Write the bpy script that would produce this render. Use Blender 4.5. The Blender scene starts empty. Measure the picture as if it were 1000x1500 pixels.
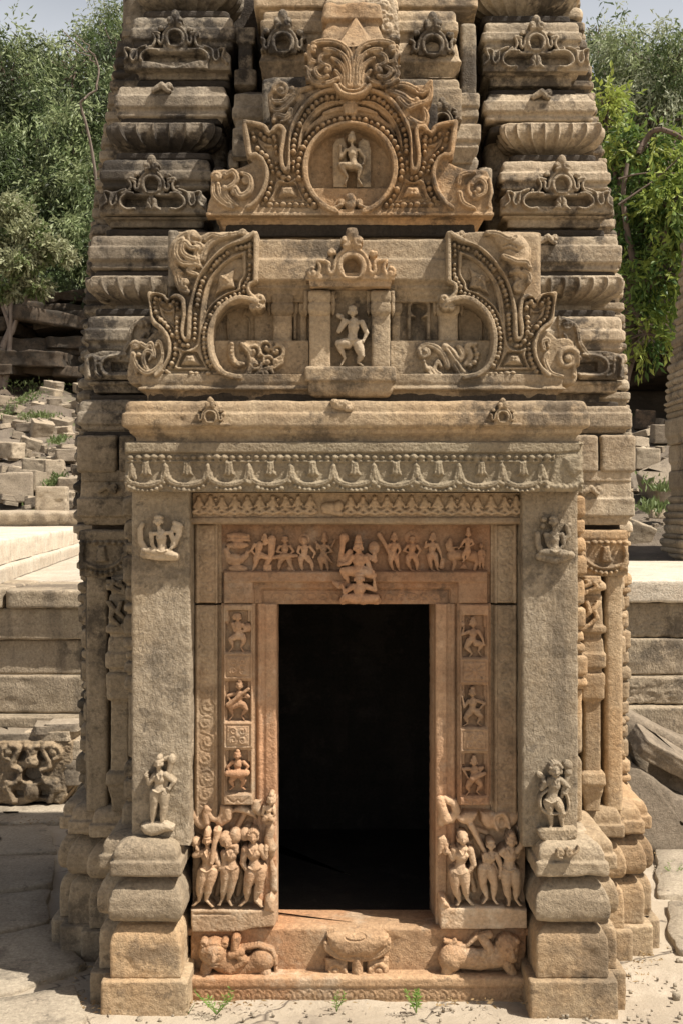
import bpy, math, random
import numpy as np
from mathutils import Vector

# ---------------------------------------------------------------- camera, sky, sun, exposure
D0, FPX, CH = 4.2, 1680.0, 1.79          # distance to the facade plane, focal length in photo pixels, eye height
SC = bpy.context.scene
COL = SC.collection
cam = bpy.data.objects.new('camera', bpy.data.cameras.new('camera'))
COL.objects.link(cam); SC.camera = cam
cam.location = (0, -D0, CH); cam.rotation_euler = (math.radians(90), 0, 0)
cam.data.sensor_fit = 'VERTICAL'; cam.data.sensor_height = 36.0
cam.data.lens = 36.0 * FPX / 1500.0
cam.data.clip_start = 0.05; cam.data.clip_end = 2000
SUN = Vector((1.0, -0.43, 1.72)).normalized()
elev = math.asin(SUN.z); azim = math.atan2(SUN.x, SUN.y)
w = bpy.data.worlds.new('World'); SC.world = w; w.use_nodes = True
nt = w.node_tree; bg = nt.nodes['Background']
sky = nt.nodes.new('ShaderNodeTexSky'); sky.sky_type = 'NISHITA'; sky.sun_disc = False
sky.sun_elevation = elev; sky.sun_rotation = azim
sky.air_density = 1.0; sky.dust_density = 6.0; sky.ozone_density = 1.0
# dry haze whitening the lowest part of the sky
tcw = nt.nodes.new('ShaderNodeTexCoord'); sxw = nt.nodes.new('ShaderNodeSeparateXYZ'); nt.links.new(tcw.outputs['Generated'], sxw.inputs[0])
mrw = nt.nodes.new('ShaderNodeMapRange'); nt.links.new(sxw.outputs[2], mrw.inputs[0]); mrw.inputs[1].default_value = .56; mrw.inputs[2].default_value = .36; mrw.inputs[3].default_value = 0.0; mrw.inputs[4].default_value = .85
cnw = nt.nodes.new('ShaderNodeTexNoise'); cnw.inputs['Scale'].default_value = 5; cnw.inputs['Detail'].default_value = 6; nt.links.new(tcw.outputs['Generated'], cnw.inputs['Vector'])
mmw = nt.nodes.new('ShaderNodeMath'); mmw.operation = 'MULTIPLY_ADD'; mmw.use_clamp = True; nt.links.new(cnw.outputs[0], mmw.inputs[0]); mmw.inputs[1].default_value = .5; nt.links.new(mrw.outputs[0], mmw.inputs[2])
mmx = nt.nodes.new('ShaderNodeMath'); mmx.operation = 'MULTIPLY'; nt.links.new(mmw.outputs[0], mmx.inputs[0]); nt.links.new(mrw.outputs[0], mmx.inputs[1])
mxw = nt.nodes.new('ShaderNodeMix'); mxw.data_type = 'RGBA'; nt.links.new(mmx.outputs[0], mxw.inputs[0]); nt.links.new(sky.outputs[0], mxw.inputs[6]); mxw.inputs[7].default_value = (11.0, 11.4, 12.0, 1)
nt.links.new(mxw.outputs[2], bg.inputs[0]); bg.inputs[1].default_value = 0.050
sl = bpy.data.lights.new('sun', 'SUN'); sl.energy = 5.0; sl.angle = math.radians(0.5); sl.color = (1.0, 0.94, 0.86)
so = bpy.data.objects.new('sun', sl); COL.objects.link(so); so.rotation_euler = (-SUN).to_track_quat('-Z', 'Y').to_euler()
so.location = (6, -3, 9)
SC.view_settings.view_transform = 'Standard'; SC.view_settings.look = 'None'
SC.view_settings.exposure = 0.50; SC.view_settings.gamma = 1.0
SC.cycles.max_bounces = 6; SC.cycles.diffuse_bounces = 2; SC.cycles.glossy_bounces = 2
SC.cycles.transmission_bounces = 2; SC.cycles.transparent_max_bounces = 6
SC.cycles.use_denoising = True

# ---------------------------------------------------------------- maths helpers
def K(Y): return (D0 + Y) / FPX
def PX(px, Y): return (px - 500.0) * K(Y)
def PZ(py, Y): return CH + (750.0 - py) * K(Y)
def P(px, py, Y): return (PX(px, Y), Y, PZ(py, Y))
A = np.array
def hash3(i, j, k, s):
    n = (i * 374761393 + j * 668265263 + k * 2147483647 + s * 974634777) & 0xffffffff
    n = ((n ^ (n >> 13)) * 1274126177) & 0xffffffff
    n = (n ^ (n >> 16)) & 0xffffffff
    n = (n * 2246822519) & 0xffffffff
    return ((n ^ (n >> 15)) & 0xffff) / 32767.5 - 1.0
def vnoise(p, s=0):
    f = np.floor(p); t = p - f; f = f.astype(np.int64); t = t * t * (3 - 2 * t)
    r = 0
    for a in (0, 1):
        wx = t[:, 0] if a else 1 - t[:, 0]
        for b in (0, 1):
            wy = t[:, 1] if b else 1 - t[:, 1]
            for c in (0, 1):
                wz = t[:, 2] if c else 1 - t[:, 2]
                r = r + wx * wy * wz * hash3(f[:, 0] + a, f[:, 1] + b, f[:, 2] + c, s)
    return r
def fnoise(p, freq, oct=3, s=0, gain=0.55):
    r = 0; a = 1.0
    for o in range(oct):
        r = r + a * vnoise(p * freq + 17.3 * o, s + o * 7); a *= gain; freq *= 2.03
    return r
def cr(pts, n=7, closed=False):
    p = A(pts, float); out = []
    m = len(p)
    for i in range(m if closed else m - 1):
        if closed: a, b, c, d = p[(i-1) % m], p[i], p[(i+1) % m], p[(i+2) % m]
        else: a, b, c, d = p[max(i-1, 0)], p[i], p[i+1], p[min(i+2, m-1)]
        for t in np.arange(n) / n:
            out.append(0.5*((2*b)+(-a+c)*t+(2*a-5*b+4*c-d)*t*t+(-a+3*b-3*c+d)*t**3))
    if not closed: out.append(p[-1])
    return A(out)
def resample(p, step):
    p = A(p, float); d = np.hypot(*np.diff(p, axis=0).T); s = np.r_[0, np.cumsum(d)]
    n = max(2, int(round(s[-1] / step)) + 1); t = np.linspace(0, s[-1], n)
    return np.c_[np.interp(t, s, p[:, 0]), np.interp(t, s, p[:, 1])]
def T(pts, o, k): return [(o[0] + x / k, o[1] + y / k) for x, y in pts]
def MIR(pts, c): return [(2 * c - x, y) for x, y in pts]
def spiral(cx, cy, r0, r1, a0, turns, n=40, sy=1.0):
    t = np.linspace(0, 1, n); r = r0 + (r1 - r0) * t; a = math.radians(a0) + turns * 2 * math.pi * t
    return [(cx + r_ * math.cos(a_), cy + sy * r_ * math.sin(a_)) for r_, a_ in zip(r, a)]
def arc(cx, cy, rx, ry, a0, a1, n=24):
    t = np.radians(np.linspace(a0, a1, n)); return [(cx + rx * math.cos(a), cy + ry * math.sin(a)) for a in t]

# ---------------------------------------------------------------- object helpers
def mesh_obj(name, V, F, mat, parent=None, smooth=True, rep=None):
    me = bpy.data.meshes.new(name)
    V = np.ascontiguousarray(V, np.float32)
    if isinstance(F, np.ndarray):
        n, k = F.shape
        me.vertices.add(len(V)); me.vertices.foreach_set('co', V.ravel())
        me.loops.add(n * k); me.loops.foreach_set('vertex_index', np.ascontiguousarray(F, np.int32).ravel())
        me.polygons.add(n); me.polygons.foreach_set('loop_start', np.arange(0, n * k, k, dtype=np.int32))
        me.polygons.foreach_set('loop_total', np.full(n, k, np.int32))
    else:
        me.from_pydata(V.tolist(), [], F)
    me.update(calc_edges=True); me.validate()
    me.polygons.foreach_set('use_smooth', np.full(len(me.polygons), bool(smooth)))
    if isinstance(mat, (list, tuple)):
        for m_ in mat: me.materials.append(m_)
    elif mat: me.materials.append(mat)
    o = bpy.data.objects.new(name, me); COL.objects.link(o)
    if parent: o.parent = parent
    return o
def tag(o, label=None, cat=None, group=None, kind=None):
    if label: o['label'] = label
    if cat: o['category'] = cat
    if group: o['group'] = group
    if kind: o['kind'] = kind
    return o
def empty(name, loc=(0, 0, 0), parent=None):
    o = bpy.data.objects.new(name, None); COL.objects.link(o); o.location = loc; o.empty_display_size = .1
    if parent: o.parent = parent
    return o
def vnormals(V, F):
    N = np.zeros_like(V)
    a, b, c = V[F[:, 0]], V[F[:, 1]], V[F[:, 2]]
    n = np.cross(b - a, c - a)
    if F.shape[1] == 4: n = n + np.cross(c - a, V[F[:, 3]] - a)
    for i in range(F.shape[1]): np.add.at(N, F[:, i], n)
    l = np.linalg.norm(N, axis=1, keepdims=True); l[l == 0] = 1
    return N / l
def rough(V, F, amp=.002, freq=14, seed=0, chips=0.0, pit=0.0):
    N = vnormals(V, F)
    d = fnoise(V, freq, 3, seed) * amp * .6
    if chips:
        c = fnoise(V, freq * .55, 3, seed + 50); d = d - chips * np.clip(c - .55, 0, 1)
    if pit: d = d + pit * 1.6 * fnoise(V, freq * 5.5, 2, seed + 90)
    return V + N * d[:, None]
class MB:
    """collects pieces (all quads) into one mesh"""
    def __init__(s): s.V = []; s.F = []; s.n = 0
    def add(s, V, F):
        F = A(F); V = A(V, float)
        s.V.append(V); s.F.append(F + s.n); s.n += len(V)
    def build(s, name, mat, parent=None, smooth=True, amp=0, freq=14, seed=0, chips=0, pit=0):
        V = np.concatenate(s.V)
        if all(f.shape[1] == 4 for f in s.F): F = np.concatenate(s.F)
        else: F = [list(r) for f in s.F for r in f]
        if amp and isinstance(F, np.ndarray): V = rough(V, F, amp, freq, seed, chips, pit)
        return mesh_obj(name, V, F, mat, parent, smooth)

def profile(pts, step=.006, sm=2):
    """pts: (z, out) polyline -> resampled, softened"""
    p = resample(A(pts, float), step)
    for _ in range(sm):
        q = p.copy(); q[1:-1] = (p[:-2] + 2 * p[1:-1] + p[2:]) / 4; p = q
    return p
def ringmesh(xl, xr, yf, yb, prof, step=.009, rr=3, ribs=None, rot=0.0):
    """sweep a profile (z, out) round a rectangle; returns V, F(quads)"""
    cs = [(xl, yb, -1, 1), (xl, yf, -1, -1), (xr, yf, 1, -1), (xr, yb, 1, 1)]
    pts = []
    for i in range(4):
        a, b = A(cs[i], float), A(cs[(i + 1) % 4], float)
        L = np.hypot(b[0]-a[0], b[1]-a[1]); st = step if i < 3 else .2
        if i in (0, 2) and L > .8: st = step * 2
        n = max(3, int(L / st)); dr = [(-1, 0), (0, -1), (1, 0), (0, 1)][i]
        for j in range(n):
            t = j / n; q = a + (b - a) * t
            pts.append([q[0], q[1], a[2] + (b[2] - a[2]) * t, a[3] + (b[3] - a[3]) * t, i, t * L, dr[0], dr[1]])
    R = A(pts, float)
    for _ in range(rr):
        for c_ in (slice(0, 4), slice(6, 8)):
            q = R[:, c_]; R[:, c_] = (np.roll(q, 1, 0) + 2 * q + np.roll(q, -1, 0)) / 4
    n = len(R); m = len(prof)
    z = prof[:, 0]; o = prof[:, 1]
    O = np.repeat(o[:, None], n, 1); O2 = np.zeros((m, n))
    if ribs:
        per, amp, z0, z1, ph = ribs
        u = np.abs(np.sin(math.pi * (R[:, 5] / per + ph)))
        r = 1.1 * np.exp(-(u / .30) ** 2) - .45 * np.sin(u * math.pi / 2)      # narrow ridge between hollows
        env = np.clip((z - z0) / (.16 * (z1 - z0)), 0, 1) * np.clip((z1 - z) / (.10 * (z1 - z0)), 0, 1)
        O2 = amp * env[:, None] * r[None, :]
    V = np.stack([R[None, :, 0] + R[None, :, 2] * O + R[None, :, 6] * O2, R[None, :, 1] + R[None, :, 3] * O + R[None, :, 7] * O2, np.repeat(z[:, None], n, 1)], -1).reshape(-1, 3)
    i = np.arange(m - 1)[:, None]; j = np.arange(n)[None, :]; j2 = (j + 1) % n
    up = z[-1] > z[0]
    a, b, c, d = i * n + j, i * n + j2, (i + 1) * n + j2, (i + 1) * n + j
    F = np.stack([a, b, c, d] if up else [a, d, c, b], -1).reshape(-1, 4)
    # caps
    base = len(V); caps = []
    Vx = [V]
    for row, flip in ((0, up), (m - 1, not up)):
        ctr = V[row * n:(row + 1) * n].mean(0); Vx.append(ctr[None]); ci = base; base += 1
        for jj in range(0, n, 2):
            p0, p1, p2 = row * n + jj, row * n + (jj + 1) % n, row * n + (jj + 2) % n
            if jj + 2 > n: p2 = row * n
            caps.append([ci, p2, p1, p0] if flip else [ci, p0, p1, p2])
    return np.concatenate(Vx), np.concatenate([F, A(caps)])

def box(x0, x1, y0, y1, z0, z1, step=.012, sm=2):
    pr = profile([(z0, 0), (z1, 0)], step, 0)
    return ringmesh(x0, x1, y0, y1, pr, step, sm)
def slab(x0, x1, y0, y1, z0, z1, r=.008, step=.012, rr=2):
    """block with worn arrises: front/top/sides really closed"""
    pr = [(z0, -r * 3), (z0, 0), (z1, 0), (z1, -r * 3)]
    return ringmesh(x0, x1, y0, y1, profile(pr, min(step, r * 1.2), 2), step, rr)

# ---------------------------------------------------------------- carved relief: a height field in photo pixels on one plane
class Relief:
    def __init__(s, x0, y0, x1, y1, Y, step=1.0, base=np.nan):
        s.x0, s.y0, s.st, s.Y = x0, y0, step, Y
        s.w = int(round((x1 - x0) / step)) + 1; s.h = int(round((y1 - y0) / step)) + 1
        s.H = np.full((s.h, s.w), float(base))
    def win(s, xa, ya, xb, yb):
        i0 = max(0, int((ya - s.y0) / s.st)); i1 = min(s.h, int((yb - s.y0) / s.st) + 2)
        j0 = max(0, int((xa - s.x0) / s.st)); j1 = min(s.w, int((xb - s.x0) / s.st) + 2)
        if i0 >= i1 or j0 >= j1: return None
        y, x = np.mgrid[i0:i1, j0:j1]
        return slice(i0, i1), slice(j0, j1), s.x0 + x * s.st, s.y0 + y * s.st
    def put(s, sl, h, m, op='max'):
        H = s.H[sl]
        if op == 'max': n = np.where(np.isnan(H), h, np.maximum(H, h))
        elif op == 'add': n = np.where(np.isnan(H), h, H + h)
        elif op == 'min': n = np.where(np.isnan(H), H, np.minimum(H, h))
        else: n = h + 0 * H if op == 'set' else h
        s.H[sl] = np.where(m, n, H)
    def seg(s, p, q, r1, r2, z1, z2, k=1.0, op='max'):
        R = max(r1, r2); g = s.win(min(p[0], q[0]) - R, min(p[1], q[1]) - R, max(p[0], q[0]) + R, max(p[1], q[1]) + R)
        if g is None: return
        a, b, x, y = g; dx, dy = q[0] - p[0], q[1] - p[1]; L = dx * dx + dy * dy + 1e-9
        t = np.clip(((x - p[0]) * dx + (y - p[1]) * dy) / L, 0, 1)
        d = np.hypot(x - p[0] - t * dx, y - p[1] - t * dy); r = r1 + (r2 - r1) * t; z = z1 + (z2 - z1) * t
        m = d < r; h = z + k * np.sqrt(np.clip(r * r - d * d, 0, None))
        if op == 'sub': s.put((a, b), -k * np.sqrt(np.clip(r * r - d * d, 0, None)), m, 'add')
        else: s.put((a, b), h, m, op)
    def limb(s, pts, rs, zs, k=1.0):
        for i in range(len(pts) - 1): s.seg(pts[i], pts[i + 1], rs[i], rs[i + 1], zs[i], zs[i + 1], k)
    def ball(s, x, y, r, z=0, k=1.0, ry=None, op='max', rot=0):
        ry = ry or r; R = max(r, ry); g = s.win(x - R, y - R, x + R, y + R)
        if g is None: return
        a, b, X, Y = g; c, n = math.cos(math.radians(rot)), math.sin(math.radians(rot))
        u = ((X - x) * c + (Y - y) * n) / r; v = (-(X - x) * n + (Y - y) * c) / ry
        q = u * u + v * v; m = q < 1; h = min(r, ry) * k * np.sqrt(np.clip(1 - q, 0, None))
        if op == 'sub': s.put((a, b), -h, m, 'add')
        else: s.put((a, b), z + h, m, op)
    def dist(s, pts, R):
        """distance to a polyline in a window; returns slices, d"""
        p = A(pts, float); g = s.win(p[:, 0].min() - R, p[:, 1].min() - R, p[:, 0].max() + R, p[:, 1].max() + R)
        if g is None: return None
        a, b, x, y = g; D = np.full(x.shape, 1e9)
        for i in range(len(p) - 1):
            g2 = s.win(min(p[i,0],p[i+1,0]) - R, min(p[i,1],p[i+1,1]) - R, max(p[i,0],p[i+1,0]) + R, max(p[i,1],p[i+1,1]) + R)
            if g2 is None: continue
            sa, sb, xx, yy = g2; dx, dy = p[i+1] - p[i]; L = dx*dx + dy*dy + 1e-9
            t = np.clip(((xx - p[i,0]) * dx + (yy - p[i,1]) * dy) / L, 0, 1)
            d = np.hypot(xx - p[i,0] - t*dx, yy - p[i,1] - t*dy)
            o = (slice(sa.start - a.start, sa.stop - a.start), slice(sb.start - b.start, sb.stop - b.start))
            D[o] = np.minimum(D[o], d)
        return (a, b), D
    def band(s, pts, wd, h, kind='round', op='max'):
        g = s.dist(pts, wd + 1)
        if g is None: return
        sl, d = g; m = d < wd; t = np.clip(d / wd, 0, 1)
        if kind == 'round': z = h[0] + (h[1] - h[0]) * np.sqrt(1 - t * t) if isinstance(h, tuple) else h * np.sqrt(1 - t * t)
        else:
            z = h * np.clip((1 - t) * wd / 1.6, 0, 1) ** .6 if not isinstance(h, tuple) else h[0] + (h[1]-h[0]) * np.clip((1 - t) * wd / 1.6, 0, 1) ** .6
        s.put(sl, z, m, op)
    def groove(s, pts, wd, dep):
        g = s.dist(pts, wd + 1)
        if g is None: return
        sl, d = g; m = d < wd; s.put(sl, -dep * (1 - (d / wd) ** 2), m, 'add')
    def beads(s, pts, r, gap, z, k=1.0, el=1.0):
        k = k * 1.35; r = r * .95
        p = resample(pts, gap)
        for i in range(len(p)):
            if math.sin(i * 37.7 + p[i, 1] * 1.3) > .955: continue
            q = p[min(i + 1, len(p) - 1)] - p[max(i - 1, 0)]; a = math.degrees(math.atan2(q[1], q[0]))
            rj = r * (.98 + .18 * math.sin(i * 12.9 + p[i, 0]))
            s.ball(p[i, 0] + .4 * math.sin(i * 7.1), p[i, 1] + .4 * math.cos(i * 5.3), rj * el, z + .8 * math.sin(i * 3.7), k, rj, rot=a)
    def inside(s, pts, pad=0):
        p = A(pts, float); g = s.win(p[:, 0].min() - pad, p[:, 1].min() - pad, p[:, 0].max() + pad, p[:, 1].max() + pad)
        if g is None: return None
        a, b, x, y = g; m = np.zeros(x.shape, bool); j = len(p) - 1
        for i in range(len(p)):
            xi, yi, xj, yj = p[i, 0], p[i, 1], p[j, 0], p[j, 1]
            if yi != yj:
                c = ((yi > y) != (yj > y)) & (x < (xj - xi) * (y - yi) / (yj - yi) + xi); m ^= c
            j = i
        return (a, b), m
    def poly(s, pts, h, bev=2.0, op='max', dome=0):
        g = s.inside(pts)
        if g is None: return
        sl, m = g
        if bev or dome:
            q = s.dist(list(pts) + [pts[0]], max(bev, dome) + 2)
            D = np.full(s.H.shape, 1e9); D[q[0]] = q[1]; d = D[sl]
            t = np.clip(d / (dome or bev), 0, 1); z = h - (bev if not dome else dome * .8) * (1 - np.sqrt(1 - (1 - t) ** 2))
        else: z = np.full(m.shape, float(h))
        s.put(sl, z, m, op)
    def cut(s, pts):
        g = s.inside(pts)
        if g: s.H[g[0]] = np.where(g[1], np.nan, s.H[g[0]])
    def blur(s, n=1):
        for _ in range(n):
            M = ~np.isnan(s.H); Z = np.where(M, s.H, 0); Wt = M.astype(float)
            for ax in (0, 1):
                Z = (np.roll(Z, 1, ax) + 2 * Z + np.roll(Z, -1, ax)) / 4
                Wt = (np.roll(Wt, 1, ax) + 2 * Wt + np.roll(Wt, -1, ax)) / 4
            s.H = np.where(M, Z / np.maximum(Wt, 1e-6), np.nan)
    def wear(s, amp=.8, freq=.12, seed=0, chip=0):
        y, x = np.mgrid[0:s.h, 0:s.w]
        p = np.c_[(s.x0 + x * s.st).ravel(), (s.y0 + y * s.st).ravel(), np.full(x.size, seed * 3.1)]
        n = .7 * fnoise(p, freq, 3, seed).reshape(x.shape) + .55 * fnoise(p, .55, 2, seed + 4).reshape(x.shape); s.H = s.H + amp * n
        if chip:
            c = fnoise(p, freq * .35, 3, seed + 9).reshape(x.shape); s.H = s.H - chip * np.clip(c - .35, 0, 1)
    def build(s, name, mat, parent=None, back=-4, blur=1, wear=.5, seed=0, freq=.2, chip=0, zs=1.0):
        s.H = s.H * zs
        if blur: s.blur(blur)
        if wear: s.wear(wear, freq, seed, chip)
        H = s.H; ok = ~np.isnan(H)
        c = ok[:-1, :-1] & ok[1:, :-1] & ok[:-1, 1:] & ok[1:, 1:]
        k = K(s.Y); n, m = H.shape
        yy, xx = np.mgrid[0:n, 0:m]
        V = np.stack([PX(s.x0 + xx * s.st, s.Y), s.Y - np.where(ok, H, 0) * k, PZ(s.y0 + yy * s.st, s.Y)], -1).reshape(-1, 3)
        idx = np.arange(n * m).reshape(n, m)
        a, b, cc, d = idx[:-1, :-1], idx[1:, :-1], idx[1:, 1:], idx[:-1, 1:]
        F = [np.stack([a[c], b[c], cc[c], d[c]], -1)]
        # skirt walls round every border
        Vb = V.copy(); Vb[:, 1] = s.Y - back * k
        off = n * m
        cp = np.zeros((n + 1, m + 1), bool); cp[1:n, 1:m] = c      # cp[i+1,j+1] = cell i,j
        inn = cp[1:n, 1:m]
        def add(mask, p, q): F.append(np.stack([p[mask] + off, q[mask] + off, q[mask] + 2 * off, p[mask] + 2 * off], -1))
        add(inn & ~cp[0:n-1, 1:m], a, d); add(inn & ~cp[2:n+1, 1:m], cc, b)
        add(inn & ~cp[1:n, 0:m-1], b, a); add(inn & ~cp[1:n, 2:m+1], d, cc)
        V = np.concatenate([V, V, Vb]); F = np.concatenate(F)
        used = np.zeros(len(V), bool); used[F.ravel()] = True
        mp = np.cumsum(used) - 1
        return mesh_obj(name, V[used], mp[F], mat, parent)

# ---------------------------------------------------------------- stone materials
def nodes(name):
    m = bpy.data.materials.new(name); m.use_nodes = True; t = m.node_tree; t.nodes.clear()
    o = t.nodes.new('ShaderNodeOutputMaterial'); b = t.nodes.new('ShaderNodeBsdfPrincipled')
    t.links.new(b.outputs[0], o.inputs[0]); return m, t, b
def mixc(t, f, a, b):
    n = t.nodes.new('ShaderNodeMix'); n.data_type = 'RGBA'; n.clamp_factor = True
    for s_, v in ((0, f), (6, a), (7, b)):
        if isinstance(v, (int, float)): n.inputs[s_].default_value = v
        elif isinstance(v, (tuple, list)): n.inputs[s_].default_value = (*v, 1)
        else: t.links.new(v, n.inputs[s_])
    return n.outputs[2]
def ramp(t, v, lo, hi):
    n = t.nodes.new('ShaderNodeMapRange'); n.clamp = True
    t.links.new(v, n.inputs[0]); n.inputs[1].default_value = lo; n.inputs[2].default_value = hi
    return n.outputs[0]
def tex(t, co, scale, detail=5, rough_=.6, st=None, off=0, dist=0):
    n = t.nodes.new('ShaderNodeTexNoise'); n.inputs['Scale'].default_value = scale
    n.inputs['Detail'].default_value = detail; n.inputs['Roughness'].default_value = rough_
    n.inputs['Distortion'].default_value = dist
    mp = t.nodes.new('ShaderNodeMapping'); mp.inputs['Location'].default_value = (off, off * 1.7, off * .6)
    if st: mp.inputs['Scale'].default_value = st
    t.links.new(co, mp.inputs[0]); t.links.new(mp.outputs[0], n.inputs['Vector']); return n.outputs[0]
def math_(t, op, a, b):
    n = t.nodes.new('ShaderNodeMath'); n.operation = op
    for i, v in enumerate((a, b)):
        if isinstance(v, (int, float)): n.inputs[i].default_value = v
        else: t.links.new(v, n.inputs[i])
    return n.outputs[0]
def desat(c, k=.86):
    g_ = .3 * c[0] + .59 * c[1] + .11 * c[2]; r_, q_, b_ = (g_ + (v_ - g_) * k for v_ in c); return (r_ * 1.01, q_ * .97, b_ * .875)
def stone(name, c1, c2, tint=None, tamt=.5, dark=(.06, .05, .04), damt=.5, dlo=.56, dhi=.70, streak=.4, light=None, lamt=0, bump=.5, off=0, grain=1.0, rgh=.9, tsc=1.6):
    m, t, b = nodes(name); c1, c2 = desat(c1), desat(c2); tint = desat(tint, .9) if tint else None
    co = t.nodes.new('ShaderNodeNewGeometry').outputs['Position']
    big = tex(t, co, 1.7, 6, .62, off=off); mid = tex(t, co, 9, 6, .65, off=off + 3); fine = tex(t, co, 70, 5, .7, off=off + 6)
    c = mixc(t, ramp(t, mid, .36, .66), c1, c2)
    if tint: c = mixc(t, math_(t, 'MULTIPLY', ramp(t, tex(t, co, tsc, 5, .6, off=off + 11), .42, .62), tamt), c, tint)
    if not light: light = tuple(min(.62, v_ * 1.28 + .015) for v_ in c1); lamt = .45
    if light: c = mixc(t, math_(t, 'MULTIPLY', ramp(t, tex(t, co, 5.5, 6, .7, off=off + 21), .54, .66), lamt), c, light)
    # broad dark weathering and vertical rain streaks
    blot = math_(t, 'ADD', tex(t, co, 2.9, 3, .55, off=off + 31), math_(t, 'MULTIPLY', math_(t, 'SUBTRACT', tex(t, co, 24, 5, .7, off=off + 33), .5), .45))
    mid_ = (dlo + dhi) / 2; c = mixc(t, math_(t, 'MULTIPLY', ramp(t, blot, mid_ - .05, mid_ + .04), damt), c, dark)
    # bedding of the stone and a different tone for every block
    c = mixc(t, math_(t, 'MULTIPLY', ramp(t, tex(t, co, 6, 4, .6, st=(.25, .25, 3.2), off=off + 51), .45, .65), .28), c, tuple(v_ * .62 for v_ in c2))
    oi = t.nodes.new('ShaderNodeObjectInfo'); hv = t.nodes.new('ShaderNodeHueSaturation'); t.links.new(c, hv.inputs['Color'])
    t.links.new(math_(t, 'ADD', math_(t, 'MULTIPLY', oi.outputs['Random'], .40), .78), hv.inputs['Value']); c = hv.outputs[0]
    c = mixc(t, math_(t, 'MULTIPLY', ramp(t, tex(t, co, 7, 6, .6, st=(1, 1, .16), off=off + 41), .52, .74), streak), c, dark)
    # grain: bright and dark grains
    g = ramp(t, fine, .3, .7)
    hs = t.nodes.new('ShaderNodeHueSaturation'); t.links.new(c, hs.inputs['Color'])
    v = t.nodes.new('ShaderNodeMapRange'); t.links.new(g, v.inputs[0]); v.inputs[3].default_value = 1 - .30 * grain; v.inputs[4].default_value = 1 + .28 * grain
    t.links.new(v.outputs[0], hs.inputs['Value'])
    # small black pits of lichen
    sp = ramp(t, tex(t, co, 42, 4, .75, off=off + 61), .66, .74)
    c = mixc(t, math_(t, 'MULTIPLY', sp, .45 * grain), hs.outputs[0], dark)
    sp2 = ramp(t, tex(t, co, 13, 5, .7, off=off + 71), .61, .65)
    c = mixc(t, math_(t, 'MULTIPLY', sp2, .42 * grain), c, dark)
    t.links.new(c, b.inputs['Base Color']); b.inputs['Roughness'].default_value = rgh
    b.inputs['Specular IOR Level'].default_value = .25
    hgt = math_(t, 'ADD', math_(t, 'MULTIPLY', mid, .35), math_(t, 'MULTIPLY', fine, .55))
    hgt = math_(t, 'ADD', hgt, math_(t, 'MULTIPLY', tex(t, co, 26, 4, .75, off=off + 5), .45))
    hgt = math_(t, 'ADD', hgt, math_(t, 'MULTIPLY', tex(t, co, 170, 3, .7, off=off), .34))
    if name.startswith(('pillar', 'terrace_s')): hgt = math_(t, 'ADD', hgt, math_(t, 'MULTIPLY', ramp(t, tex(t, co, 60, 2, .5, st=(1, 1, .45), off=off + 81, dist=.6), .40, .66), .20))
    bp = t.nodes.new('ShaderNodeBump'); bp.inputs['Strength'].default_value = min(1, bump * 1.5); bp.inputs['Distance'].default_value = .016
    t.links.new(hgt, bp.inputs['Height']); t.links.new(bp.outputs[0], b.inputs['Normal'])
    return m
TAN1, TAN2, GREY, ORG = (.40, .295, .19), (.31, .225, .14), (.27, .225, .165), (.46, .235, .105)
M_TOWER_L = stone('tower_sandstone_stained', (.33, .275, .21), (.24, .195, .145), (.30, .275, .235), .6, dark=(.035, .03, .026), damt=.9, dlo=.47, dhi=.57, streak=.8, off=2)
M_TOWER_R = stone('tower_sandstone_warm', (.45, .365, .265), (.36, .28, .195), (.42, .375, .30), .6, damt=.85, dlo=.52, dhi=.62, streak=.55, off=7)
M_PED = stone('pediment_sandstone', (.44, .33, .215), (.37, .27, .17), (.50, .29, .13), .6, damt=.75, dlo=.53, dhi=.64, streak=.5, off=12)
M_PED2 = stone('pediment_sandstone_pale', (.43, .34, .235), (.35, .27, .18), (.44, .30, .17), .4, damt=.7, dlo=.54, dhi=.65, streak=.5, off=14)
M_PILLAR = stone('pillar_sandstone', (.36, .30, .225), (.27, .22, .16), (.40, .30, .19), .5, damt=.5, dlo=.56, dhi=.68, streak=.5, off=17, bump=.6)
M_LINTEL = stone('lintel_sandstone', (.37, .30, .21), (.29, .23, .155), (.38, .34, .25), .4, damt=.3, dlo=.58, dhi=.75, streak=.3, off=19)
M_CORN = stone('cornice_sandstone', (.42, .325, .215), (.34, .25, .16), (.45, .30, .16), .4, damt=.65, dlo=.53, dhi=.63, streak=.5, off=23)
M_DOOR = stone('door_red_sandstone', (.52, .29, .16), (.44, .225, .115), (.44, .32, .21), .7, damt=.4, dlo=.58, dhi=.72, streak=.35, light=(.60, .47, .34), lamt=.5, off=29, grain=.8, bump=.35)
M_PANEL = stone('panel_sandstone', (.54, .39, .26), (.46, .31, .19), (.50, .24, .11), .5, damt=.2, dlo=.6, dhi=.75, streak=.15, light=(.62, .52, .38), lamt=.6, off=31, grain=.7, bump=.3)
M_SILL = stone('sill_orange_sandstone', (.52, .34, .195), (.43, .265, .145), (.50, .21, .085), .65, damt=.25, dlo=.58, dhi=.74, streak=.15, light=(.58, .47, .34), lamt=.5, off=37)
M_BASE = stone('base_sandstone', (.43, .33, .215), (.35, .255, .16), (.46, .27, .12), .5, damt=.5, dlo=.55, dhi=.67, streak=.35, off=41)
M_BASE_G = stone('base_sandstone_grey', (.39, .315, .225), (.30, .235, .165), (.42, .34, .24), .5, damt=.55, dlo=.54, dhi=.66, streak=.4, off=43)
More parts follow.
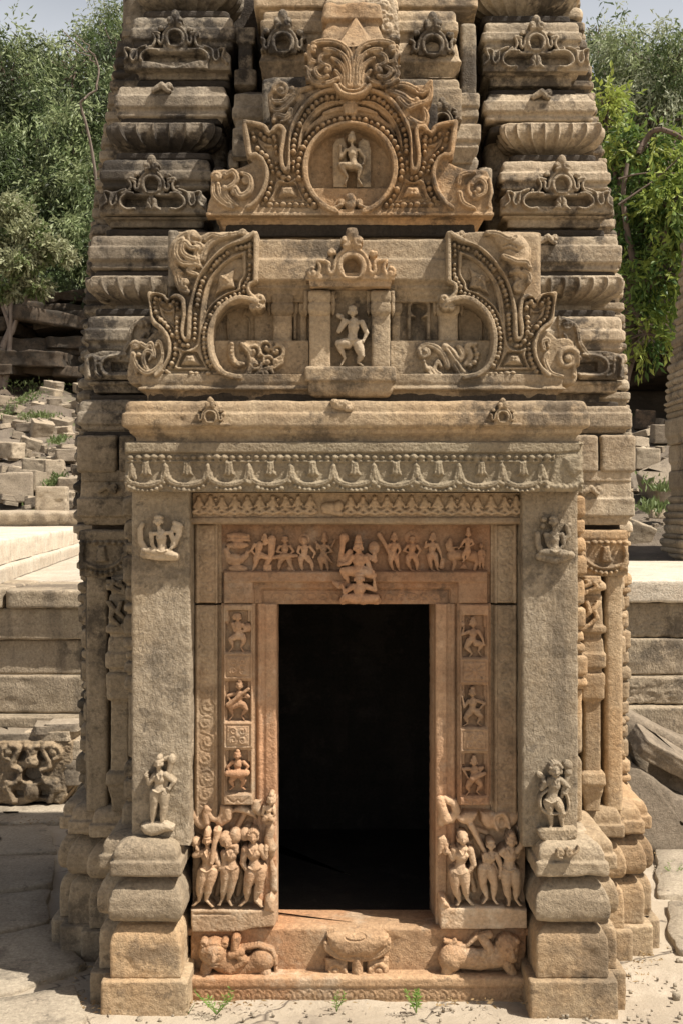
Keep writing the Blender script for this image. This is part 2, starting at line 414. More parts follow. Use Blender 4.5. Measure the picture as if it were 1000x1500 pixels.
M_WALL_L = stone('flank_sandstone_dark', (.31, .25, .18), (.23, .185, .13), GREY, .4, dark=(.04, .034, .028), damt=.8, dlo=.49, dhi=.61, streak=.6, off=47)
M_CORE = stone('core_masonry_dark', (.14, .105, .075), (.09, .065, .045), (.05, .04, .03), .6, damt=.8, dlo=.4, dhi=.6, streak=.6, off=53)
M_JOINT = stone('joint_grime_and_shade', (.06, .048, .038), (.035, .03, .025), (.09, .07, .05), .4, damt=.8, dlo=.45, dhi=.55, streak=.4, off=57)  # black lichen grime, with the shade of the gaps also put into the colour
M_DARK = stone('chamber_black_stone', (.03, .026, .022), (.02, .018, .016), None, damt=.5, off=59)  # the unlit interior's darkness is put into this near-black stone colour
M_JAMB = stone('jamb_sandstone_cream', (.47, .36, .245), (.39, .28, .18), (.46, .28, .16), .5, damt=.35, dlo=.58, dhi=.72, streak=.35, off=67, grain=.9, bump=.4)
M_PALE = stone('figure_sandstone_pale', (.47, .38, .28), (.40, .31, .21), (.46, .40, .31), .4, damt=.15, dlo=.6, dhi=.78, streak=.1, off=61, grain=.8, bump=.35)
# ================================================================= the temple: masonry courses
temple = tag(empty('stone_temple', (.06, .6, 0)), 'carved sandstone shrine with dark open doorway and stepped tower', 'temple')
def under(o, parent):            # keep world position although the temple root is moved
    o.parent = parent; return o
ROOT = empty('x'); bpy.data.objects.remove(ROOT)
TINV = (-.06, -.6, 0)
def part(o):                     # parts of the temple: compensate the root's offset
    o.parent = temple; o.location = TINV; return o
seedc = [0]
def course(name, xl, xr, Y, prof, mat, parent=None, depth=.9, ribs=None, amp=.0022, chips=.006, step=.009, rr=2, pit=.0006, sm=1, deep=False):
    """xl, xr in photo px on plane Y; prof = [(py, out px)]"""
    k = K(Y); seedc[0] += 1
    pr = profile([(PZ(y, Y), (o if o > -8 or not deep else o + (o + 8) * 1.5) * k) for y, o in prof], .005, sm)[::-1]
    rb = None
    if ribs: rb = (ribs[0] * k, ribs[1] * k, PZ(ribs[3], Y), PZ(ribs[2], Y), ribs[4] if len(ribs) > 4 else .2)
    if ribs: step = .0042
    V, F = ringmesh(PX(xl, Y), PX(xr, Y), Y, Y + depth, pr, step, rr, rb)
    V = rough(V, F, amp, 13, seedc[0], chips, pit)
    return mesh_obj(name, V, F, mat, parent)
def blockw(name, X0, X1, Y0, Y1, Z0, Z1, mat, parent=None, r=.01, amp=.0025, chips=.008, step=.014, rr=1, seed=None, pit=.0006):
    seedc[0] += 1
    V, F = slab(X0, X1, Y0, Y1, Z0, Z1, r, step, rr)
    V = rough(V, F, amp, 12, seedc[0], chips, pit)
    return mesh_obj(name, V, F, mat, parent)
def blockp(name, x0, x1, Y, y0, y1, mat, parent=None, depth=.3, **kw):
    return blockw(name, PX(x0, Y), PX(x1, Y), Y, Y + depth, PZ(y1, Y), PZ(y0, Y), mat, parent, **kw)

def roll(y0, y1, o=0, n=6):      # half-round top quarter, then vertical
    h = (y1 - y0); g = min(h, 20)
    return [(y0, o - g * .7)] + [(y0 + g * .62 * (1 - math.cos(a)), o - g * .42 * (1 - math.sin(a))) for a in np.linspace(.25, math.pi / 2, n)] + [(y1, o)]
def neck(y0, y1, i1, i2):        # stepped recess under a band
    m = (y0 + y1) / 2
    return [(y0, -i1 * .4), (y0 + 2, -i1), (m, -i1), (m + 1, -i2), (y1, -i2)]
def drum(y0, y1, o=0):           # ribbed cushion: widest near its top, drawn in like a bowl below
    h = y1 - y0
    return [(y0, o - 14), (y0 + 1, o - 7), (y0 + h * .10, o - 2), (y0 + h * .25, o), (y0 + h * .42, o - .5), (y0 + h * .60, o - 4), (y0 + h * .78, o - 10), (y0 + h * .92, o - 17), (y1, o - 20)]

# ---------------- corner turret stacks of the tower
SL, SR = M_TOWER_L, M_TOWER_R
def stack(side, rows, mat, hide):
    core = part(blockw('corner_turret', *hide, mat, None, step=.05, amp=.004))
    for nm, xl, xr, Y, prof, rb in rows:
        course(nm, xl, xr, Y, prof, mat, core, ribs=rb, depth=.7, deep=True)
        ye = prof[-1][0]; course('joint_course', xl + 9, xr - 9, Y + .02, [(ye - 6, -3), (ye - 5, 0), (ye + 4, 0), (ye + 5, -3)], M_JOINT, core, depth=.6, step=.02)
    return core
def kapota(y0, y1, y2):          # sloping roof band + square band + undercut
    return [(y0, -14), (y0 + 1, -6)] + [(y1 - 1, -3)] + [(y1, 0), (y2, 0)]
L = [
 ('ribbed_course', 200, 345, .60, drum(-42, 8) + [(9, -16), (20, -16), (21, -24)], (24, 7, -40, 6, .1)),
 ('arch_course', 191, 345, .60, [(20, -14)] + roll(21, 40, -3) + [(41, 0), (57, 0), (59, -5), (63, -5), (65, -3), (68, -5), (72, -9), (98, -9), (100, -6), (102, -6), (104, -9), (112, -9), (113, -16), (123, -16)], None),
 ('plain_course', 167, 335, .57, [(122, -12), (124, -7), (138, -3), (139, 0), (156, 0), (159, -5), (163, -5), (165, -3), (170, -3), (171, -8), (177, -9)], None),
 ('ribbed_course', 160, 318, .55, drum(176, 215) + [(216, -20), (228, -22), (229, -26)], (24.5, 7, 178, 213, .35)),
 ('arch_course', 145, 311, .52, [(228, -14)] + roll(230, 249, -4) + [(250, 0), (263, 0), (265, -5), (270, -5), (271, -2), (275, -4), (280, -11), (314, -11), (316, -5), (319, -5), (321, -10), (330, -10), (331, -15), (341, -16)], None),
 ('plain_course', 129, 300, .49, [(341, -14)] + roll(343, 360, -3) + [(361, 0), (380, 0), (383, -5), (388, -5), (390, -2), (394, -4), (395, -10), (402, -10)], None),
 ('ribbed_course', 130, 300, .48, drum(401, 441) + [(442, -18), (456, -18), (458, -25)], (24.5, 7, 404, 439, .2)),
 ('arch_course', 122, 300, .455, [(458, -14)] + roll(460, 481, -5) + [(482, 0), (499, 0), (501, -6), (507, -6), (509, -3), (513, -5), (518, -10), (556, -10), (558, -4), (562, -4), (564, -9), (574, -10), (575, -17), (584, -18)], None),
 ('plain_course', 112, 300, .44, [(582, -12)] + roll(584, 603, -3) + [(604, 0), (621, 0), (624, -6), (629, -6), (631, -9), (638, -9)], None),
]
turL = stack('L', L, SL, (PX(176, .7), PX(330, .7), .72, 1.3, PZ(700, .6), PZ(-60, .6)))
Rr = [
 ('ribbed_course', 696, 845, .60, drum(-40, 14) + [(15, -14), (26, -13), (28, -20)], (21, 7, -36, 12, .3)),
 ('arch_course', 705, 853, .60, [(26, -14)] + roll(28, 46, -4) + [(47, 0), (59, 0), (61, -5), (66, -5), (68, -2), (71, -4), (76, -8), (102, -8), (104, -4), (107, -4), (109, -10), (121, -10), (122, -18), (137, -19)], None),
 ('plain_course', 707, 873, .57, [(132, -14), (134, -9), (146, -4), (147, 0), (163, 0), (166, -5), (170, -5), (171, -3), (176, -4), (177, -12), (190, -14)], None),
 ('ribbed_course', 738, 883, .55, drum(176, 218) + [(219, -20), (229, -20), (232, -28)], (20.5, 7, 178, 216, .15)),
 ('arch_course', 731, 895, .52, [(230, -14)] + roll(232, 251, -4) + [(252, 0), (265, 0), (267, -5), (272, -5), (274, -2), (277, -4), (281, -10), (312, -10), (314, -5), (317, -5), (319, -10), (330, -10), (331, -16), (342, -17)], None),
 ('plain_course', 725, 911, .49, [(341, -14)] + roll(343, 358, -5) + [(359, 0), (384, 0), (387, -5), (391, -5), (393, -3), (396, -4), (397, -10), (403, -10)], None),
 ('ribbed_course', 725, 911, .48, drum(401, 441) + [(442, -20), (456, -20), (460, -26)], (21, 7, 404, 439, .2)),
 ('arch_course', 725, 916, .455, [(458, -14)] + roll(461, 482, -4) + [(484, 0), (499, 0), (501, -6), (507, -6), (509, -3), (513, -5), (518, -9), (556, -9), (558, -3), (562, -3), (564, -8), (574, -9), (575, -17), (594, -18)], None),
 ('plain_course', 725, 926, .44, [(592, -12)] + roll(594, 604, -4) + [(605, 0), (626, 0), (629, -7), (633, -7), (635, -10), (641, -10)], None),
]
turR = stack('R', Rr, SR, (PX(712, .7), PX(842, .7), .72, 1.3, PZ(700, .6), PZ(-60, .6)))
for tu, hand in ((turL, 'greyer, dark stained'), (turR, 'warm sunlit')):
    tu['label'] = hand + ' corner stack of ribbed and arched courses on the shrine tower'

# blocks below the tower, above the wall columns
for i, (x0, x1, mat, tr) in enumerate(((112, 230, M_WALL_L, turL), (790, 930, SR, turR))):
    xa, xb = (x0, 171) if i == 0 else (879, 931)
    course('square_block', xa, xb, .42, [(637, -4), (639, 0), (690, 0), (692, -4)], mat, tr, depth=.5)
    xa, xb = (174, 230) if i == 0 else (790, 876)
    course('square_block', xa, xb, .42, [(637, -4), (639, 0), (690, 0), (692, -4)], mat, tr, depth=.5)
    course('recess_course', x0 + 6, x1 - 6, .43, [(689, 0), (705, 0)], mat, tr, depth=.5)
    course('band_course', x0, x1, .42, [(702, -10), (704, -5), (729, -4), (730, 0), (756, 0), (758, -6), (766, -8), (769, -10)], mat, tr, depth=.5)
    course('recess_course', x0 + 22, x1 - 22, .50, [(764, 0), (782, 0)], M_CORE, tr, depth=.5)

# ---------------- side projections seen past the corners: stacks of small rolled courses
def side_stack(pts, Y, mat, inner, per=(17, 24), sgn=-1, nm='side_buttress', seed=1, y0=-60, y1=775):
    rnd = random.Random(seed); k = K(Y); y = y0; mb = MB()
    xs = lambda yy: float(np.interp(yy, [p[1] for p in pts], [p[0] for p in pts]))
    o = None; first = part(blockw(nm, *sorted((PX(inner, Y), PX(xs(y1) - sgn * 14, Y))), Y + .02, Y + .55, PZ(y1, Y), PZ(y1 - 120, Y), mat, None, step=.05))
    while y < y1:
        h = rnd.uniform(*per); kind = rnd.choice(['r', 'b', 'd', 'b']); x = xs(y + h / 2)
        if kind == 'r': pr = roll(y, y + h * .8, 0) + [(y + h * .84, -6), (y + h, -6)]
        elif kind == 'd': pr = [(y, -7), (y + h * .3, 0), (y + h * .6, 0), (y + h * .85, -6), (y + h, -7)]
        else: pr = [(y, -5), (y + 1, 0), (y + h * .6, 0), (y + h * .64, -5), (y + h, -5)]
        xl, xr = (x, inner) if sgn < 0 else (inner, x)
        course('moulding_course', xl, xr, Y, pr, mat, first, depth=.6, step=.014, chips=.01, amp=.003, rr=2)
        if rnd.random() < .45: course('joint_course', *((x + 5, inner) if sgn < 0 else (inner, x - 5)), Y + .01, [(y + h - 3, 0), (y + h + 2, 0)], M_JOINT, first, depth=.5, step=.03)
        y += h
    return first
side_stack([(216, -60), (193, 0), (170, 70), (160, 130), (149, 200), (140, 260), (131, 340), (124, 430), (117, 520), (110, 600), (106, 690), (106, 775)], .72, SL, 330, sgn=-1, seed=3)
side_stack([(205, -60), (186, 0), (178, 30), (166, 90), (156, 150), (146, 215), (139, 270), (129, 350), (121, 440), (114, 530), (108, 610), (112, 700), (113, 775)], .90, SL, 330, per=(12, 18), sgn=-1, seed=4)
side_stack([(835, -60), (852, 0), (860, 60), (868, 110), (874, 170), (885, 235), (897, 300), (906, 360), (914, 430), (919, 520), (925, 600), (929, 700), (928, 775)], .72, SR, 720, sgn=1, seed=5)
side_stack([(838, -60), (850, 0), (864, 90), (876, 165), (890, 240), (902, 320), (911, 400), (917, 490), (921, 560), (926, 650), (928, 700), (926, 775)], .90, SR, 720, per=(12, 18), sgn=1, seed=6)

# ---------------- central spine (between the corner stacks), dark recesses beside it
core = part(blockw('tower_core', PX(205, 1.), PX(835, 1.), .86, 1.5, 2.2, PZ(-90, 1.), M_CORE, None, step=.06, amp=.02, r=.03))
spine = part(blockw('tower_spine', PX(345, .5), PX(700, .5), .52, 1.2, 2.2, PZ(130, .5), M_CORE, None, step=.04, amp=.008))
for nm, xl, xr, Y, prof in [
 ('plain_course', 372, 700, .50, [(-60, 0), (10, 0), (11, -8), (14, -9)]),
 ('arch_course', 381, 492, .42, [(11, -10)] + roll(12, 28, -4) + [(29, 0), (46, -1), (48, -6), (60, -6), (64, -3), (86, 0), (90, 2), (94, -2), (112, -12)]),
 ('arch_course', 560, 671, .42, [(11, -10)] + roll(12, 30, -3) + [(31, 0), (46, 0), (48, -6), (60, -6), (64, -2), (86, 2), (92, 5), (96, 0), (110, -12)]),
 ('plain_course', 478, 580, .34, [(-30, 0), (0, 0), (2, 2), (16, 3), (18, -3), (60, -3), (64, 0), (90, 0)]),
 ('plain_course', 560, 676, .32, [(110, -8)] + roll(112, 128, -3) + [(130, 0), (175, 0)]),
 ('broken_course', 384, 470, .30, [(110, -8)] + roll(112, 124, 0) + [(126, 0), (180, -2)]),
 ('plain_course', 340, 440, .46, [(134, -8), (136, -3), (155, -2), (157, 0), (172, 0), (175, -4), (185, -4), (187, 0), (230, 0)]),
 ('plain_course', 600, 702, .46, [(134, -6), (136, 0), (155, 0), (157, -4), (160, -2), (171, -1), (173, -6), (180, -6), (182, 2), (205, 2), (208, -3), (215, 0), (226, -6), (236, -10)]),
 ('thin_slab', 674, 697, .50, [(34, -2), (36, 0), (136, 0)]),
 ('plain_course', 345, 374, .62, [(40, 0), (62, 0), (64, -4), (100, -4), (102, 2), (125, 2)]),
]:
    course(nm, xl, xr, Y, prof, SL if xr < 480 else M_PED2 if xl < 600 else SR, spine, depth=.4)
# rubble set in the gaps
for i, (x0, x1, y0, y1) in enumerate(((312, 332, 240, 262), (333, 352, 215, 248), (664, 700, 230, 258), (700, 722, 242, 300), (318, 345, 262, 285))):
    blockp('rubble_fill', x0, x1, .50, y0, y1, M_CORE if i in (0, 4) else SR if i == 3 else SL, spine, depth=.2, amp=.02, chips=.02, r=.02)

# ---------------- lower wall columns on both flanks
def flank(sgn, mat, seed):
    c0 = 518.5
    fx = (lambda x: x) if sgn < 0 else (lambda x: 1037 - x)
    def rng(a, b): return (fx(a), fx(b)) if sgn < 0 else (fx(b), fx(a))
    a, b = rng(122, 212)
    body = part(blockp('flank_wall', a, b, .52, 775, 1192, mat, None, depth=1.08, step=.03))
    a, b = rng(126, 158) if sgn < 0 else (886, 912)
    course('pilaster_shaft', a, b, .44, [(842, 0), (1188, 0)], mat, body, depth=.4, step=.012)
    a, b = (116, 192) if sgn < 0 else (846, 919)
    course('garland_capital', a, b, .43, [(776, -4), (778, 1), (790, 1), (792, -2), (842, -2), (845, -5)], mat, body, depth=.4)
    # forward stacked pilaster
    a, b = (155, 194) if sgn < 0 else (850, 887)
    c1 = 845
    segs = [[(845, -6), (850, -6), (856, 1), (864, 1), (866, -6), (874, -6)], [(872, -5), (876, -4), (916, -3), (918, 1), (927, 1), (929, -5), (935, -5)],
            [(934, -5), (938, -3), (956, -2), (958, 1), (978, 1), (980, -4), (986, -4)], [(985, -4), (988, 0), (1004, 0), (1006, -1), (1024, -1), (1028, -6), (1032, -6)],
            [(1030, -6), (1134, -6)], [(1130, -6), (1134, 0), (1150, 1), (1152, -2), (1160, -3), (1172, -6), (1190, -7)]]
    for i, s_ in enumerate(segs):
        course(['carved_block', 'carved_block', 'bracket_block', 'roll_block', 'pilaster_shaft', 'pilaster_foot'][i], a, b, .36, s_, mat, body, depth=.3, step=.01)
    # next pilaster, against the porch pillar: seen as a scalloped edge
    a, b = (178, 240) if sgn < 0 else (800, 862)
    y = 726; rnd = random.Random(seed)
    while y < 1235:
        h = rnd.choice([16, 20, 26, 34, 44]) if y < 1000 or y > 1110 else 100
        o = rnd.uniform(-5, 0) if h < 90 else -8
        pr = [(y, o - 5), (y + 3, o), (y + h - 6, o), (y + h - 3, o - 5), (y + h, o - 5)] if rnd.random() < .6 else roll(y, y + h - 5, o) + [(y + h - 4, o - 5), (y + h, o - 5)]
        course('moulding_course', a, b, .16, pr, mat, body, depth=.28, step=.012, rr=2)
        y += h
    # far edge courses
    for Y, xe in ((.75, 119), (.95, 113)):
        y = 776
        while y < 1186:
            h = rnd.choice([12, 16, 22, 30]); o = rnd.uniform(-5, 3)
            a, b = (xe, 240) if sgn < 0 else (800, 1037 - xe - 1)
            pr = [(y, o - 4), (y + 2, o), (y + h - 5, o), (y + h - 3, o - 4), (y + h, o - 4)] if rnd.random() < .5 else roll(y, y + h - 4, o) + [(y + h - 3, o - 5), (y + h, o - 5)]
            course('moulding_course', a, b, Y, pr, mat, body, depth=.5, step=.02, rr=2); y += h
    return body
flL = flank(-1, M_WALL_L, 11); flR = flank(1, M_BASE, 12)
flL['label'] = 'shaded dark stained side wall with carved pilasters'; flR['label'] = 'sunlit golden side wall with carved pilasters'

# ---------------- stepped base mouldings (one profile all round)
def basering(name, X0, X1, Y0, depth, mat, parent, top=.60, extra=0, mat2=None):
    """bottom block, rounded jar, cushion roll, double slab; X0,X1,Y0 of the bottom block"""
    seedc[0] += 1; e = .028
    specs = [('plinth_block', [(-.03, 0), (.117, 0), (.119, -.01)], .004),
             ('jar_moulding', [(.117, -.05), (.118, -e), (.235, -e), (.262, -e - .004), (.282, -e - .014), (.297, -e - .032), (.304, -e - .055)], 0),
             ('cushion_moulding', [(.303, -e - .05), (.318, -e - .05), (.319, -e - .008), (.335, -e + .004), (.36, -e + .008), (.40, -e + .004), (.43, -e - .008), (.450, -e - .025), (.462, -e - .045), (.468, -e - .06)], 0),
             ('slab_moulding', [(.466, -e - .05), (.482, -e - .05), (.4835, -e - .001), (.485, -e + .002), (.5345, -e + .002), (.536, -e - .010), (.562, -e - .011), (.580, -e - .017), (.593, -e - .030), (top, -e - .052), (top + .003, -e - .10)], 0)]
    objs = []
    for nm, pr, _ in specs:
        V, F = ringmesh(X0, X1, Y0, Y0 + depth, profile(pr, .005, 1), .010, 1)
        V = rough(V, F, .0028, 12, seedc[0] + len(nm), .012, .0009)
        o = mesh_obj(nm, V, F, (mat2 or mat) if nm[0] in 'cs' else mat, parent); objs.append(o)
    return objs
def base_unit(nm, X0, X1, Y0, depth, mat, lab=None):
    objs = basering(nm, X0, X1, Y0, depth, mat, None)
    o = part(objs[0]); o.name = nm
    for q in objs[1:]: q.parent = o
    if lab: o['label'] = lab
    return o
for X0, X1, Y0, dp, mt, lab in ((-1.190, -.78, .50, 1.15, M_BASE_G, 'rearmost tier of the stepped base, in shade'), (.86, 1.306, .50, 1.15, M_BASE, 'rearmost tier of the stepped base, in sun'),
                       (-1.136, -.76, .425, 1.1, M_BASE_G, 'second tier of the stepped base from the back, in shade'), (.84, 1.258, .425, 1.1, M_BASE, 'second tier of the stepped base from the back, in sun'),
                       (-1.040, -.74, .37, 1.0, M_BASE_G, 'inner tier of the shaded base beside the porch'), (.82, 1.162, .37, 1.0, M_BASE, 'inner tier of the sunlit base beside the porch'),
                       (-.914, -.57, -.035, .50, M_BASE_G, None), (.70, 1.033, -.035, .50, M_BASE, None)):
    base_unit('base_tier', X0, X1, Y0, dp, mt, lab)
# ---------------- porch pillars with pedestals
def pillar(x0, x1, Xp0, Xp1, mat, matb, lab):
    V, F = box(PX(x0, 0), PX(x1, 0), 0, .34, PZ(1240, 0), PZ(700, 0), .008, 1)
    V = rough(V, F, .003, 7, x0, .014, .0011)
    p = part(mesh_obj('pillar', V, F, mat)); p['label'] = lab
    basering('pedestal', Xp0, Xp1, -.12, .40, matb, p, top=.605, mat2=M_BASE_G)
    return p
pilL = pillar(193, 279, -.857, -.546, M_PILLAR, M_BASE, 'plain square pillar carved with a slim standing figure holding a staff')
pilR = pillar(764, 846, .668, .984, M_PILLAR, M_BASE, 'plain square pillar carved with a standing figure wearing a looped scarf')

# ---------------- cornice, lintel, pediment plinths
corn = part(course('cornice', 178, 864, -.10, roll(586, 604, -4) + [(605, 0), (624, 0), (626, -3), (628, -9), (634, -10), (635, -13), (641, -18), (648, -18)], M_CORN, depth=.62, chips=.014, amp=.004))
lint = part(course('lintel', 184, 853, -.07, [(646, -6), (648, 0), (718, 0), (720, -5)], M_LINTEL, depth=.40, chips=.02, amp=.003))
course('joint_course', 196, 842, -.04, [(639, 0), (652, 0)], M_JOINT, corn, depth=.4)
ped1 = part(course('pediment', 205, 826, -.02, [(548, 0), (560, 0), (565, -2), (567, 3), (571, 4), (573, -6), (580, -9), (588, -9)], M_PED2, depth=.5, amp=.003))
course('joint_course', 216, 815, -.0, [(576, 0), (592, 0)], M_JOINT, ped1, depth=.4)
ped1['label'] = 'wide lower pediment with a central niche between two half arches'
course('backing_wall', 246, 792, .14, [(338, -6), (341, 0), (560, 0)], M_PED2, ped1, depth=.4)
course('moulding_course', 300, 735, .02, [(350, -4), (352, 0), (379, 1), (381, 5), (411, 6), (414, 0), (418, -4), (421, -1), (425, -6), (432, -8), (436, -12), (440, -12)], M_PED2, ped1, depth=.3, amp=.003)
ped2 = part(course('pediment', 318, 706, .10, [(296, 0), (313, 1), (316, 3), (320, 3), (322, -4), (327, -4), (329, -8), (334, -8), (335, -14), (340, -14)], M_PED, depth=.42, amp=.003))
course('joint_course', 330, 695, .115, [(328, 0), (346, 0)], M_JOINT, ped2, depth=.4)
ped2['label'] = 'upper pediment with a round beaded medallion and leafy crest'
course('backing_wall', 395, 640, .22, [(150, -6), (153, 0), (320, 0)], M_CORE, ped2, depth=.3)
# ================================================================= carved pediments
O1 = (180, 330)
def leafscroll(R, cx, cy, r, z, a0=0, turns=1.4, hand=1, w=2.6, k=1.1):
    """volute: a tapering round band curling to an eye"""
    p = spiral(cx, cy, r, r * .22, a0, turns * hand, 36)
    for i in range(len(p) - 1):
        t = i / len(p); ww = w * (1 - .45 * t); R.seg(p[i], p[i + 1], ww, ww, z - ww * .3, z - ww * .3, k)
    R.ball(cx, cy, w * 1.1, z, .9)
def frond(R, pts, w0, w1, z0, z1, k=1.0, vein=True):
    p = cr(pts, 6); n = len(p)
    for i in range(n - 1):
        t = i / (n - 1); s_ = math.sin(math.pi * min(1, .18 + t * .82)) ** .6
        ww = (w0 + (w1 - w0) * t) * (.55 + .45 * s_); R.seg(p[i], p[i + 1], ww, ww, z0 + (z1 - z0) * t - ww * .3, z0 + (z1 - z0) * t - ww * .3, k)
    if vein: R.groove(p[1:-2], .9, 1.6)
def half_arch(side):
    m = (lambda p: p) if side < 0 else (lambda p: MIR(p, 515.5))
    t = lambda pts: m(T(pts, O1, 4))
    x0, x1 = (186, 396) if side < 0 else (635, 845)
    R = Relief(x0, 338, x1, 566, .012, .8)
    sil = [(32, 905), (30, 870), (45, 780), (52, 690), (75, 668), (110, 664), (150, 668), (180, 640), (215, 618), (185, 590), (168, 570), (160, 480), (150, 400), (180, 395), (250, 410), (265, 435), (290, 430), (330, 410), (345, 392), (310, 340), (310, 265), (298, 190), (300, 140), (330, 90), (375, 50), (430, 48), (460, 66), (500, 48), (560, 45), (620, 44), (690, 50), (730, 46), (770, 48), (797, 60), (797, 340), (762, 345), (742, 365), (748, 395), (775, 410), (800, 402), (825, 412), (838, 440), (834, 485), (812, 500), (780, 506), (752, 490), (735, 466), (690, 462), (640, 478), (600, 505), (565, 550), (545, 600), (536, 680), (545, 750), (570, 815), (612, 865), (680, 888), (720, 905), (860, 906), (860, 935), (50, 935)]
    R.poly(t(sil), 6, 3)
    # outer plain rim
    rim = t([(770, 62), (735, 88), (690, 110), (600, 155), (540, 210), (490, 270), (450, 340), (425, 420), (405, 500), (399, 600), (397, 655)])
    U = t([(397, 655), (388, 672), (368, 672), (357, 650), (360, 600), (370, 540), (366, 480), (355, 440), (325, 425), (298, 440), (283, 462), (258, 445), (238, 425), (168, 412)])
    low = t([(168, 412), (180, 480), (190, 572), (225, 600), (262, 640), (285, 700), (280, 780), (250, 840), (205, 885)])
    R.band(cr(rim, 4), 4.2, (6, 15), 'flat'); R.band(cr(U, 4), 4.0, (6, 14), 'flat'); R.band(cr(low, 4), 4.0, (6, 14), 'flat')
    # ground of beads slightly sunk, then the beads
    b1 = t([(750, 120), (715, 135), (640, 155), (600, 185), (560, 220), (520, 270), (490, 310), (465, 360), (447, 420), (437, 480), (430, 550), (428, 620), (422, 670), (405, 700), (370, 712), (345, 690), (328, 650), (325, 560), (330, 500), (325, 460), (300, 455), (275, 485), (245, 470), (225, 440), (195, 440), (200, 500), (215, 550), (250, 580), (280, 615), (300, 650), (315, 700), (312, 760), (300, 800), (280, 840), (268, 862)])
    b2 = t([(272, 868), (575, 874)])
    b3 = t([(748, 128), (748, 215), (748, 300), (735, 330), (715, 365), (712, 400), (690, 408), (660, 412), (625, 430), (590, 450), (560, 480), (530, 515), (510, 555), (492, 600), (485, 640), (483, 690), (485, 730), (495, 770), (510, 810), (535, 845), (560, 868)])
    for b in (b1, b2, b3): R.band(cr(b, 4), 5.0, (1.0, 1.0), 'flat', 'set2' if False else 'min')
    # second thin rim inside the beads
    r2 = t([(715, 168), (640, 200), (585, 240), (540, 290), (505, 345), (483, 410), (470, 480), (462, 560), (458, 640), (450, 700), (420, 735), (370, 745), (335, 730), (345, 760), (335, 800), (318, 836)])
    R.band(cr(r2, 4), 2.0, (5, 9), 'round')
    r3 = t([(716, 170), (718, 290), (690, 345), (682, 385), (620, 405), (560, 445), (510, 495), (478, 560), (462, 640)])
    R.band(cr(r3, 4), 1.8, (5, 9), 'round')
    R.beads(cr(b1, 5), 3.9, 7.0, 5.2, 1.25, 1.0); R.beads(cr(b2, 5), 3.4, 8.0, 5.0, 1.2, 1.35); R.beads(cr(b3, 5), 3.8, 7.0, 5.2, 1.2)
    # inner rim and trefoil end
    R.band(t([(783, 62), (783, 200), (782, 332)]), 4.0, (6, 14), 'flat')
    R.band(cr(t([(778, 340), (748, 355), (740, 385), (752, 415), (785, 445)]), 4), 3.4, (6, 13), 'flat')
    for x, y, r in ((810, 440, 7), (800, 485, 6.5), (768, 488, 6)):
        q = t([(x, y)])[0]; R.ball(q[0], q[1], r, 8, .8); R.ball(q[0], q[1], r * .35, 3, 1, op='sub')
    R.band(cr(t([(790, 458), (735, 440), (690, 436), (640, 452), (590, 490), (550, 540), (526, 600), (516, 660), (518, 720), (530, 780), (562, 842), (612, 880), (690, 898)]), 5), 4.6, (6, 14), 'flat')
    # sunken crescent with a four-petalled diamond flower
    cres = t([(700, 182), (640, 215), (590, 255), (545, 310), (515, 370), (498, 440), (488, 520), (510, 480), (560, 430), (610, 402), (668, 385), (680, 340), (706, 290)])
    R.poly(cres, -2.5, 0, 'set3' if False else 'min')
    R.poly(t([(668, 248), (650, 318), (664, 372), (600, 378), (540, 418), (560, 350), (562, 300), (610, 285)]), 7, 5, 'max')
    fx, fy = t([(603, 322)])[0]
    for a in range(0, 360, 90):
        R.ball(fx + 4.5 * math.cos(math.radians(a + 35)), fy + 4.5 * math.sin(math.radians(a + 35)), 4.2, 6, .8, 2.6, rot=a + 35)
    R.ball(fx, fy, 2.6, 8, 1.0)
    # pedestal panel with a raised pyramid and flower
    R.poly(t([(362, 748), (438, 748), (486, 834), (322, 834)]), -1, 0, 'min')
    R.poly(t([(372, 758), (428, 758), (466, 826), (340, 826)]), 9, 9, 'max')
    fx, fy = t([(402, 790)])[0]
    for a in range(45, 405, 90): R.ball(fx + 2.8 * math.cos(math.radians(a)), fy + 2.8 * math.sin(math.radians(a)), 2.7, 8, .9)
    R.poly(t([(235, 500), (262, 520), (298, 518), (300, 590), (265, 560)]), 1, 0, 'min')
    # outer volute leaf
    if side < 0:
        leafscroll(R, *t([(85, 712)])[0], 6.5, 9, 200, 1.2, 1, 3)
        frond(R, t([(70, 760), (95, 830), (150, 872), (205, 850), (238, 800), (245, 760)]), 5, 4, 9, 11)
        frond(R, t([(245, 765), (232, 700), (215, 690), (205, 715)]), 3.5, 3, 10, 11)
        frond(R, t([(150, 850), (130, 790), (150, 745), (185, 760), (165, 800)]), 4.5, 3, 10, 12)
        frond(R, t([(115, 700), (150, 720), (175, 700), (190, 735), (195, 780)]), 4.5, 4, 9, 10)
        frond(R, t([(90, 870), (70, 800), (75, 760)]), 3, 3, 9, 9)
        R.ball(*t([(105, 765)])[0], 4, 9, 1)
    else:
        leafscroll(R, *t([(90, 790)])[0], 17, 9, 20, 1.5, -1, 5.2)
        frond(R, t([(228, 735), (235, 690), (205, 680), (205, 720)]), 4, 3, 9, 10)
        frond(R, t([(210, 760), (225, 800), (190, 870), (120, 890)]), 4.5, 4, 8, 9)
        frond(R, t([(50, 720), (48, 800), (60, 880)]), 2.6, 3, 9, 9, vein=False)
        for y in (860, 885): R.ball(*t([(55, y)])[0], 3.2, 8, 1)
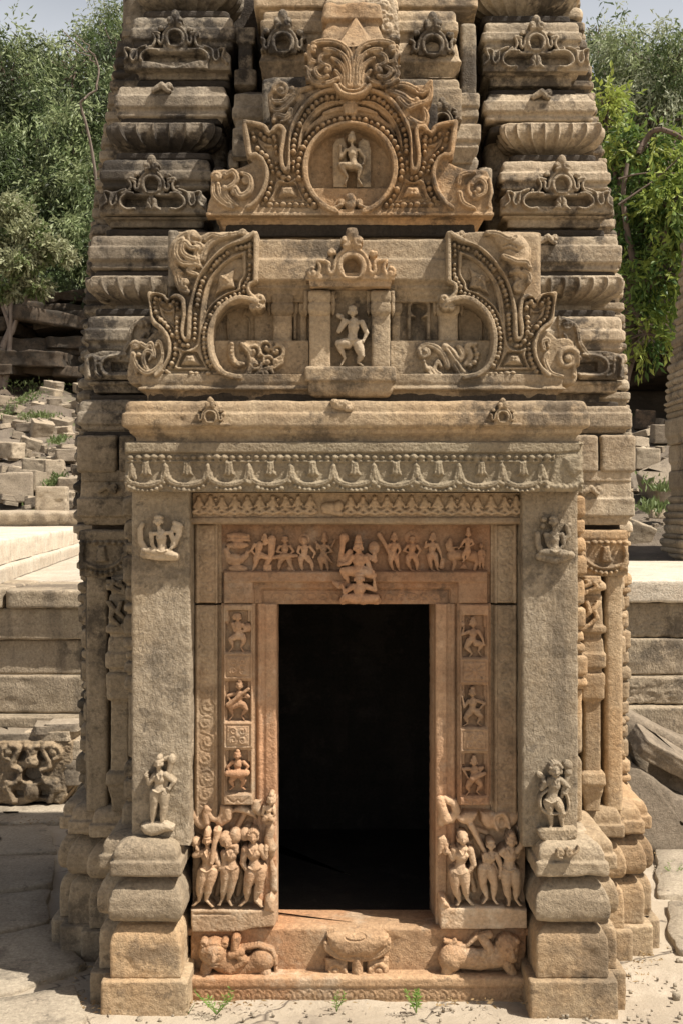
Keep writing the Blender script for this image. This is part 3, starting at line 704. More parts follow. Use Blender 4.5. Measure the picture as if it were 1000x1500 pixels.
    # crest foliage / makara head on the shoulder
    if side < 0:
        frond(R, t([(360, 350), (330, 300), (305, 230), (305, 150), (345, 90), (400, 60)]), 7, 6, 8, 13)
        frond(R, t([(430, 240), (360, 235), (325, 190), (330, 130), (365, 100)]), 6, 5, 12, 16)
        frond(R, t([(440, 215), (390, 200), (360, 165), (375, 120), (410, 150), (450, 150)]), 6, 5, 13, 16)
        frond(R, t([(455, 250), (440, 180), (470, 140), (430, 120)]), 5, 5, 11, 13)
        leafscroll(R, *t([(425, 82)])[0], 8, 12, 120, 1.1, 1, 5)
        frond(R, t([(385, 400), (350, 380), (330, 330), (330, 280), (355, 290)]), 6, 4, 9, 12)
        leafscroll(R, *t([(378, 350)])[0], 6.5, 12, 90, 1.3, 1, 3.2)
        frond(R, t([(440, 300), (410, 290), (390, 275), (430, 265)]), 4, 3, 12, 12)
        frond(R, t([(470, 210), (500, 140), (560, 90), (640, 70), (690, 60)]), 7, 5, 9, 10)
        frond(R, t([(490, 100), (530, 70), (590, 80), (640, 62)]), 4, 3, 12, 13)
        leafscroll(R, *t([(712, 64)])[0], 5.5, 11, 180, 1.2, 1, 3)
    else:
        # heavy animal head with a curled trunk
        hx = [(540, 60), (470, 55), (410, 60), (350, 75), (320, 120), (315, 190), (320, 240), (305, 300), (320, 350), (345, 395), (385, 410), (410, 380), (405, 330), (430, 260), (470, 180), (520, 110)]
        R.poly(t(hx), 17, 10, 'max', dome=14)
        R.ball(*t([(385, 130)])[0], 15, 8, .9, 13); R.ball(*t([(430, 90)])[0], 12, 8, .8, 8)
        frond(R, t([(560, 62), (500, 70), (440, 100), (400, 85)]), 5, 5, 13, 17)
        frond(R, t([(470, 200), (440, 215), (395, 235), (340, 240), (322, 270)]), 4.5, 5, 17, 21)
        frond(R, t([(420, 290), (370, 285), (325, 310), (322, 350)]), 5, 5, 15, 17)
        leafscroll(R, *t([(376, 378)])[0], 7.5, 13, 250, 1.2, -1, 3.8)
        R.ball(*t([(365, 272)])[0], 3.2, 4.5, 1.3, op='sub'); R.ball(*t([(408, 82)])[0], 4.0, 5, 1, op='sub')
        for q in ([(470, 140), (430, 130), (395, 150)], [(480, 165), (435, 158), (390, 178)], [(440, 320), (405, 300), (370, 330)]): R.groove(cr(t(q), 5), 1.4, 3)
        leafscroll(R, *t([(712, 64)])[0], 5.5, 11, 180, 1.2, -1, 3)
    o = R.build('carved_half_arch', M_PED2, ped1, back=-46, blur=1, wear=.32, seed=3 + side, freq=.16, zs=1.4)
    o['label'] = 'half arch with beaded rims and leafy crest' if side < 0 else 'half arch with beaded rims and an animal head on its shoulder'
    return o
half_arch(-1); half_arch(1)
# joined spandrel behind the shoulders
blockp('shoulder_block', 246, 262, .06, 336, 420, SL, ped1, depth=.2, r=.006)
blockp('shoulder_block', 745, 791, .06, 339, 452, M_PED2, ped1, depth=.2, r=.012)

# niche zone wall with small pilasters
def wallbits():
    k = dict(depth=.09)
    for x0, x1, cap in ((398, 430, 0), (452, 484, 1), (543, 571, 1), (571, 588, 2), (640, 672, 0), (438, 452, 2)):
        Y = .0 if cap == 1 else .05 if cap == 0 else .07
        y1 = 541 if cap == 1 else 502
        course('niche_pillar', x0 + (1 if cap == 1 else 2), x1 - (0 if cap == 1 else 2), Y, [(455, 0), (y1, 0)], M_PED2, ped1, depth=.1, amp=.001, chips=.003, step=.006)
        course('bracket', x0 - 1, x1 + 1, Y - .012, [(424, -4), (426, 0), (440, 0), (441, -2), (443, -2), (444, 0), (456, 0), (462, -4), (464, -8)], M_PED2, ped1, depth=.1, amp=.001, chips=.004, step=.006)
        if cap < 2:
            for xx in (x0 - 7, x1 + 0):
                course('bracket', xx, xx + 7, Y + .015, [(426, 0), (450, 0), (456, 0), (462, -3)], M_PED2, ped1, depth=.08, amp=.001, chips=.002, step=.006)
wallbits()
R = Relief(302, 424, 730, 502, .085, 1.0, base=0)
for cx in (349, 688): R.poly([(cx - 24, 436), (cx + 24, 436), (cx + 24, 500), (cx - 24, 500)], -3, 0, 'set'); R.band(cr([(cx - 14, 498), (cx - 15, 460), (cx, 444), (cx + 12, 452), (cx + 8, 462), (cx + 16, 470), (cx + 16, 498)], 5), 2, (-3, 0))      # wall with keyhole niches
for cx in (419, 613):
    R.poly([(cx - 17, 426), (cx + 17, 426), (cx + 17, 500), (cx - 17, 500)], 5, 0)
    R.poly([(cx - 11, 466), (cx + 11, 466), (cx + 11, 500), (cx - 11, 500)], -6, 0, 'set')
    R.ball(cx, 453, 11, 0, 0, 10, op='min'); R.poly(arc(cx, 453, 12, 11, 0, 360, 20), -6, 0, 'set'); R.poly([(cx - 5, 444), (cx, 436), (cx + 5, 444)], -6, 0, 'set')
    R.poly([(cx - 4, 455), (cx + 4, 455), (cx + 4, 470), (cx - 4, 470)], -6, 0, 'set')
R.build('keyhole_panel', M_PED2, ped1, back=-10, wear=.4, seed=5, zs=1.5)
# wall slabs under the half arches with foliage
for side in (-1, 1):
    m = (lambda p: p) if side < 0 else (lambda p: MIR(p, 515.5))
    x0, x1 = (300, 452) if side < 0 else (572, 731)
    R = Relief(x0, 499, x1, 562, .025, 1.0, base=0)
    t = lambda pts: m(T(pts, O1, 4))
    if side < 0:
        frond(R, t([(690, 905), (735, 880), (760, 800), (740, 740), (700, 700)]), 6, 6, 3, 6)
        frond(R, t([(640, 700), (640, 770), (670, 815), (710, 815)]), 6, 5, 4, 6)
        R.beads(cr(t([(645, 700), (640, 760), (665, 812), (700, 830)]), 5), 3.2, 5.5, 6, 1)
        for c in ((770, 740, 10, 1), (845, 720, 12, -1), (905, 740, 11, 1), (780, 815, 9, -1), (850, 800, 8, 1), (905, 800, 8, -1), (845, 870, 9, 1)):
            leafscroll(R, *t([c[:2]])[0], c[2], 6, 40 * c[2], 1.1, c[3] * -1, 3.0, 1.1)
        frond(R, t([(780, 880), (830, 850), (900, 830), (930, 790), (945, 730), (900, 695)]), 4, 4, 5, 6)
        for c in ((700, 740, 4), (725, 760, 3.5), (830, 745, 4), (770, 775, 3)): R.ball(*t([c[:2]])[0], c[2], 5, 1, op='sub')
    else:
        o2 = (430, 330)
        tt = lambda pts: T(pts, o2, 4)
        frond(R, tt([(1130, 905), (1060, 905), (1000, 880), (955, 830), (930, 760), (880, 710)]), 8, 9, 2, 5)
        frond(R, tt([(1000, 880), (900, 910), (830, 890), (790, 840)]), 7, 6, 4, 5)
        frond(R, tt([(900, 830), (870, 760), (820, 715), (760, 705), (725, 740)]), 6, 5, 4, 6)
        leafscroll(R, *tt([(765, 745)])[0], 9, 6, 200, 1.2, -1, 4)
        frond(R, tt([(860, 880), (820, 850), (840, 800), (860, 830)]), 4, 3, 5, 6)
        R.beads(cr(tt([(760, 800), (770, 840), (800, 885)]), 5), 4, 6.5, 5, 1)
        frond(R, tt([(960, 800), (985, 760), (960, 710)]), 5, 5, 5, 6); frond(R, tt([(1000, 820), (1030, 770), (1010, 710), (1060, 700)]), 5, 5, 5, 7)
        R.beads(cr(tt([(1000, 830), (1040, 820), (1070, 770), (1050, 705)]), 5), 4, 7, 6, 1)
        for q in ([(880, 740), (930, 800), (975, 870)], [(905, 725), (950, 790), (1000, 850)]): R.groove(cr(tt(q), 5), 1.4, 3)
    R.build('foliage_panel', M_PED2, ped1, back=-12, wear=.5, seed=7 + side, zs=1.3)

# central niche: gavaksha top, entablature, back wall, base slab
def gav(R, cx, cy, r, z, foot, S=1.0, knobs=True, hole=-10):
    """horseshoe dormer: ring, ogee hood with volutes, finial; (cx,cy) arch centre"""
    g = lambda pts: [(cx + x * S, cy + y * S) for x, y in pts]
    hood = [(-r * 1.5, foot), (-r * 1.55, foot * .55), (-r * 1.35, 0), (-r * 1.15, -r * .75), (-r * .6, -r * 1.35), (-r * .3, -r * 1.8), (-r * .45, -r * 2.3), (0, -r * 3.3), (r * .45, -r * 2.3), (r * .3, -r * 1.8), (r * .6, -r * 1.35), (r * 1.15, -r * .75), (r * 1.35, 0), (r * 1.55, foot * .55), (r * 1.5, foot)]
    R.poly(g(hood), z + 3, 2.5)
    for sg in (-1, 1):
        R.band(cr(g([(0, -r * 1.9), (sg * r * .42, -r * 1.55), (sg * r * 1.05, -r * 1.0), (sg * r * 1.42, -r * .3), (sg * r * 1.5, r * .3), (sg * r * 1.75, r * .62), (sg * r * 1.98, r * .3), (sg * r * 1.95, -r * .25), (sg * r * 2.3, -r * .5)]), 5), r * .2 * S, (z + 2, z + 6), 'round')
        if knobs:
            leafscroll(R, *g([(sg * r * .62, -r * 2.15)])[0], r * .42 * S, z + 6, 90, 1.0, sg, r * .24 * S)
            leafscroll(R, *g([(sg * r * 1.75, -r * 1.15)])[0], r * .28 * S, z + 4, 0, 1.0, sg, r * .2 * S)
    R.ball(*g([(0, -r * 2.75)])[0], r * .55 * S, z + 3, .8, r * .75 * S)
    R.band(arc(cx, cy, r * S, r * S, 0, 360, 40), r * .26 * S, (z + 3, z + 7), 'flat')
    R.poly(arc(cx, cy - r * .06 * S, r * .74 * S, r * .74 * S, 0, 360, 30), hole, 0, 'set')
    R.poly([(cx - r * .7 * S, cy + r * .45 * S), (cx + r * .7 * S, cy + r * .45 * S), (cx + r * .55 * S, cy + r * .85 * S), (cx - r * .55 * S, cy + r * .85 * S)], z + 1, 1, 'set')
R = Relief(446, 337, 580, 428, -.04, 1.0)
R.poly([(448, 398), (452, 396), (466, 398), (474, 404), (555, 404), (566, 397), (577, 398), (578, 412), (448, 412)], 6, 2.5)
R.poly([(452, 411), (574, 411), (572, 421), (454, 421)], 2, 1.5)
gav(R, 515, 392, 17, 3, 14, 1.0)
for sg in (-1, 1):
    R.poly([(515 + sg * 22, 404), (515 + sg * 26, 375), (515 + sg * 50, 384), (515 + sg * 46, 404)], 4, 3)
    leafscroll(R, 515 + sg * 56, 401, 7, 6, 270, 1.1, sg, 3.4)
    frond(R, [(515 + sg * 50, 405), (515 + sg * 46, 392), (515 + sg * 50, 384), (515 + sg * 40, 384)], 3, 3, 6, 8, vein=False)
R.build('arched_hood', M_PED, ped1, back=-30, wear=.4, seed=12, zs=1.3)
R = Relief(480, 424, 546, 540, .045, 1.0, base=0)
R.poly([(482, 424), (490, 424), (490, 450), (486, 460), (480, 460)], 6, 2); R.poly([(534, 424), (546, 424), (546, 460), (538, 455)], 6, 2)
R.build('niche_back', M_PED2, ped1, back=-6, wear=.4, seed=14)
course('niche_base', 446, 580, -.055, [(536, -3), (538, 0), (558, 0), (559, -4), (572, -5), (579, -9), (581, -16)], M_PED2, ped1, depth=.2, amp=.0025, chips=.01, step=.008)

# ---------------------------------------------------------------- carved human figures
def sgn(a): return -1 if a < 0 else 1
def figure(R, S, head, neck, hips, arms, legs, z=0, female=False, hr=.078, hair=None, kz=1.15, belly=0, face=1, fat=1.0, feet=True, tw=1.0):
    """S: body height px; arms: two lists [shoulder, elbow, hand]; legs: two lists [hip, knee, ankle, toe]"""
    u = S * 1.0
    fat = fat * 1.28; tw = tw * 1.22
    hx, hy = head; nx, ny = neck; px_, py_ = hips
    zt = z + .085 * u
    for lg in legs:
        h_, k_, a_ = lg[0], lg[1], lg[2]
        mid = ((h_[0] + k_[0]) / 2, (h_[1] + k_[1]) / 2); cm = (k_[0] * .6 + a_[0] * .4, k_[1] * .6 + a_[1] * .4)
        R.limb([h_, mid, k_, cm, a_], [.060 * u * fat, .052 * u * fat, .038 * u * fat, .036 * u * fat, .022 * u], [zt - .01 * u, zt, zt + .005 * u, zt - .01 * u, zt - .01 * u], kz)
        if feet:
            t_ = lg[3] if len(lg) > 3 else (a_[0] + sgn(a_[0] - px_) * .06 * u, a_[1] + .02 * u)
            R.limb([a_, t_], [.022 * u, .018 * u], [zt - .01 * u, zt], kz)
            for j in (-1, 0, 1): R.ball(t_[0] + j * .012 * u + sgn(t_[0] - a_[0]) * .01 * u, t_[1] + .004 * u, .010 * u, zt + .005 * u, 1)
    sh = [a[0] for a in arms]
    sc = ((sh[0][0] + sh[1][0]) / 2, (sh[0][1] + sh[1][1]) / 2)
    wst = (sc[0] * .38 + px_ * .62, sc[1] * .38 + py_ * .62)
    # torso: chest, waist, pelvis as overlapping tapered masses
    cx_ = (sc[0] * .75 + px_ * .25, sc[1] * .75 + py_ * .25)
    R.limb([(sh[0][0] * .7 + sc[0] * .3, sh[0][1] * .7 + sc[1] * .3), (sh[1][0] * .7 + sc[0] * .3, sh[1][1] * .7 + sc[1] * .3)], [.036 * u, .036 * u], [zt, zt], kz)
    R.limb([cx_, wst], [.072 * u * tw, (.050 if female else .056) * u * tw], [zt - .01 * u, zt - .012 * u], kz * .9)
    R.limb([sc, cx_], [.062 * u * tw, .074 * u * tw], [zt - .01 * u, zt - .008 * u], kz * .9)
    R.limb([wst, (px_, py_)], [(.050 if female else .056) * u * tw, (.080 if female else .070) * u * tw], [zt - .012 * u, zt - .012 * u], kz * .9)
    if belly: R.ball(wst[0], wst[1], belly * u, zt, .9)
    if female:
        dx = (sh[1][0] - sh[0][0]); sg_ = .23 * dx
        for s_ in (-1, 1): R.ball(cx_[0] + s_ * sg_, cx_[1] - .008 * u, .043 * u, zt + .035 * u, 1.15)
    if S > 80:      # belt, necklace, armlets
        bw = .066 * u * tw; R.band(cr([(px_ - bw, py_ - .01 * u), (px_, py_ + .022 * u), (px_ + bw, py_ - .01 * u)], 4), .012 * u, (zt + .02 * u, zt + .085 * u * kz))
        R.band(cr([(sh[0][0] * .45 + sc[0] * .55, sc[1] - .02 * u), (sc[0], sc[1] + .045 * u), (sh[1][0] * .45 + sc[0] * .55, sc[1] - .02 * u)], 4), .010 * u, (zt + .03 * u, zt + .082 * u * kz))
    R.limb([(nx, ny), (hx, hy)], [.028 * u, .028 * u], [zt + .01 * u, zt + .02 * u], 1.1)
    for a in arms:
        n = len(a)
        rs = [.034, .027, .027, .020][:n] if n == 4 else [.034, .026, .021]
        R.limb(a[:3], [.034 * u * fat, .027 * u * fat, .019 * u], [zt + .005 * u, zt + .01 * u, zt + .035 * u], kz)
        hnd = a[2]; fx, fy = a[3] if n > 3 else (hnd[0] + .3 * (hnd[0] - a[1][0]), hnd[1] + .3 * (hnd[1] - a[1][1]))
        R.ball(hnd[0], hnd[1], .026 * u, zt + .04 * u, 1.0)
        L_ = math.hypot(fx - hnd[0], fy - hnd[1]) + 1e-6; vx, vy = (fx - hnd[0]) / L_, (fy - hnd[1]) / L_
        for j, ln in zip((-1.5, -.5, .5, 1.5), (.036, .043, .041, .032)):
            bx, by = hnd[0] - vy * j * .0115 * u, hnd[1] + vx * j * .0115 * u
            R.seg((bx, by), (bx + vx * ln * u, by + vy * ln * u), .0085 * u, .007 * u, zt + .05 * u, zt + .04 * u, 1.1)
        R.seg(hnd, (hnd[0] - vy * .032 * u + vx * .018 * u, hnd[1] + vx * .032 * u + vy * .018 * u), .009 * u, .007 * u, zt + .05 * u, zt + .045 * u, 1.1)
    # head
    r = hr * u; zh = zt + .035 * u
    R.ball(hx, hy, r * .84, zh, 1.15, r * 1.10); R.ball(hx, hy + r * .42, r * .60, zh, 1.25, r * .72)
    for s_ in (-1, 1): R.ball(hx + s_ * r * .86, hy + r * .25, r * .20, zh + .2 * r, 1.0, r * .42)     # ears
    if face:
        f_ = face
        for s_ in (-1, 1):
            R.ball(hx + s_ * r * .34, hy - r * .02, r * .24, 0, .75, r * .15, op='sub')
            R.ball(hx + s_ * r * .34, hy, r * .15, zh + r * .78, .5, r * .09)
        R.seg((hx, hy - r * .05), (hx, hy + r * .32), r * .10, r * .17, zh + r * .95, zh + r * 1.10, 1.0)
        R.seg((hx - r * .24, hy + r * .60), (hx + r * .24, hy + r * .60), r * .09, r * .09, 0, 0, 1.4, op='sub')
        R.seg((hx - r * .22, hy + r * .70), (hx + r * .22, hy + r * .70), r * .10, r * .10, zh + r * .80, zh + r * .80, 1)
    h = hair or 'cap'
    if h == 'cap': R.ball(hx, hy - r * .55, r * .92, zh + .10 * r, 1.15, r * .62); R.groove([(hx - r * .8, hy - r * .32), (hx, hy - r * .42), (hx + r * .8, hy - r * .32)], r * .14, r * .2)
    if h == 'crown': R.limb([(hx, hy - r * .6), (hx, hy - r * 1.9)], [r * .85, r * .55], [zh, zh], 1.2); R.groove([(hx - r, hy - r * .75), (hx + r, hy - r * .75)], r * .14, r * .3)
    if h == 'bun': R.ball(hx, hy - r * .5, r * .95, zh, 1.15, r * .6); R.ball(hx + r * .1, hy - r * 1.15, r * .62, zh, 1.1)
    if h == 'curls':
        for a in np.linspace(200, 340, 7): R.ball(hx + r * .9 * math.cos(math.radians(a)), hy - r * .15 + r * .95 * math.sin(math.radians(a)), r * .28, zh + r * .5, 1)
        R.ball(hx, hy - r * .6, r * .85, zh + .1 * r, 1.15, r * .55)
    if h == 'side': R.ball(hx - r * .75, hy - r * .1, r * .75, zh - .2 * r, 1.1, r * .9); R.ball(hx, hy - r * .5, r * .92, zh + .1 * r, 1.15, r * .62)
    if h == 'halo': R.ball(hx, hy - r * .6, r * .9, zh, 1.15, r * .6)
def fig_obj(name, x0, y0, x1, y1, Y, mat, parent, fn, step=.75, back=-3, label=None, wear=.25, blur=1, seed=1):
    R = Relief(x0, y0, x1, y1, Y, step); fn(R)
    o = R.build(name, mat, parent, back=back, blur=blur, wear=wear, seed=seed, freq=.3)
    if label: o['label'] = label
    return o
def f_niche1(R):
    t = lambda p: T(p, (430, 330), 4)
    figure(R, 92, t([(343, 515)])[0], t([(345, 565)])[0], t([(340, 680)])[0],
           [t([(305, 575), (265, 630), (290, 560), (272, 540)]), t([(398, 580), (425, 640), (405, 690), (375, 688)])],
           [t([(315, 700), (262, 700), (300, 785), (280, 825)]), t([(375, 705), (395, 770), (375, 810), (400, 828)])], z=5, fat=1.15, belly=.066, tw=1.05, hair='cap')
    R.limb(t([(280, 545), (262, 535)]), [4.5, 3.6], [9, 9], 1)
fig_obj('carved_figure', 482, 438, 544, 541, .045, M_PALE, ped1, f_niche1, back=-2, label='small dancing figure carved in the lower niche')

# ================================================================= upper pediment
O2 = (295, 100); CX2 = 512.5
def upper():
    x0, x1 = 303, 722
    R = Relief(x0, 56, x1, 318, .08, .8)
    for side in (-1, 1):
        m = (lambda p: p) if side < 0 else (lambda p: MIR(p, CX2))
        t = lambda pts: m(T(pts, O2, 4))
        R.poly(t([(38, 860), (38, 830), (45, 790), (58, 760), (58, 640), (72, 603), (130, 598), (190, 600), (240, 585), (300, 558), (285, 545), (270, 540), (250, 430), (238, 325), (280, 316), (390, 343), (400, 372), (425, 350), (430, 300), (405, 230), (402, 140), (440, 105), (490, 106), (520, 122), (560, 116), (620, 114), (660, 120), (740, 130), (875, 125), (875, 860)]), 5, 3)
    # hollow medallion
    R.poly(arc(512.5, 249, 62, 62, 0, 360, 60), -16, 0, 'set')
    R.poly([(452, 273), (573, 273), (573, 312), (452, 312)], -4, 1, 'max')
    for side in (-1, 1):
        m = (lambda p: p) if side < 0 else (lambda p: MIR(p, CX2))
        t = lambda pts: m(T(pts, O2, 4))
        # dark lens between the two arches with a twisted garland
        R.poly(t([(868, 215), (790, 222), (710, 255), (650, 310), (605, 380), (585, 470), (588, 500), (610, 430), (660, 365), (730, 320), (800, 300), (868, 296)]), -7, 0, 'set')
        frond(R, t([(868, 262), (800, 262), (730, 285), (680, 320), (640, 350), (612, 395)]), 8, 3, -3, 2, vein=False)
        frond(R, t([(860, 240), (790, 250), (720, 272)]), 4, 4, 4, 4)
        rim = t([(800, 140), (740, 150), (670, 180), (612, 230), (572, 290), (542, 345), (528, 400), (522, 480), (520, 560), (510, 603)])
        U = t([(510, 603), (494, 612), (478, 585), (470, 520), (482, 440), (486, 380), (462, 357), (432, 370), (415, 395), (393, 392), (375, 360), (325, 343), (258, 332)])
        low = t([(258, 332), (275, 430), (288, 520), (332, 522), (370, 560), (388, 620), (382, 685), (355, 750), (318, 800), (280, 828)])
        for p in (rim, U, low): R.band(cr(p, 4), 4.0, (5, 13), 'flat')
        b1 = t([(800, 176), (735, 186), (690, 206), (655, 235), (625, 265), (600, 300), (580, 335), (563, 370), (550, 410), (545, 450), (543, 490), (543, 530), (543, 580), (538, 630), (505, 655), (462, 630), (445, 590), (440, 550), (440, 510), (440, 475), (438, 440), (436, 410), (405, 432), (370, 415), (340, 385), (305, 378), (310, 415), (320, 460), (345, 495), (380, 520), (400, 555), (415, 590), (422, 635), (415, 680), (405, 720), (385, 765), (362, 798)])
        R.band(cr(b1, 4), 5.0, (.3, .3), 'flat', 'min')
        R.band(cr(t([(800, 206), (730, 215), (665, 258), (615, 320), (585, 390), (572, 470), (568, 560), (562, 640), (540, 668), (505, 684), (465, 668), (440, 690), (430, 740), (405, 780)]), 4), 1.8, (4, 8), 'round')
        R.beads(cr(b1, 5), 4.0, 8.2, 4.0, 1.2, 1.0)
        b2 = t([(365, 804), (635, 808)]); R.band(b2, 4.2, (2.2, 2.2), 'flat', 'min'); R.beads(b2, 3.6, 9.5, 4, 1.2, 1.3)
        # pyramid box
        R.poly(t([(462, 684), (550, 684), (592, 778), (428, 778)]), 0, 0, 'min'); R.poly(t([(470, 694), (542, 694), (570, 765), (446, 765)]), 8, 9)
        if side < 0: R.poly(t([(475, 712), (535, 712), (535, 752), (475, 752)]), 9.5, 2)
        else:
            fx, fy = t([(505, 735)])[0]
            for a in range(45, 405, 90): R.ball(fx + 3.6 * math.cos(math.radians(a)), fy + 3.6 * math.sin(math.radians(a)), 3.2, 7, .9)
        R.poly(t([(350, 440), (375, 470), (418, 470), (425, 540), (390, 500)]), 1, 0, 'min')
        # end scroll blocks
        if side < 0:
            leafscroll(R, *t([(95, 650)])[0], 6.5, 8, 200, 1.1, 1, 3.4)
            frond(R, t([(75, 690), (80, 750), (125, 800), (190, 830)]), 4, 5, 7, 8); frond(R, t([(105, 690), (120, 760), (180, 815)]), 4, 4, 8, 9); frond(R, t([(140, 710), (160, 770), (220, 820)]), 5, 4, 8, 9)
            frond(R, t([(150, 640), (190, 620), (215, 660), (190, 700), (150, 720)]), 5, 5, 9, 11)
            frond(R, t([(195, 740), (205, 720), (230, 760), (275, 745), (295, 700), (285, 650), (240, 630)]), 6, 4.5, 9, 11)
            leafscroll(R, *t([(262, 665)])[0], 6, 9, 0, 1.0, 1, 3)
            R.poly(t([(300, 560), (345, 560), (375, 620), (370, 690), (320, 770), (275, 800), (300, 700), (290, 640)]), 3, 2)
        else:
            leafscroll(R, *t([(125, 725)])[0], 19, 6, 300, 1.15, -1, 4.2, k=.8); frond(R, t([(160, 690), (120, 660), (85, 690), (90, 740), (125, 760), (145, 735)]), 4, 3.4, 6, 8)
            frond(R, t([(60, 660), (52, 740), (70, 820)]), 3, 3, 7, 8, vein=False); frond(R, t([(240, 690), (225, 640), (150, 622)]), 4.5, 4, 7, 9); frond(R, t([(235, 740), (215, 800), (150, 830)]), 5, 4, 7, 8)
        # shoulder foliage
        if side < 0:
            leafscroll(R, *t([(472, 148)])[0], 11, 10, 180, 1.3, 1, 4.6)
            frond(R, t([(410, 170), (420, 250), (470, 260), (540, 200), (580, 150), (650, 125)]), 5, 5, 8, 9); frond(R, t([(430, 215), (480, 215), (520, 180), (560, 140)]), 5, 4, 10, 10)
            frond(R, t([(430, 320), (445, 290), (500, 300), (530, 260), (520, 300), (470, 330)]), 5, 4, 8, 9); frond(R, t([(520, 330), (560, 240), (620, 175), (700, 140)]), 5, 4, 6, 7)
            frond(R, t([(560, 200), (600, 180), (610, 210), (590, 225)]), 4, 4, 7, 8); R.ball(*t([(535, 145)])[0], 6, 8, .9)
        else:
            frond(R, t([(640, 118), (560, 115), (500, 140), (450, 165), (425, 130), (405, 105)]), 5, 6, 8, 12)
            frond(R, t([(650, 150), (570, 180), (520, 215), (450, 225), (410, 190), (404, 110)]), 7, 5, 8, 11)
            frond(R, t([(590, 200), (540, 250), (500, 240), (430, 215)]), 6, 4, 10, 12); frond(R, t([(560, 270), (520, 320), (450, 350), (430, 300), (445, 255)]), 7, 5, 7, 10)
            frond(R, t([(550, 300), (530, 350), (480, 360)]), 5, 4, 8, 9); R.ball(*t([(485, 205)])[0], 5, 9, 1); R.ball(*t([(500, 335)])[0], 5, 9, 1); R.ball(*t([(475, 150)])[0], 4, 6, 1, op='sub')
    # round medallion frame
    R.band(arc(512.5, 249, 65.5, 66.5, -252, 72, 70), 4.8, (4, 11), 'flat')
    R.band(arc(512.5, 249, 75, 73.5, -228, 48, 70), 5.2, (1, 1), 'flat', 'min')
    R.beads(arc(512.5, 249, 75, 73.5, -226, 46, 90), 4.3, 9.0, 3.5, 1.2)
    for sg in (-1, 1):
        R.band(cr([(512.5 + sg * 45, 298), (512.5 + sg * 38, 306), (512.5 + sg * 24, 307), (512.5 + sg * 13, 303)], 6), 3.2, (4, 10), 'flat')
    R.poly([(470, 308), (555, 308), (560, 318), (465, 318)], 6, 1)
    for x, y, r in ((500, 298, 6), (512.5, 292, 8), (525, 298, 6)): R.ball(x, y, r, 5, .5)
    R.ball(512.5, 301, 9, 5, .4)
    # keystone clasp with fingers
    for i in range(4): R.seg((505 + i * 5, 158), (506.5 + i * 4.4, 170), 3.2, 2.8, 8, 9, 1.1)
    R.poly([(507, 150), (520, 150), (524, 162), (503, 162)], 10, 4)
    R.poly([(303, 313), (722, 313), (722, 318), (303, 318)], 7, 1)
    o = R.build('beaded_medallion', M_PED, ped2, back=-20, wear=.3, seed=21, freq=.15, zs=1.35)
    # crest ring and leaf crown
    R = Relief(446, 55, 585, 156, .06, .8)
    for side in (-1, 1):
        m = (lambda p: p) if side < 0 else (lambda p: [(1033 - x, y) for x, y in p])
        t = lambda pts: m(T(pts, (360, 0), 2.941))
        R.poly(t([(458, 385), (440, 398), (400, 385), (340, 388), (290, 380), (268, 350), (275, 320), (265, 290), (275, 250), (262, 215), (285, 192), (360, 188), (420, 200), (450, 240), (458, 300)]), 6, 4)
        hd = 1 if side < 0 else -1
        for pts, w0, w1, z in (([(450, 385), (453, 310), (440, 240), (400, 205), (340, 196), (290, 205)], 5.5, 5, 12), ([(440, 385), (440, 310), (420, 262), (380, 235), (340, 232)], 5, 4, 13), ([(428, 388), (425, 330), (405, 290), (370, 268)], 5, 4, 12),
                              ([(415, 390), (408, 350), (385, 320)], 4.5, 4, 11), ([(300, 215), (275, 240), (285, 275), (315, 285)], 4.5, 4, 11), ([(290, 290), (272, 330), (300, 370), (360, 372), (395, 355)], 5, 5, 11), ([(330, 300), (300, 320), (320, 350), (355, 345)], 4.5, 4, 13), ([(370, 245), (330, 255), (320, 285), (350, 300)], 4, 4, 13)):
            frond(R, t(pts), w0, w1, z - 3, z)
        leafscroll(R, *t([(350, 318)])[0], 6, 13, 250, 1.1, hd, 3.2); leafscroll(R, *t([(298, 225)])[0], 5, 12, 90, 1.0, hd, 3)
        for c_ in ((385, 300), (325, 222), (300, 262), (395, 250), (335, 375)): R.ball(*t([c_])[0], 2.8, 4, 1.2, op='sub')
        for i_ in range(9): R.ball(*t([(275 + 14 * math.sin(i_ * 2.3), 215 + i_ * 18)])[0], 3.2, 9, 1)
    R.band(cr([(492, 131), (500, 141), (515, 145), (531, 141), (540, 131)], 6), 4.5, (6, 14), 'round')
    R.band(cr([(497, 129), (505, 136), (515, 138), (526, 136), (534, 129)], 6), 2.5, (8, 13), 'round')
    R.seg((517, 128), (517, 70), 3, 3.5, 6, 9, 1)
    o2 = R.build('leafy_crest', M_PED, ped2, back=-40, wear=.4, seed=22, freq=.15, zs=1.35); o2['label'] = 'pair of curling acanthus leaves'
    # broken pyramid stone above the crest
    Y = .16; seedc[0] += 1
    mb = MB(); a = [P(494, 69, .015), P(543, 67, .015), P(552, 66, .16), P(486, 68, .16)]; ap = P(520, 26, .10)
    V = A(a + [ap]); ts = []; Fs = []; VV = []
    for i in range(4):
        p, q = V[i], V[(i + 1) % 4]; n_ = 10; st = len(VV)
        for r_ in range(n_ + 1):
            for c_ in range(n_ + 1): VV.append((p + (q - p) * c_ / n_) * (1 - r_ / n_) + V[4] * (r_ / n_))
        for r_ in range(n_):
            for c_ in range(n_): b_ = st + r_ * (n_ + 1) + c_; Fs.append([b_, b_ + 1, b_ + n_ + 2, b_ + n_ + 1])
    VV = A(VV); Fs = A(Fs); d = fnoise(VV, 30, 3, 4) * .004; VV = VV + d[:, None]
    py_ = mesh_obj('pyramid_stone', VV, Fs, M_PED, ped2, smooth=False)
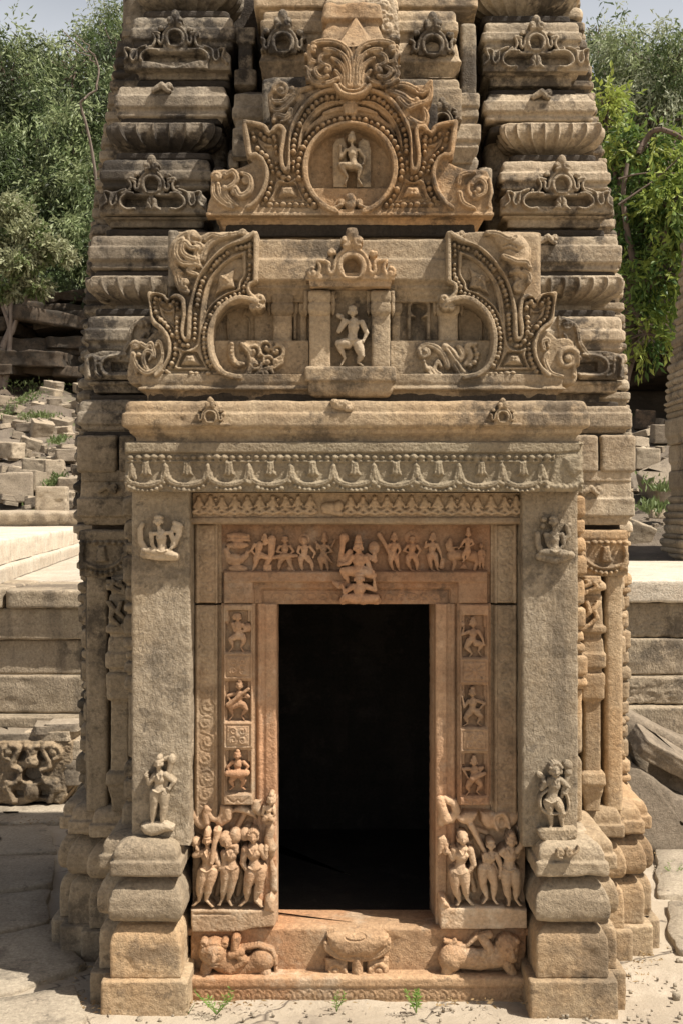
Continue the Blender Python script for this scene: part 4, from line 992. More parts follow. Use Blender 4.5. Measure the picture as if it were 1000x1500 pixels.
    o = course('broken_block', 476, 558, .15, [(2, -6), (6, 0), (28, 3), (32, -4), (50, 2), (70, 8), (80, 10)], M_PED, ped2, depth=.25, amp=.012, chips=.03)
    R = Relief(532, -6, 588, 62, .22, 1.0)
    R.poly([(534, 62), (534, 0), (575, -4), (582, 20), (586, 60)], 4, 4); leafscroll(R, 562, 12, 9, 7, 90, 1.2, 1, 4); leafscroll(R, 566, 42, 10, 7, 270, 1.2, -1, 4); frond(R, [(545, 58), (550, 30), (572, 26)], 4, 4, 7, 8)
    R.build('scroll_carving', SR, ped2, back=-16, wear=.8, seed=3)
upper()
def f_medal(R):
    R.poly([(488, 276), (487, 215), (492, 204), (503, 202), (508, 215), (508, 276)], 4, 3); R.poly([(522, 276), (524, 210), (530, 203), (540, 207), (543, 222), (543, 276)], 4, 3)
    t = lambda p: T(p, (295, 100), 4)
    figure(R, 76, t([(878, 430)])[0], t([(880, 475)])[0], t([(890, 580)])[0],
           [t([(845, 495), (815, 540), (815, 475), (810, 465)]), t([(920, 495), (955, 540), (945, 580), (925, 585)])],
           [t([(870, 585), (812, 580), (855, 650), (840, 690)]), t([(910, 590), (930, 600), (915, 660), (935, 692)])], z=6, belly=.06, hair='bun', tw=1.05, fat=.95)
fig_obj('carved_figure', 484, 192, 548, 277, .11, M_PED2, ped2, f_medal, back=-3, label='small dancing figure carved inside the round medallion')
# ================================================================= lintel garland, pillar figures
def lintel_relief():
    R = Relief(184, 648, 853, 720, -.07, 1.0, base=1)
    R.poly([(184, 648), (853, 648), (853, 664), (184, 664)], 6, 2)
    R.band([(188, 670), (820, 670)], 6, (-1, -1), 'flat', 'min'); R.beads([(192, 670), (812, 670)], 4.8, 11.4, 0, 1.35, 1.2)
    R.band([(188, 676), (820, 676)], 1.5, (2, 5))
    knobs = [243, 305, 365, 426, 488, 547, 609, 671, 734, 792]
    ends = [184] + knobs
    for i in range(len(ends)):
        a = ends[i]; b = ends[i + 1] if i + 1 < len(ends) else 852
        if i == len(ends) - 1: break
        m = (a + b) / 2; w_ = (b - a) / 2
        top = 704; dp = 11
        jt = math.sin(i * 5.7)
        R.band(arc(m, top - 5 + jt, w_ - 3, dp + 1, 178, 2, 18), 4.2, (1, 8.5), 'round'); R.groove(arc(m, top - 5 + jt, w_ - 3, dp + 1, 170, 10, 18), 1.0, 2.2)
        R.beads(arc(m, top + 0.5 + jt, w_ - 1, dp + 3.5, 168, 12, 30), 4.0, 7.4, 2.0, 1.25)
        bx = m + 1; by = 676
        R.poly([(bx - 5, by), (bx + 5, by), (bx + 6.5, by + 14), (bx + 9, by + 21), (bx + 4, by + 19.5), (bx, by + 23), (bx - 4, by + 19.5), (bx - 9, by + 21), (bx - 6.5, by + 14)], 9, 4)
        R.groove([(bx - 2, by + 3), (bx - 3, by + 19)], 1, 2); R.groove([(bx + 2, by + 3), (bx + 3, by + 19)], 1, 2)
    for x in knobs + [194]:
        R.poly([(x - 4, 682), (x, 677), (x + 4, 682), (x + 6, 692), (x + 9, 702), (x + 5, 706), (x, 700), (x - 5, 706), (x - 9, 702), (x - 6, 692)], 8, 4)
        R.groove([(x - 2, 684), (x - 4, 700)], 1, 2); R.groove([(x + 2, 684), (x + 4, 700)], 1, 2)
    # broken right end with a worn lion-like scroll
    R.poly([(812, 664), (853, 660), (853, 720), (800, 720)], 5, 5, 'set')
    R.band(cr([(795, 706), (812, 714), (835, 714), (850, 706)], 5), 4, (3, 8)); R.beads([(800, 714), (850, 712)], 4, 8, 3, 1.2)
    R.poly([(822, 670), (850, 664), (852, 690), (838, 700), (826, 690)], 10, 8)
    R.cut([(847, 652), (856, 652), (856, 664), (849, 668)]); R.cut([(850, 680), (856, 678), (856, 700)])
    o = R.build('garland_frieze', M_LINTEL, lint, back=-6, wear=.6, seed=31, freq=.14, chip=.6); return o
lintel_relief()
def f_seatL(R):
    t = lambda p: T(p, (100, 640), 2.2222)
    q = lambda x, y: (100 + x / 2.2222, 640 + y / 2.2222)
    figure(R, 92, q(298, 272), q(300, 300), q(310, 370),
           [[q(275, 315), q(278, 350), q(300, 375), q(312, 368)], [q(338, 312), q(350, 350), q(325, 378), q(312, 376)]],
           [[q(295, 375), q(250, 368), q(300, 392), q(330, 395)], [q(325, 378), q(352, 385), q(300, 392), q(280, 390)]], z=1, hair='cap', feet=False, kz=1.1)
    R.limb([q(258, 370), q(240, 340), q(238, 300), q(245, 285)], [5, 4.5, 4, 3.5], [7, 7, 7, 7])
    R.limb([q(345, 352), q(362, 320), q(366, 290), q(350, 280)], [5, 4.5, 5, 4], [7, 7, 7, 7]); R.ball(*q(352, 298), 6.5, 7, .8)
    R.limb([q(250, 382), q(300, 388), q(352, 388)], [6, 6.5, 6.5], [6, 7, 6])
fig_obj('seated_figure', 196, 742, 272, 828, .0, M_PALE, pilL, f_seatL, back=-2, seed=41)
def f_seatR(R):
    q = lambda x, y: (500 + x / 2.2222, 640 + y / 2.2222)
    figure(R, 90, q(684, 274), q(686, 302), q(690, 370),
           [[q(660, 318), q(668, 352), q(690, 376), q(700, 372)], [q(712, 318), q(718, 350), q(695, 378), q(684, 376)]],
           [[q(680, 375), q(645, 375), q(700, 394), q(720, 395)], [q(705, 378), q(740, 382), q(680, 398), q(660, 398)]], z=1, hair='cap', feet=False, kz=1.1)
    R.limb([q(650, 380), q(636, 350), q(634, 315)], [5, 4.5, 4], [7, 7, 7]); R.limb([q(716, 340), q(735, 320), q(730, 290), q(738, 286)], [4.5, 4.5, 4, 4], [7, 7, 7, 7])
    R.ball(*q(655, 268), 4.5, 7, 1); R.ball(*q(652, 290), 4, 7, 1)
    R.limb([q(640, 388), q(690, 400), q(742, 384)], [6, 6, 6], [6, 7, 6])
fig_obj('seated_figure', 776, 742, 840, 828, .0, M_PILLAR, pilR, f_seatR, back=-2, seed=42)
def f_standL(R):
    q = lambda x, y: (190 + x / 10, 1090 + y / 10)
    # club/lotus stalk
    R.limb([q(530, 680), q(580, 420), q(620, 260)], [3.6, 3.4, 4.2], [9, 9, 9]); R.ball(*q(630, 210), 6, 9, .9, 8)
    R.limb([q(520, 210), q(600, 185)], [3, 3], [7, 8])
    figure(R, 108, q(450, 250), q(450, 380), q(450, 640),
           [[q(385, 440), q(310, 540), q(280, 440), q(255, 370)], [q(545, 420), q(670, 520), q(600, 620), q(540, 650)]],
           [[q(400, 690), q(375, 900), q(355, 1110), q(335, 1150)], [q(520, 690), q(520, 900), q(490, 1120), q(560, 1140)]], z=2, hr=.062, hair='bun', tw=.9)
    R.poly([q(180, 1160), q(260, 1120), q(400, 1100), q(560, 1110), q(680, 1170), q(660, 1250), q(540, 1260), q(430, 1310), q(330, 1330), q(230, 1290), q(190, 1230)], 15, 8)
fig_obj('standing_figure', 205, 1098, 264, 1228, .0, M_PALE, pilL, f_standL, back=-2, seed=43, step=.6)
def f_standR(R):
    q = lambda x, y: (760 + x / 10, 1090 + y / 10)
    R.limb([q(600, 740), q(640, 580), q(690, 430)], [2.6, 4, 4.2], [11, 10, 9]); R.ball(*q(690, 390), 6, 9, 1); R.ball(*q(690, 290), 7.5, 8, .8)
    R.ball(*q(300, 440), 7, 8, .9, 4, rot=30)
    figure(R, 108, q(500, 345), q(500, 440), q(440, 790),
           [[q(430, 500), q(300, 620), q(340, 520), q(255, 390)], [q(580, 500), q(690, 600), q(650, 690), q(585, 665)]],
           [[q(400, 820), q(420, 950), q(450, 1150), q(410, 1225)], [q(530, 820), q(590, 950), q(600, 1160), q(660, 1215)]], z=2, hr=.088, hair='curls', belly=.04, tw=1.0)
    R.band(cr([q(380, 640), q(300, 720), q(275, 820), q(310, 920), q(400, 985), q(540, 985), q(640, 980), q(690, 900), q(685, 780), q(660, 710)], 6), 2.7, (9, 17))
    R.poly([q(240, 1215), q(300, 1190), q(620, 1180), q(800, 1185), q(820, 1220), q(805, 1330), q(640, 1385), q(340, 1380), q(280, 1340), q(245, 1290)], 19, 4)
fig_obj('standing_figure', 776, 1100, 844, 1230, .0, M_PILLAR, pilR, f_standR, back=-2, seed=44, step=.6)
# little scroll on the right pedestal slab
R = Relief(812, 1236, 850, 1260, -.10, .8)
leafscroll(R, 820, 1249, 6, 5, 90, 1.2, 1, 2.8); leafscroll(R, 833, 1249, 5.5, 5, 270, 1.2, -1, 2.6); frond(R, [(838, 1250), (844, 1245), (846, 1240)], 2.6, 2.4, 5, 5, vein=False)
R.build('scroll_carving', M_BASE, pilR, back=-6, wear=.3)
# cornice medallions
for cx, sc, m_ in ((309, 1.0, M_CORN), (735, .95, M_CORN)):
    R = Relief(cx - 30, 580, cx + 30, 628, -.105, .8)
    gav(R, cx, 611, 8.5, 2, 13, sc, True, -1)
    R.band([(cx - 26, 622), (cx - 14, 622)], 3, (1, 5)); R.band([(cx + 14, 622), (cx + 26, 622)], 3, (1, 5))
    R.build('carved_medallion', m_, corn, back=-8, wear=.4, seed=cx)
R = Relief(480, 584, 522, 606, -.095, .8); R.ball(500, 593, 16, 0, .9, 8); R.ball(510, 598, 8, 2, .9, 6); R.ball(490, 589, 7, 2, .9, 5)
R.build('broken_knob', M_CORN, corn, back=-6, wear=1.0, seed=8)

# ================================================================= door frame
YJ, YF = .10, .12
door = part(blockw('door_frame', PX(281, .2), PX(405, .2), .19, .42, PZ(1362, .2), PZ(722, .2), M_DOOR, None, step=.05, r=.004))
door['label'] = 'red sandstone door frame with carved guardians and musicians'
blockw('frame_core', PX(633, .2), PX(764, .2), .19, .42, PZ(1362, .2), PZ(722, .2), M_DOOR, door, step=.05, r=.004)
blockw('frame_core', PX(400, .2), PX(640, .2), .20, .42, PZ(884, .2), PZ(722, .2), M_DOOR, door, step=.05, r=.004)
# top frieze of seated figures
course('frieze_beam', 281, 764, .065, [(722, 0), (757, 0), (758, 6), (766, 6), (768, 0)], M_JAMB, door, depth=.14, amp=.0015)
R = Relief(283, 722, 762, 758, .062, .8, base=0)
rnd = random.Random(5)
xs = [292, 309, 326, 345, 363, 381, 400, 419, 437, 455, 487, 513, 531, 548, 566, 584, 602, 621, 640, 660, 678, 698, 718, 738, 755]
for i, x in enumerate(xs):
    if x == 487:
        R.ball(x - 4, 744, 13, 2, .8, 9); R.ball(x + 9, 741, 7, 3, .9, 8); R.limb([(x - 12, 748), (x + 12, 752)], [4, 4], [3, 3]); continue
    y = 741 + rnd.uniform(-1, 1)
    R.ball(x, y - 11, 3.4, 4, 1.1, 4.2); R.limb([(x, y - 6), (x, y + 4)], [5, 4.2], [3, 3])
    for s_ in (-1, 1):
        R.limb([(x + s_ * 4, y - 5), (x + s_ * 7.5, y + 2), (x + s_ * rnd.uniform(2, 7), y + rnd.uniform(-5, 4))], [2, 1.8, 1.7], [4, 5, 6])
        R.limb([(x + s_ * 2, y + 5), (x + s_ * 8, y + 9), (x - s_ * 1, y + 12)], [3, 2.8, 2.2], [4, 5, 5])
    if rnd.random() < .4: R.ball(x + rnd.choice((-8, 8)), y - 9, 2.6, 4, 1)
R.build('seated_figures_frieze', M_JAMB, door, back=-3, wear=.4, seed=51, freq=.25)
# outer jambs with scroll bands
def jamb(side):
    fx = (lambda x: x) if side < 0 else (lambda x: 1043 - x)
    X = lambda a, b: (a, b) if side < 0 else (fx(b), fx(a))
    for (y0, y1, mt) in ((768, 883, M_JAMB), (886, 1201, M_JAMB)):
        a, b = X(281, 325)
        R = Relief(a, y0, b, y1, .13, 1.0, base=0)
        R.poly([(fx(286), y0), (fx(321), y0), (fx(321), y1), (fx(286), y1)], 7, 2.5); R.band([(fx(290), y0), (fx(290), y1)], 1.6, (7, 9)); R.band([(fx(318), y0), (fx(318), y1)], 1.6, (7, 9))
        y = y0 + 16; k_ = 1
        while y < y1 - 12:
            c = fx(304); sg_ = k_ * side
            R.band(spiral(c + sg_ * 1.5, y, 10.5, 2.5, -90 + 40 * math.sin(y), 1.2 * sg_, 30), 1.6, (7, 8.0)); frond(R, [(c - sg_ * 11, y + 2), (c - sg_ * 9, y + 12), (c + sg_ * 2, y + 17), (c + sg_ * 11, y + 14)], 3.0, 2.2, 5.6, 6.0, k=.7)
            R.ball(c + sg_ * 1.5, y, 2.6, 6.6, .6)
            y += 26; k_ = -k_
        o = R.build('scroll_jamb', mt, door, back=-24, wear=.4, seed=60 + side, freq=.2)
    # figured jamb
    a, b = X(325, 374)
    R = Relief(a, 884, b, 1178, YJ + .01, .8, base=0)
    U = lambda x0, x1, y0, y1, h, op='max', bv=1.2: R.poly([(fx(x0), y0), (fx(x1), y0), (fx(x1), y1), (fx(x0), y1)], h, bv, op)
    U(328, 371, 885, 1178, 6)
    bays = [(894, 954), (997, 1055), (1098, 1160)] if side < 0 else [(901, 962), (1003, 1064), (1103, 1164)]
    for i, (p, q_) in enumerate(bays):
        U(331, 368, p, q_, -3, 'set', 0)
        U(331, 336, p, p + 17, 3, 'set', 1); U(363, 368, p, p + 17, 3, 'set', 1)
        if side > 0 or i > 0: U(331, 334, p, q_, 2, 'set', 1); U(366, 368, p, q_, 2, 'set', 1)
        # the square block below each figure
        y0 = q_ + 2; y1 = (bays[i + 1][0] - 3) if i < 2 else 1177
        U(328.5, 371, y0, y1, 8.5, 'max', 1.5)
        cx, cy = fx(349.5), (y0 + y1) / 2; h_ = (y1 - y0) / 2 - 4
        if i < 2:
            R.groove([(cx - 17, cy - h_), (cx + 17, cy - h_), (cx + 17, cy + h_), (cx - 17, cy + h_), (cx - 17, cy - h_)], 1.2, 2)
            if (side > 0 and i == 0):
                for a_ in range(0, 360, 45): R.groove([(cx, cy), (cx + 15 * math.cos(math.radians(a_)), cy + min(h_ - 2, 15) * math.sin(math.radians(a_)))], 1.1, 2)
                R.ball(cx, cy, 4, 8, .5)
            else:
                R.ball(cx, cy, 5, 7, .7)
                for a_ in (45, 135, 225, 315):
                    R.band(spiral(cx + 9.5 * math.cos(math.radians(a_)), cy + 9 * math.sin(math.radians(a_)), 5.5, 1.5, a_, 1.3, 18), 1.3, (7, 10.5))
                for a_ in (90, 270): R.ball(cx, cy + 10 * math.sin(math.radians(a_)), 5, 6, .7, 3.5)
        else: R.groove(cr([(cx - 15, cy - 3), (cx - 6, cy + 4), (cx, cy), (cx + 6, cy + 4), (cx + 15, cy - 3)], 4), 1.2, 2)
    o = R.build('figured_jamb', M_PANEL if side < 0 else M_DOOR, door, back=-30, wear=.35, seed=70 + side, freq=.25)
    # inner mouldings and flat reveal band
    a, b = X(372, 406)
    R = Relief(a, 884, b, 1360, .135, 1.0, base=0)
    U(372, 376, 884, 1360, 2, 'max', 1); R.band([(fx(381), 880), (fx(381), 1364)], 4.6, (0, 7)); R.band([(fx(387), 880), (fx(387), 1364)], 1.6, (0, 4)); U(389, 406, 884, 1360, 5, 'max', 1.5)
    R.groove([(fx(404), 884), (fx(404), 1360)], 1.0, .8)
    R.build('inner_jamb', M_DOOR, door, back=-40, wear=.5, seed=75 + side, freq=.12)
jamb(-1); jamb(1)
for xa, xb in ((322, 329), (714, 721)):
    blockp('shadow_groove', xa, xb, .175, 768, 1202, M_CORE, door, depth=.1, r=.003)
# figures on the jambs, in crop coordinates
jl = lambda x, y: (320 + x / 5.178, 885 + y / 5.172); jr = lambda x, y: (630 + x / 5.178, 885 + y / 5.172)
def jf(q, S, head, neck, hips, arms, legs, extra=None, **k):
    def f(R):
        if extra: extra(R)
        figure(R, S, q(*head), q(*neck), q(*hips), [[q(*p) for p in a] for a in arms], [[q(*p) for p in l] for l in legs], z=1, hr=.095, fat=1.2, tw=1.2, **k)
    return f
JF = [
 (jl, jf(jl, 58, (152, 95), (155, 130), (160, 235), [[(115, 145), (130, 195), (190, 195)], [(185, 150), (215, 195), (190, 205)]], [[(140, 240), (95, 260), (115, 320), (85, 358)], [(185, 240), (200, 270), (175, 325), (195, 358)]],
   lambda R: (R.ball(*jl(228, 175), 7, 3, .9, 6.5), R.ball(*jl(70, 110), 4, 1, .8, 8)), belly=.06, hair='side'), (325, 890, 374, 958)),
 (jl, jf(jl, 58, (165, 610), (165, 645), (165, 745), [[(125, 675), (75, 690), (105, 740)], [(200, 670), (235, 695), (185, 700)]], [[(145, 755), (95, 780), (115, 835), (88, 872)], [(190, 755), (215, 790), (180, 840), (200, 875)]],
   lambda R: R.limb([jl(80, 755), jl(160, 690), jl(232, 635)], [4, 2.5, 2.5], [9, 11, 10]), belly=.05, hair='bun'), (325, 994, 374, 1058)),
 (jl, jf(jl, 58, (150, 1135), (152, 1170), (150, 1260), [[(112, 1190), (75, 1225), (100, 1260)], [(195, 1190), (230, 1220), (205, 1260)]], [[(130, 1290), (100, 1330), (120, 1375), (95, 1395)], [(175, 1290), (200, 1330), (178, 1378), (205, 1395)]],
   lambda R: R.limb([jl(75, 1268), jl(150, 1272), jl(222, 1266)], [4.2, 5.8, 4.2], [12, 13, 12]), hair='bun'), (325, 1094, 374, 1162)),
 (jr, jf(jr, 58, (315, 140), (320, 175), (310, 260), [[(285, 205), (235, 225), (245, 175)], [(355, 200), (385, 250), (400, 300)]], [[(290, 275), (265, 320), (310, 370), (290, 392)], [(340, 290), (385, 300), (355, 350), (380, 388)]],
   lambda R: R.ball(*jr(238, 150), 4.5, 4, .9), belly=.06, hair='bun'), (666, 897, 714, 966)),
 (jr, jf(jr, 58, (310, 665), (315, 700), (310, 790), [[(285, 725), (250, 770), (235, 700)], [(350, 725), (405, 745), (355, 795)]], [[(290, 815), (260, 850), (280, 895), (245, 915)], [(345, 810), (380, 845), (350, 890), (375, 912)]],
   lambda R: R.ball(*jr(232, 680), 5, 3, .9, 7), belly=.055, hair='bun'), (666, 1000, 714, 1067)),
 (jr, jf(jr, 58, (322, 1185), (325, 1215), (320, 1300), [[(290, 1240), (240, 1240), (275, 1300)], [(365, 1235), (390, 1230), (320, 1310)]], [[(300, 1330), (275, 1370), (290, 1410), (265, 1440)], [(350, 1325), (375, 1360), (345, 1410), (365, 1435)]],
   lambda R: R.limb([jr(310, 1310), jr(360, 1285), jr(405, 1272)], [5, 4, 2.5], [11, 11, 9]), hair='bun'), (666, 1100, 714, 1168)),
]
JL = ['dancing figure holding a round drum', 'musician holding a slanting lute', 'drummer with a barrel drum across the waist', 'dancer with one raised hand', 'dancer with a hand on the hip', 'musician playing a tilted instrument']
for (q, f, b), l in zip(JF, JL):
    fig_obj('jamb_figure', *b, YJ + .015, M_DOOR, door, f, back=-3, step=.6, seed=hash(l) % 7 if False else len(l), label=l)

# door head: frieze panel, ledge, corner blocks, nested mouldings
R = Relief(325, 767, 718, 885, .13, 1.0, base=-4)
R.poly([(325, 767), (718, 767), (718, 840), (325, 840)], 0, 0, 'set')
R.poly([(329, 836), (713, 836), (713, 853), (329, 853)], 14, 2.5); R.poly([(329, 852), (374, 852), (374, 884), (329, 884)], 12, 1.5); R.poly([(669, 852), (713, 852), (713, 884), (669, 884)], 12, 1.5)
R.poly([(373, 853), (669, 853), (669, 863), (373, 863)], 3, 1, 'set'); R.poly([(373, 853), (384, 853), (384, 885), (373, 885)], 3, 1, 'max'); R.poly([(659, 853), (669, 853), (669, 885), (659, 885)], 3, 1, 'max')
R.poly([(386, 865), (656, 865), (656, 885), (386, 885)], -2, 0, 'set')
for i in range(7):
    cx = 405 + i * 17
    R.band(arc(cx, 875, 6, 5, 0, 360, 14), 1, (-2, 0)); R.band(arc(1043 - cx, 875, 6, 5, 0, 360, 14), 1, (-2, 0))
R.build('door_head', M_DOOR, door, back=-24, wear=.45, seed=81, freq=.15)
fl = lambda x, y: (320 + x / 4.1667, 770 + y / 4.1667); fr = lambda x, y: (540 + x / 4.1667, 770 + y / 4.1667)
def hf(q, S, head, neck, hips, arms, legs, extra=None, **k):
    def f(R):
        if extra: extra(R)
        kk = dict(hr=.09, z=1, fat=1.15, tw=1.15); kk.update(k)
        figure(R, S, q(*head), q(*neck), q(*hips), [[q(*p) for p in a] for a in arms], [[q(*p) for p in l] for l in legs], **kk)
    return f
HF = [
 (hf(fl, 54, (285, 80), (280, 100), (240, 190), [[(225, 115), (205, 150), (230, 180)], [(285, 110), (310, 100), (335, 90)]], [[(235, 195), (232, 230), (212, 272)], [(265, 180), (310, 195), (295, 235)]],
    lambda R: (R.limb([fl(330, 80), fl(325, 180), fl(300, 230)], [6, 5, 4], [5, 5, 5]), R.poly([fl(278, 235), fl(328, 235), fl(330, 282), fl(276, 282)], 9, 2)), hair='bun'), (366, 780, 408, 840), 'striding figure grasping a stalk'),
 (hf(fl, 54, (408, 85), (410, 110), (405, 190), [[(378, 125), (360, 155), (420, 175)], [(440, 125), (460, 155), (430, 178)]], [[(390, 195), (375, 230), (370, 272)], [(430, 195), (440, 235), (455, 268)]],
    lambda R: (R.limb([fl(335, 195), fl(400, 182), fl(480, 182)], [2.5, 4, 2.5], [8, 9, 8]), R.ball(*fl(440, 262), 6, 2, .9, 5)), hair='cap'), (398, 778, 440, 840), 'figure holding a long drum across its lap'),
 (hf(fl, 54, (525, 90), (528, 115), (525, 185), [[(495, 130), (485, 160), (510, 180)], [(560, 128), (590, 165), (580, 190)]], [[(505, 195), (505, 235), (515, 275)], [(545, 195), (570, 230), (575, 275)]],
    lambda R: R.ball(*fl(525, 85), 8.5, 0, .5, 9), belly=.09, hair='halo'), (434, 776, 464, 840), 'pot-bellied figure with a halo'),
 (hf(fl, 54, (648, 85), (645, 110), (635, 190), [[(622, 125), (605, 140), (600, 110)], [(670, 125), (695, 155), (660, 165)]], [[(622, 200), (630, 235), (632, 275)], [(650, 200), (665, 235), (668, 275)]],
    lambda R: (R.limb([fl(595, 100), fl(660, 180), fl(690, 220)], [2, 2.4, 2], [6, 8, 6]), R.limb([fl(685, 140), fl(712, 85)], [1.6, 1.6], [5, 5]), R.ball(*fl(648, 80), 7, 0, .4)), female=True, hair='crown'), (462, 776, 494, 840), 'slender figure crossing two wands'),
 (hf(fr, 56, (150, 75), (150, 100), (145, 180), [[(125, 115), (110, 150), (105, 130)], [(175, 115), (188, 150), (170, 180)]], [[(130, 185), (130, 225), (145, 268)], [(160, 185), (170, 225), (180, 268)]],
    lambda R: R.limb([fr(60, 55), fr(95, 110), fr(125, 170)], [4, 3, 3], [6, 7, 8]), hair='bun'), (551, 774, 588, 838), 'figure resting a heavy club on its shoulder'),
 (hf(fr, 56, (262, 85), (262, 105), (255, 180), [[(235, 120), (210, 150), (245, 165)], [(290, 120), (310, 150), (290, 180)]], [[(240, 190), (235, 225), (255, 268)], [(275, 185), (290, 225), (290, 268)]],
    lambda R: R.ball(*fr(262, 75), 11.5, 0, .35), hair='cap', face=1), (588, 772, 618, 838), 'figure in front of a large round halo'),
 (hf(fr, 56, (385, 75), (385, 100), (380, 175), [[(360, 115), (340, 130), (345, 100)], [(410, 115), (430, 160), (440, 200)]], [[(368, 180), (370, 220), (380, 268)], [(398, 180), (408, 220), (415, 268)]],
    lambda R: R.limb([fr(445, 205), fr(440, 250)], [3, 4], [4, 4]), hair='bun'), (616, 774, 650, 838), 'swaying figure with one raised hand'),
]
for f, b, l in HF: fig_obj('frieze_figure', *b, YF + .01, M_DOOR, door, f, back=-3, step=.6, seed=len(l), label=l)
# stacked cushion throne with a goose at the left end
def f_goose(R):
    for y, rx, ry, z in ((66, 17, 6.5, 5), (118, 17, 5.5, 5), (262, 15, 6, 4)): R.poly(arc(*fl(122, y), rx, ry, 0, 360, 24), z + 5, 5)
    R.poly([fl(50, 48), fl(195, 48), fl(200, 95), fl(55, 98)], 9, 3); R.groove([fl(50, 72), fl(198, 72)], 1, 2)
    R.ball(*fl(105, 205), 14, 3, .75, 9); R.limb([fl(140, 205), fl(175, 180), fl(180, 160), fl(200, 155)], [6, 4, 3, 2], [5, 5, 5, 5]); R.limb([fl(70, 195), fl(50, 150), fl(60, 140)], [5, 4, 3], [4, 4, 4])
fig_obj('throne_carving', 328, 780, 372, 840, YF + .01, M_DOOR, door, f_goose, back=-3)
def f_horse(R):
    R.limb([fr(505, 180), fr(560, 175), fr(630, 185)], [8.5, 7.5, 8.5], [3, 3, 3]); R.limb([fr(510, 170), fr(488, 130), fr(490, 95)], [6, 5, 4], [4, 5, 6]); R.limb([fr(490, 95), fr(472, 115), fr(478, 145)], [4, 3, 2.4], [6, 6, 5]); R.ball(*fr(492, 85), 3, 6, 1)
    R.limb([fr(515, 195), fr(520, 230), fr(508, 270)], [4.5, 3, 2.6], [4, 5, 5]); R.limb([fr(640, 195), fr(655, 225), fr(645, 245), fr(640, 266)], [5, 3.4, 2.8, 2.6], [4, 5, 5, 5]); R.limb([fr(650, 180), fr(662, 200), fr(655, 240)], [2, 2, 1.5], [4, 4, 4])
    R.poly([fr(575, 220), fr(610, 268), fr(540, 268)], 4, 3); R.limb([fr(485, 135), fr(540, 130), fr(575, 125)], [1.4, 1.4, 1.4], [8, 8, 8])
fig_obj('horse_carving', 645, 784, 704, 838, YF + .01, M_DOOR, door, f_horse, back=-3, step=.6, label='small horse carved at the end of the frieze')
fig_obj('frieze_figure', 664, 772, 700, 824, YF + .0, M_DOOR, door, hf(fr, 46, (600, 50), (600, 75), (595, 145), [[(578, 85), (560, 115), (545, 135)], [(618, 85), (630, 110), (600, 130)]], [[(590, 150), (570, 180), (575, 215)], [(600, 150), (600, 170), (590, 200)]], hair='crown', z=5), step=.6, label='rider sitting on the small horse')
fig_obj('frieze_figure', 696, 790, 712, 838, YF + .01, M_DOOR, door, hf(fr, 38, (680, 120), (682, 140), (682, 195), [[(668, 155), (662, 180), (672, 200)], [(695, 155), (702, 180), (694, 200)]], [[(675, 200), (672, 230), (672, 262)], [(690, 200), (692, 230), (692, 262)]], hair='cap'), step=.6, label='tiny attendant standing behind the horse')
# central flying deity on its bearer
def f_deity(R):
    q = fl
    R.limb([q(740, 235), q(758, 110), q(765, 70)], [4, 4, 6.5], [13, 15, 15]); R.ball(*q(768, 75), 7, 12, .8)
    R.ball(*q(945, 135), 8.5, 8, .7, 10); R.ball(*q(945, 130), 4.5, 12, .6)
    figure(R, 92, q(850, 130), q(852, 165), q(855, 265), [[q(815, 190), q(790, 225), q(745, 235), q(735, 215)], [q(893, 190), q(912, 235), q(935, 280), q(940, 250)]],
           [[q(830, 275), q(760, 270), q(790, 340)], [q(885, 275), q(940, 300), q(900, 300)]], z=9, hr=.085, hair='crown', feet=False, fat=1.2, tw=1.2)
    R.limb([q(780, 180), q(800, 160), q(790, 190), q(745, 215)], [4, 5, 5, 4], [12, 13, 13, 13]); R.limb([q(905, 180), q(950, 210), q(945, 160)], [4, 4, 3.4], [11, 12, 12])
    figure(R, 86, q(855, 315), q(855, 345), q(850, 430), [[q(820, 365), q(770, 400), q(755, 360), q(725, 350)], [q(895, 365), q(950, 385), q(945, 320), q(935, 290)]],
           [[q(835, 440), q(770, 430), q(745, 465)], [q(880, 445), q(960, 435), q(920, 465)]], z=11, hr=.09, hair='cap', feet=False, fat=1.2, tw=1.2)
    R.limb([q(760, 455), q(830, 425), q(900, 440), q(965, 455)], [6, 8, 8, 6], [8, 10, 10, 8]); R.limb([q(705, 345), q(740, 360), q(790, 350)], [3, 6, 4], [8, 9, 8])
fig_obj('central_deity', 484, 772, 560, 888, YF - .005, M_DOOR, door, f_deity, back=-14, step=.7, label='crowned deity carried by a flying figure at the centre of the door head')

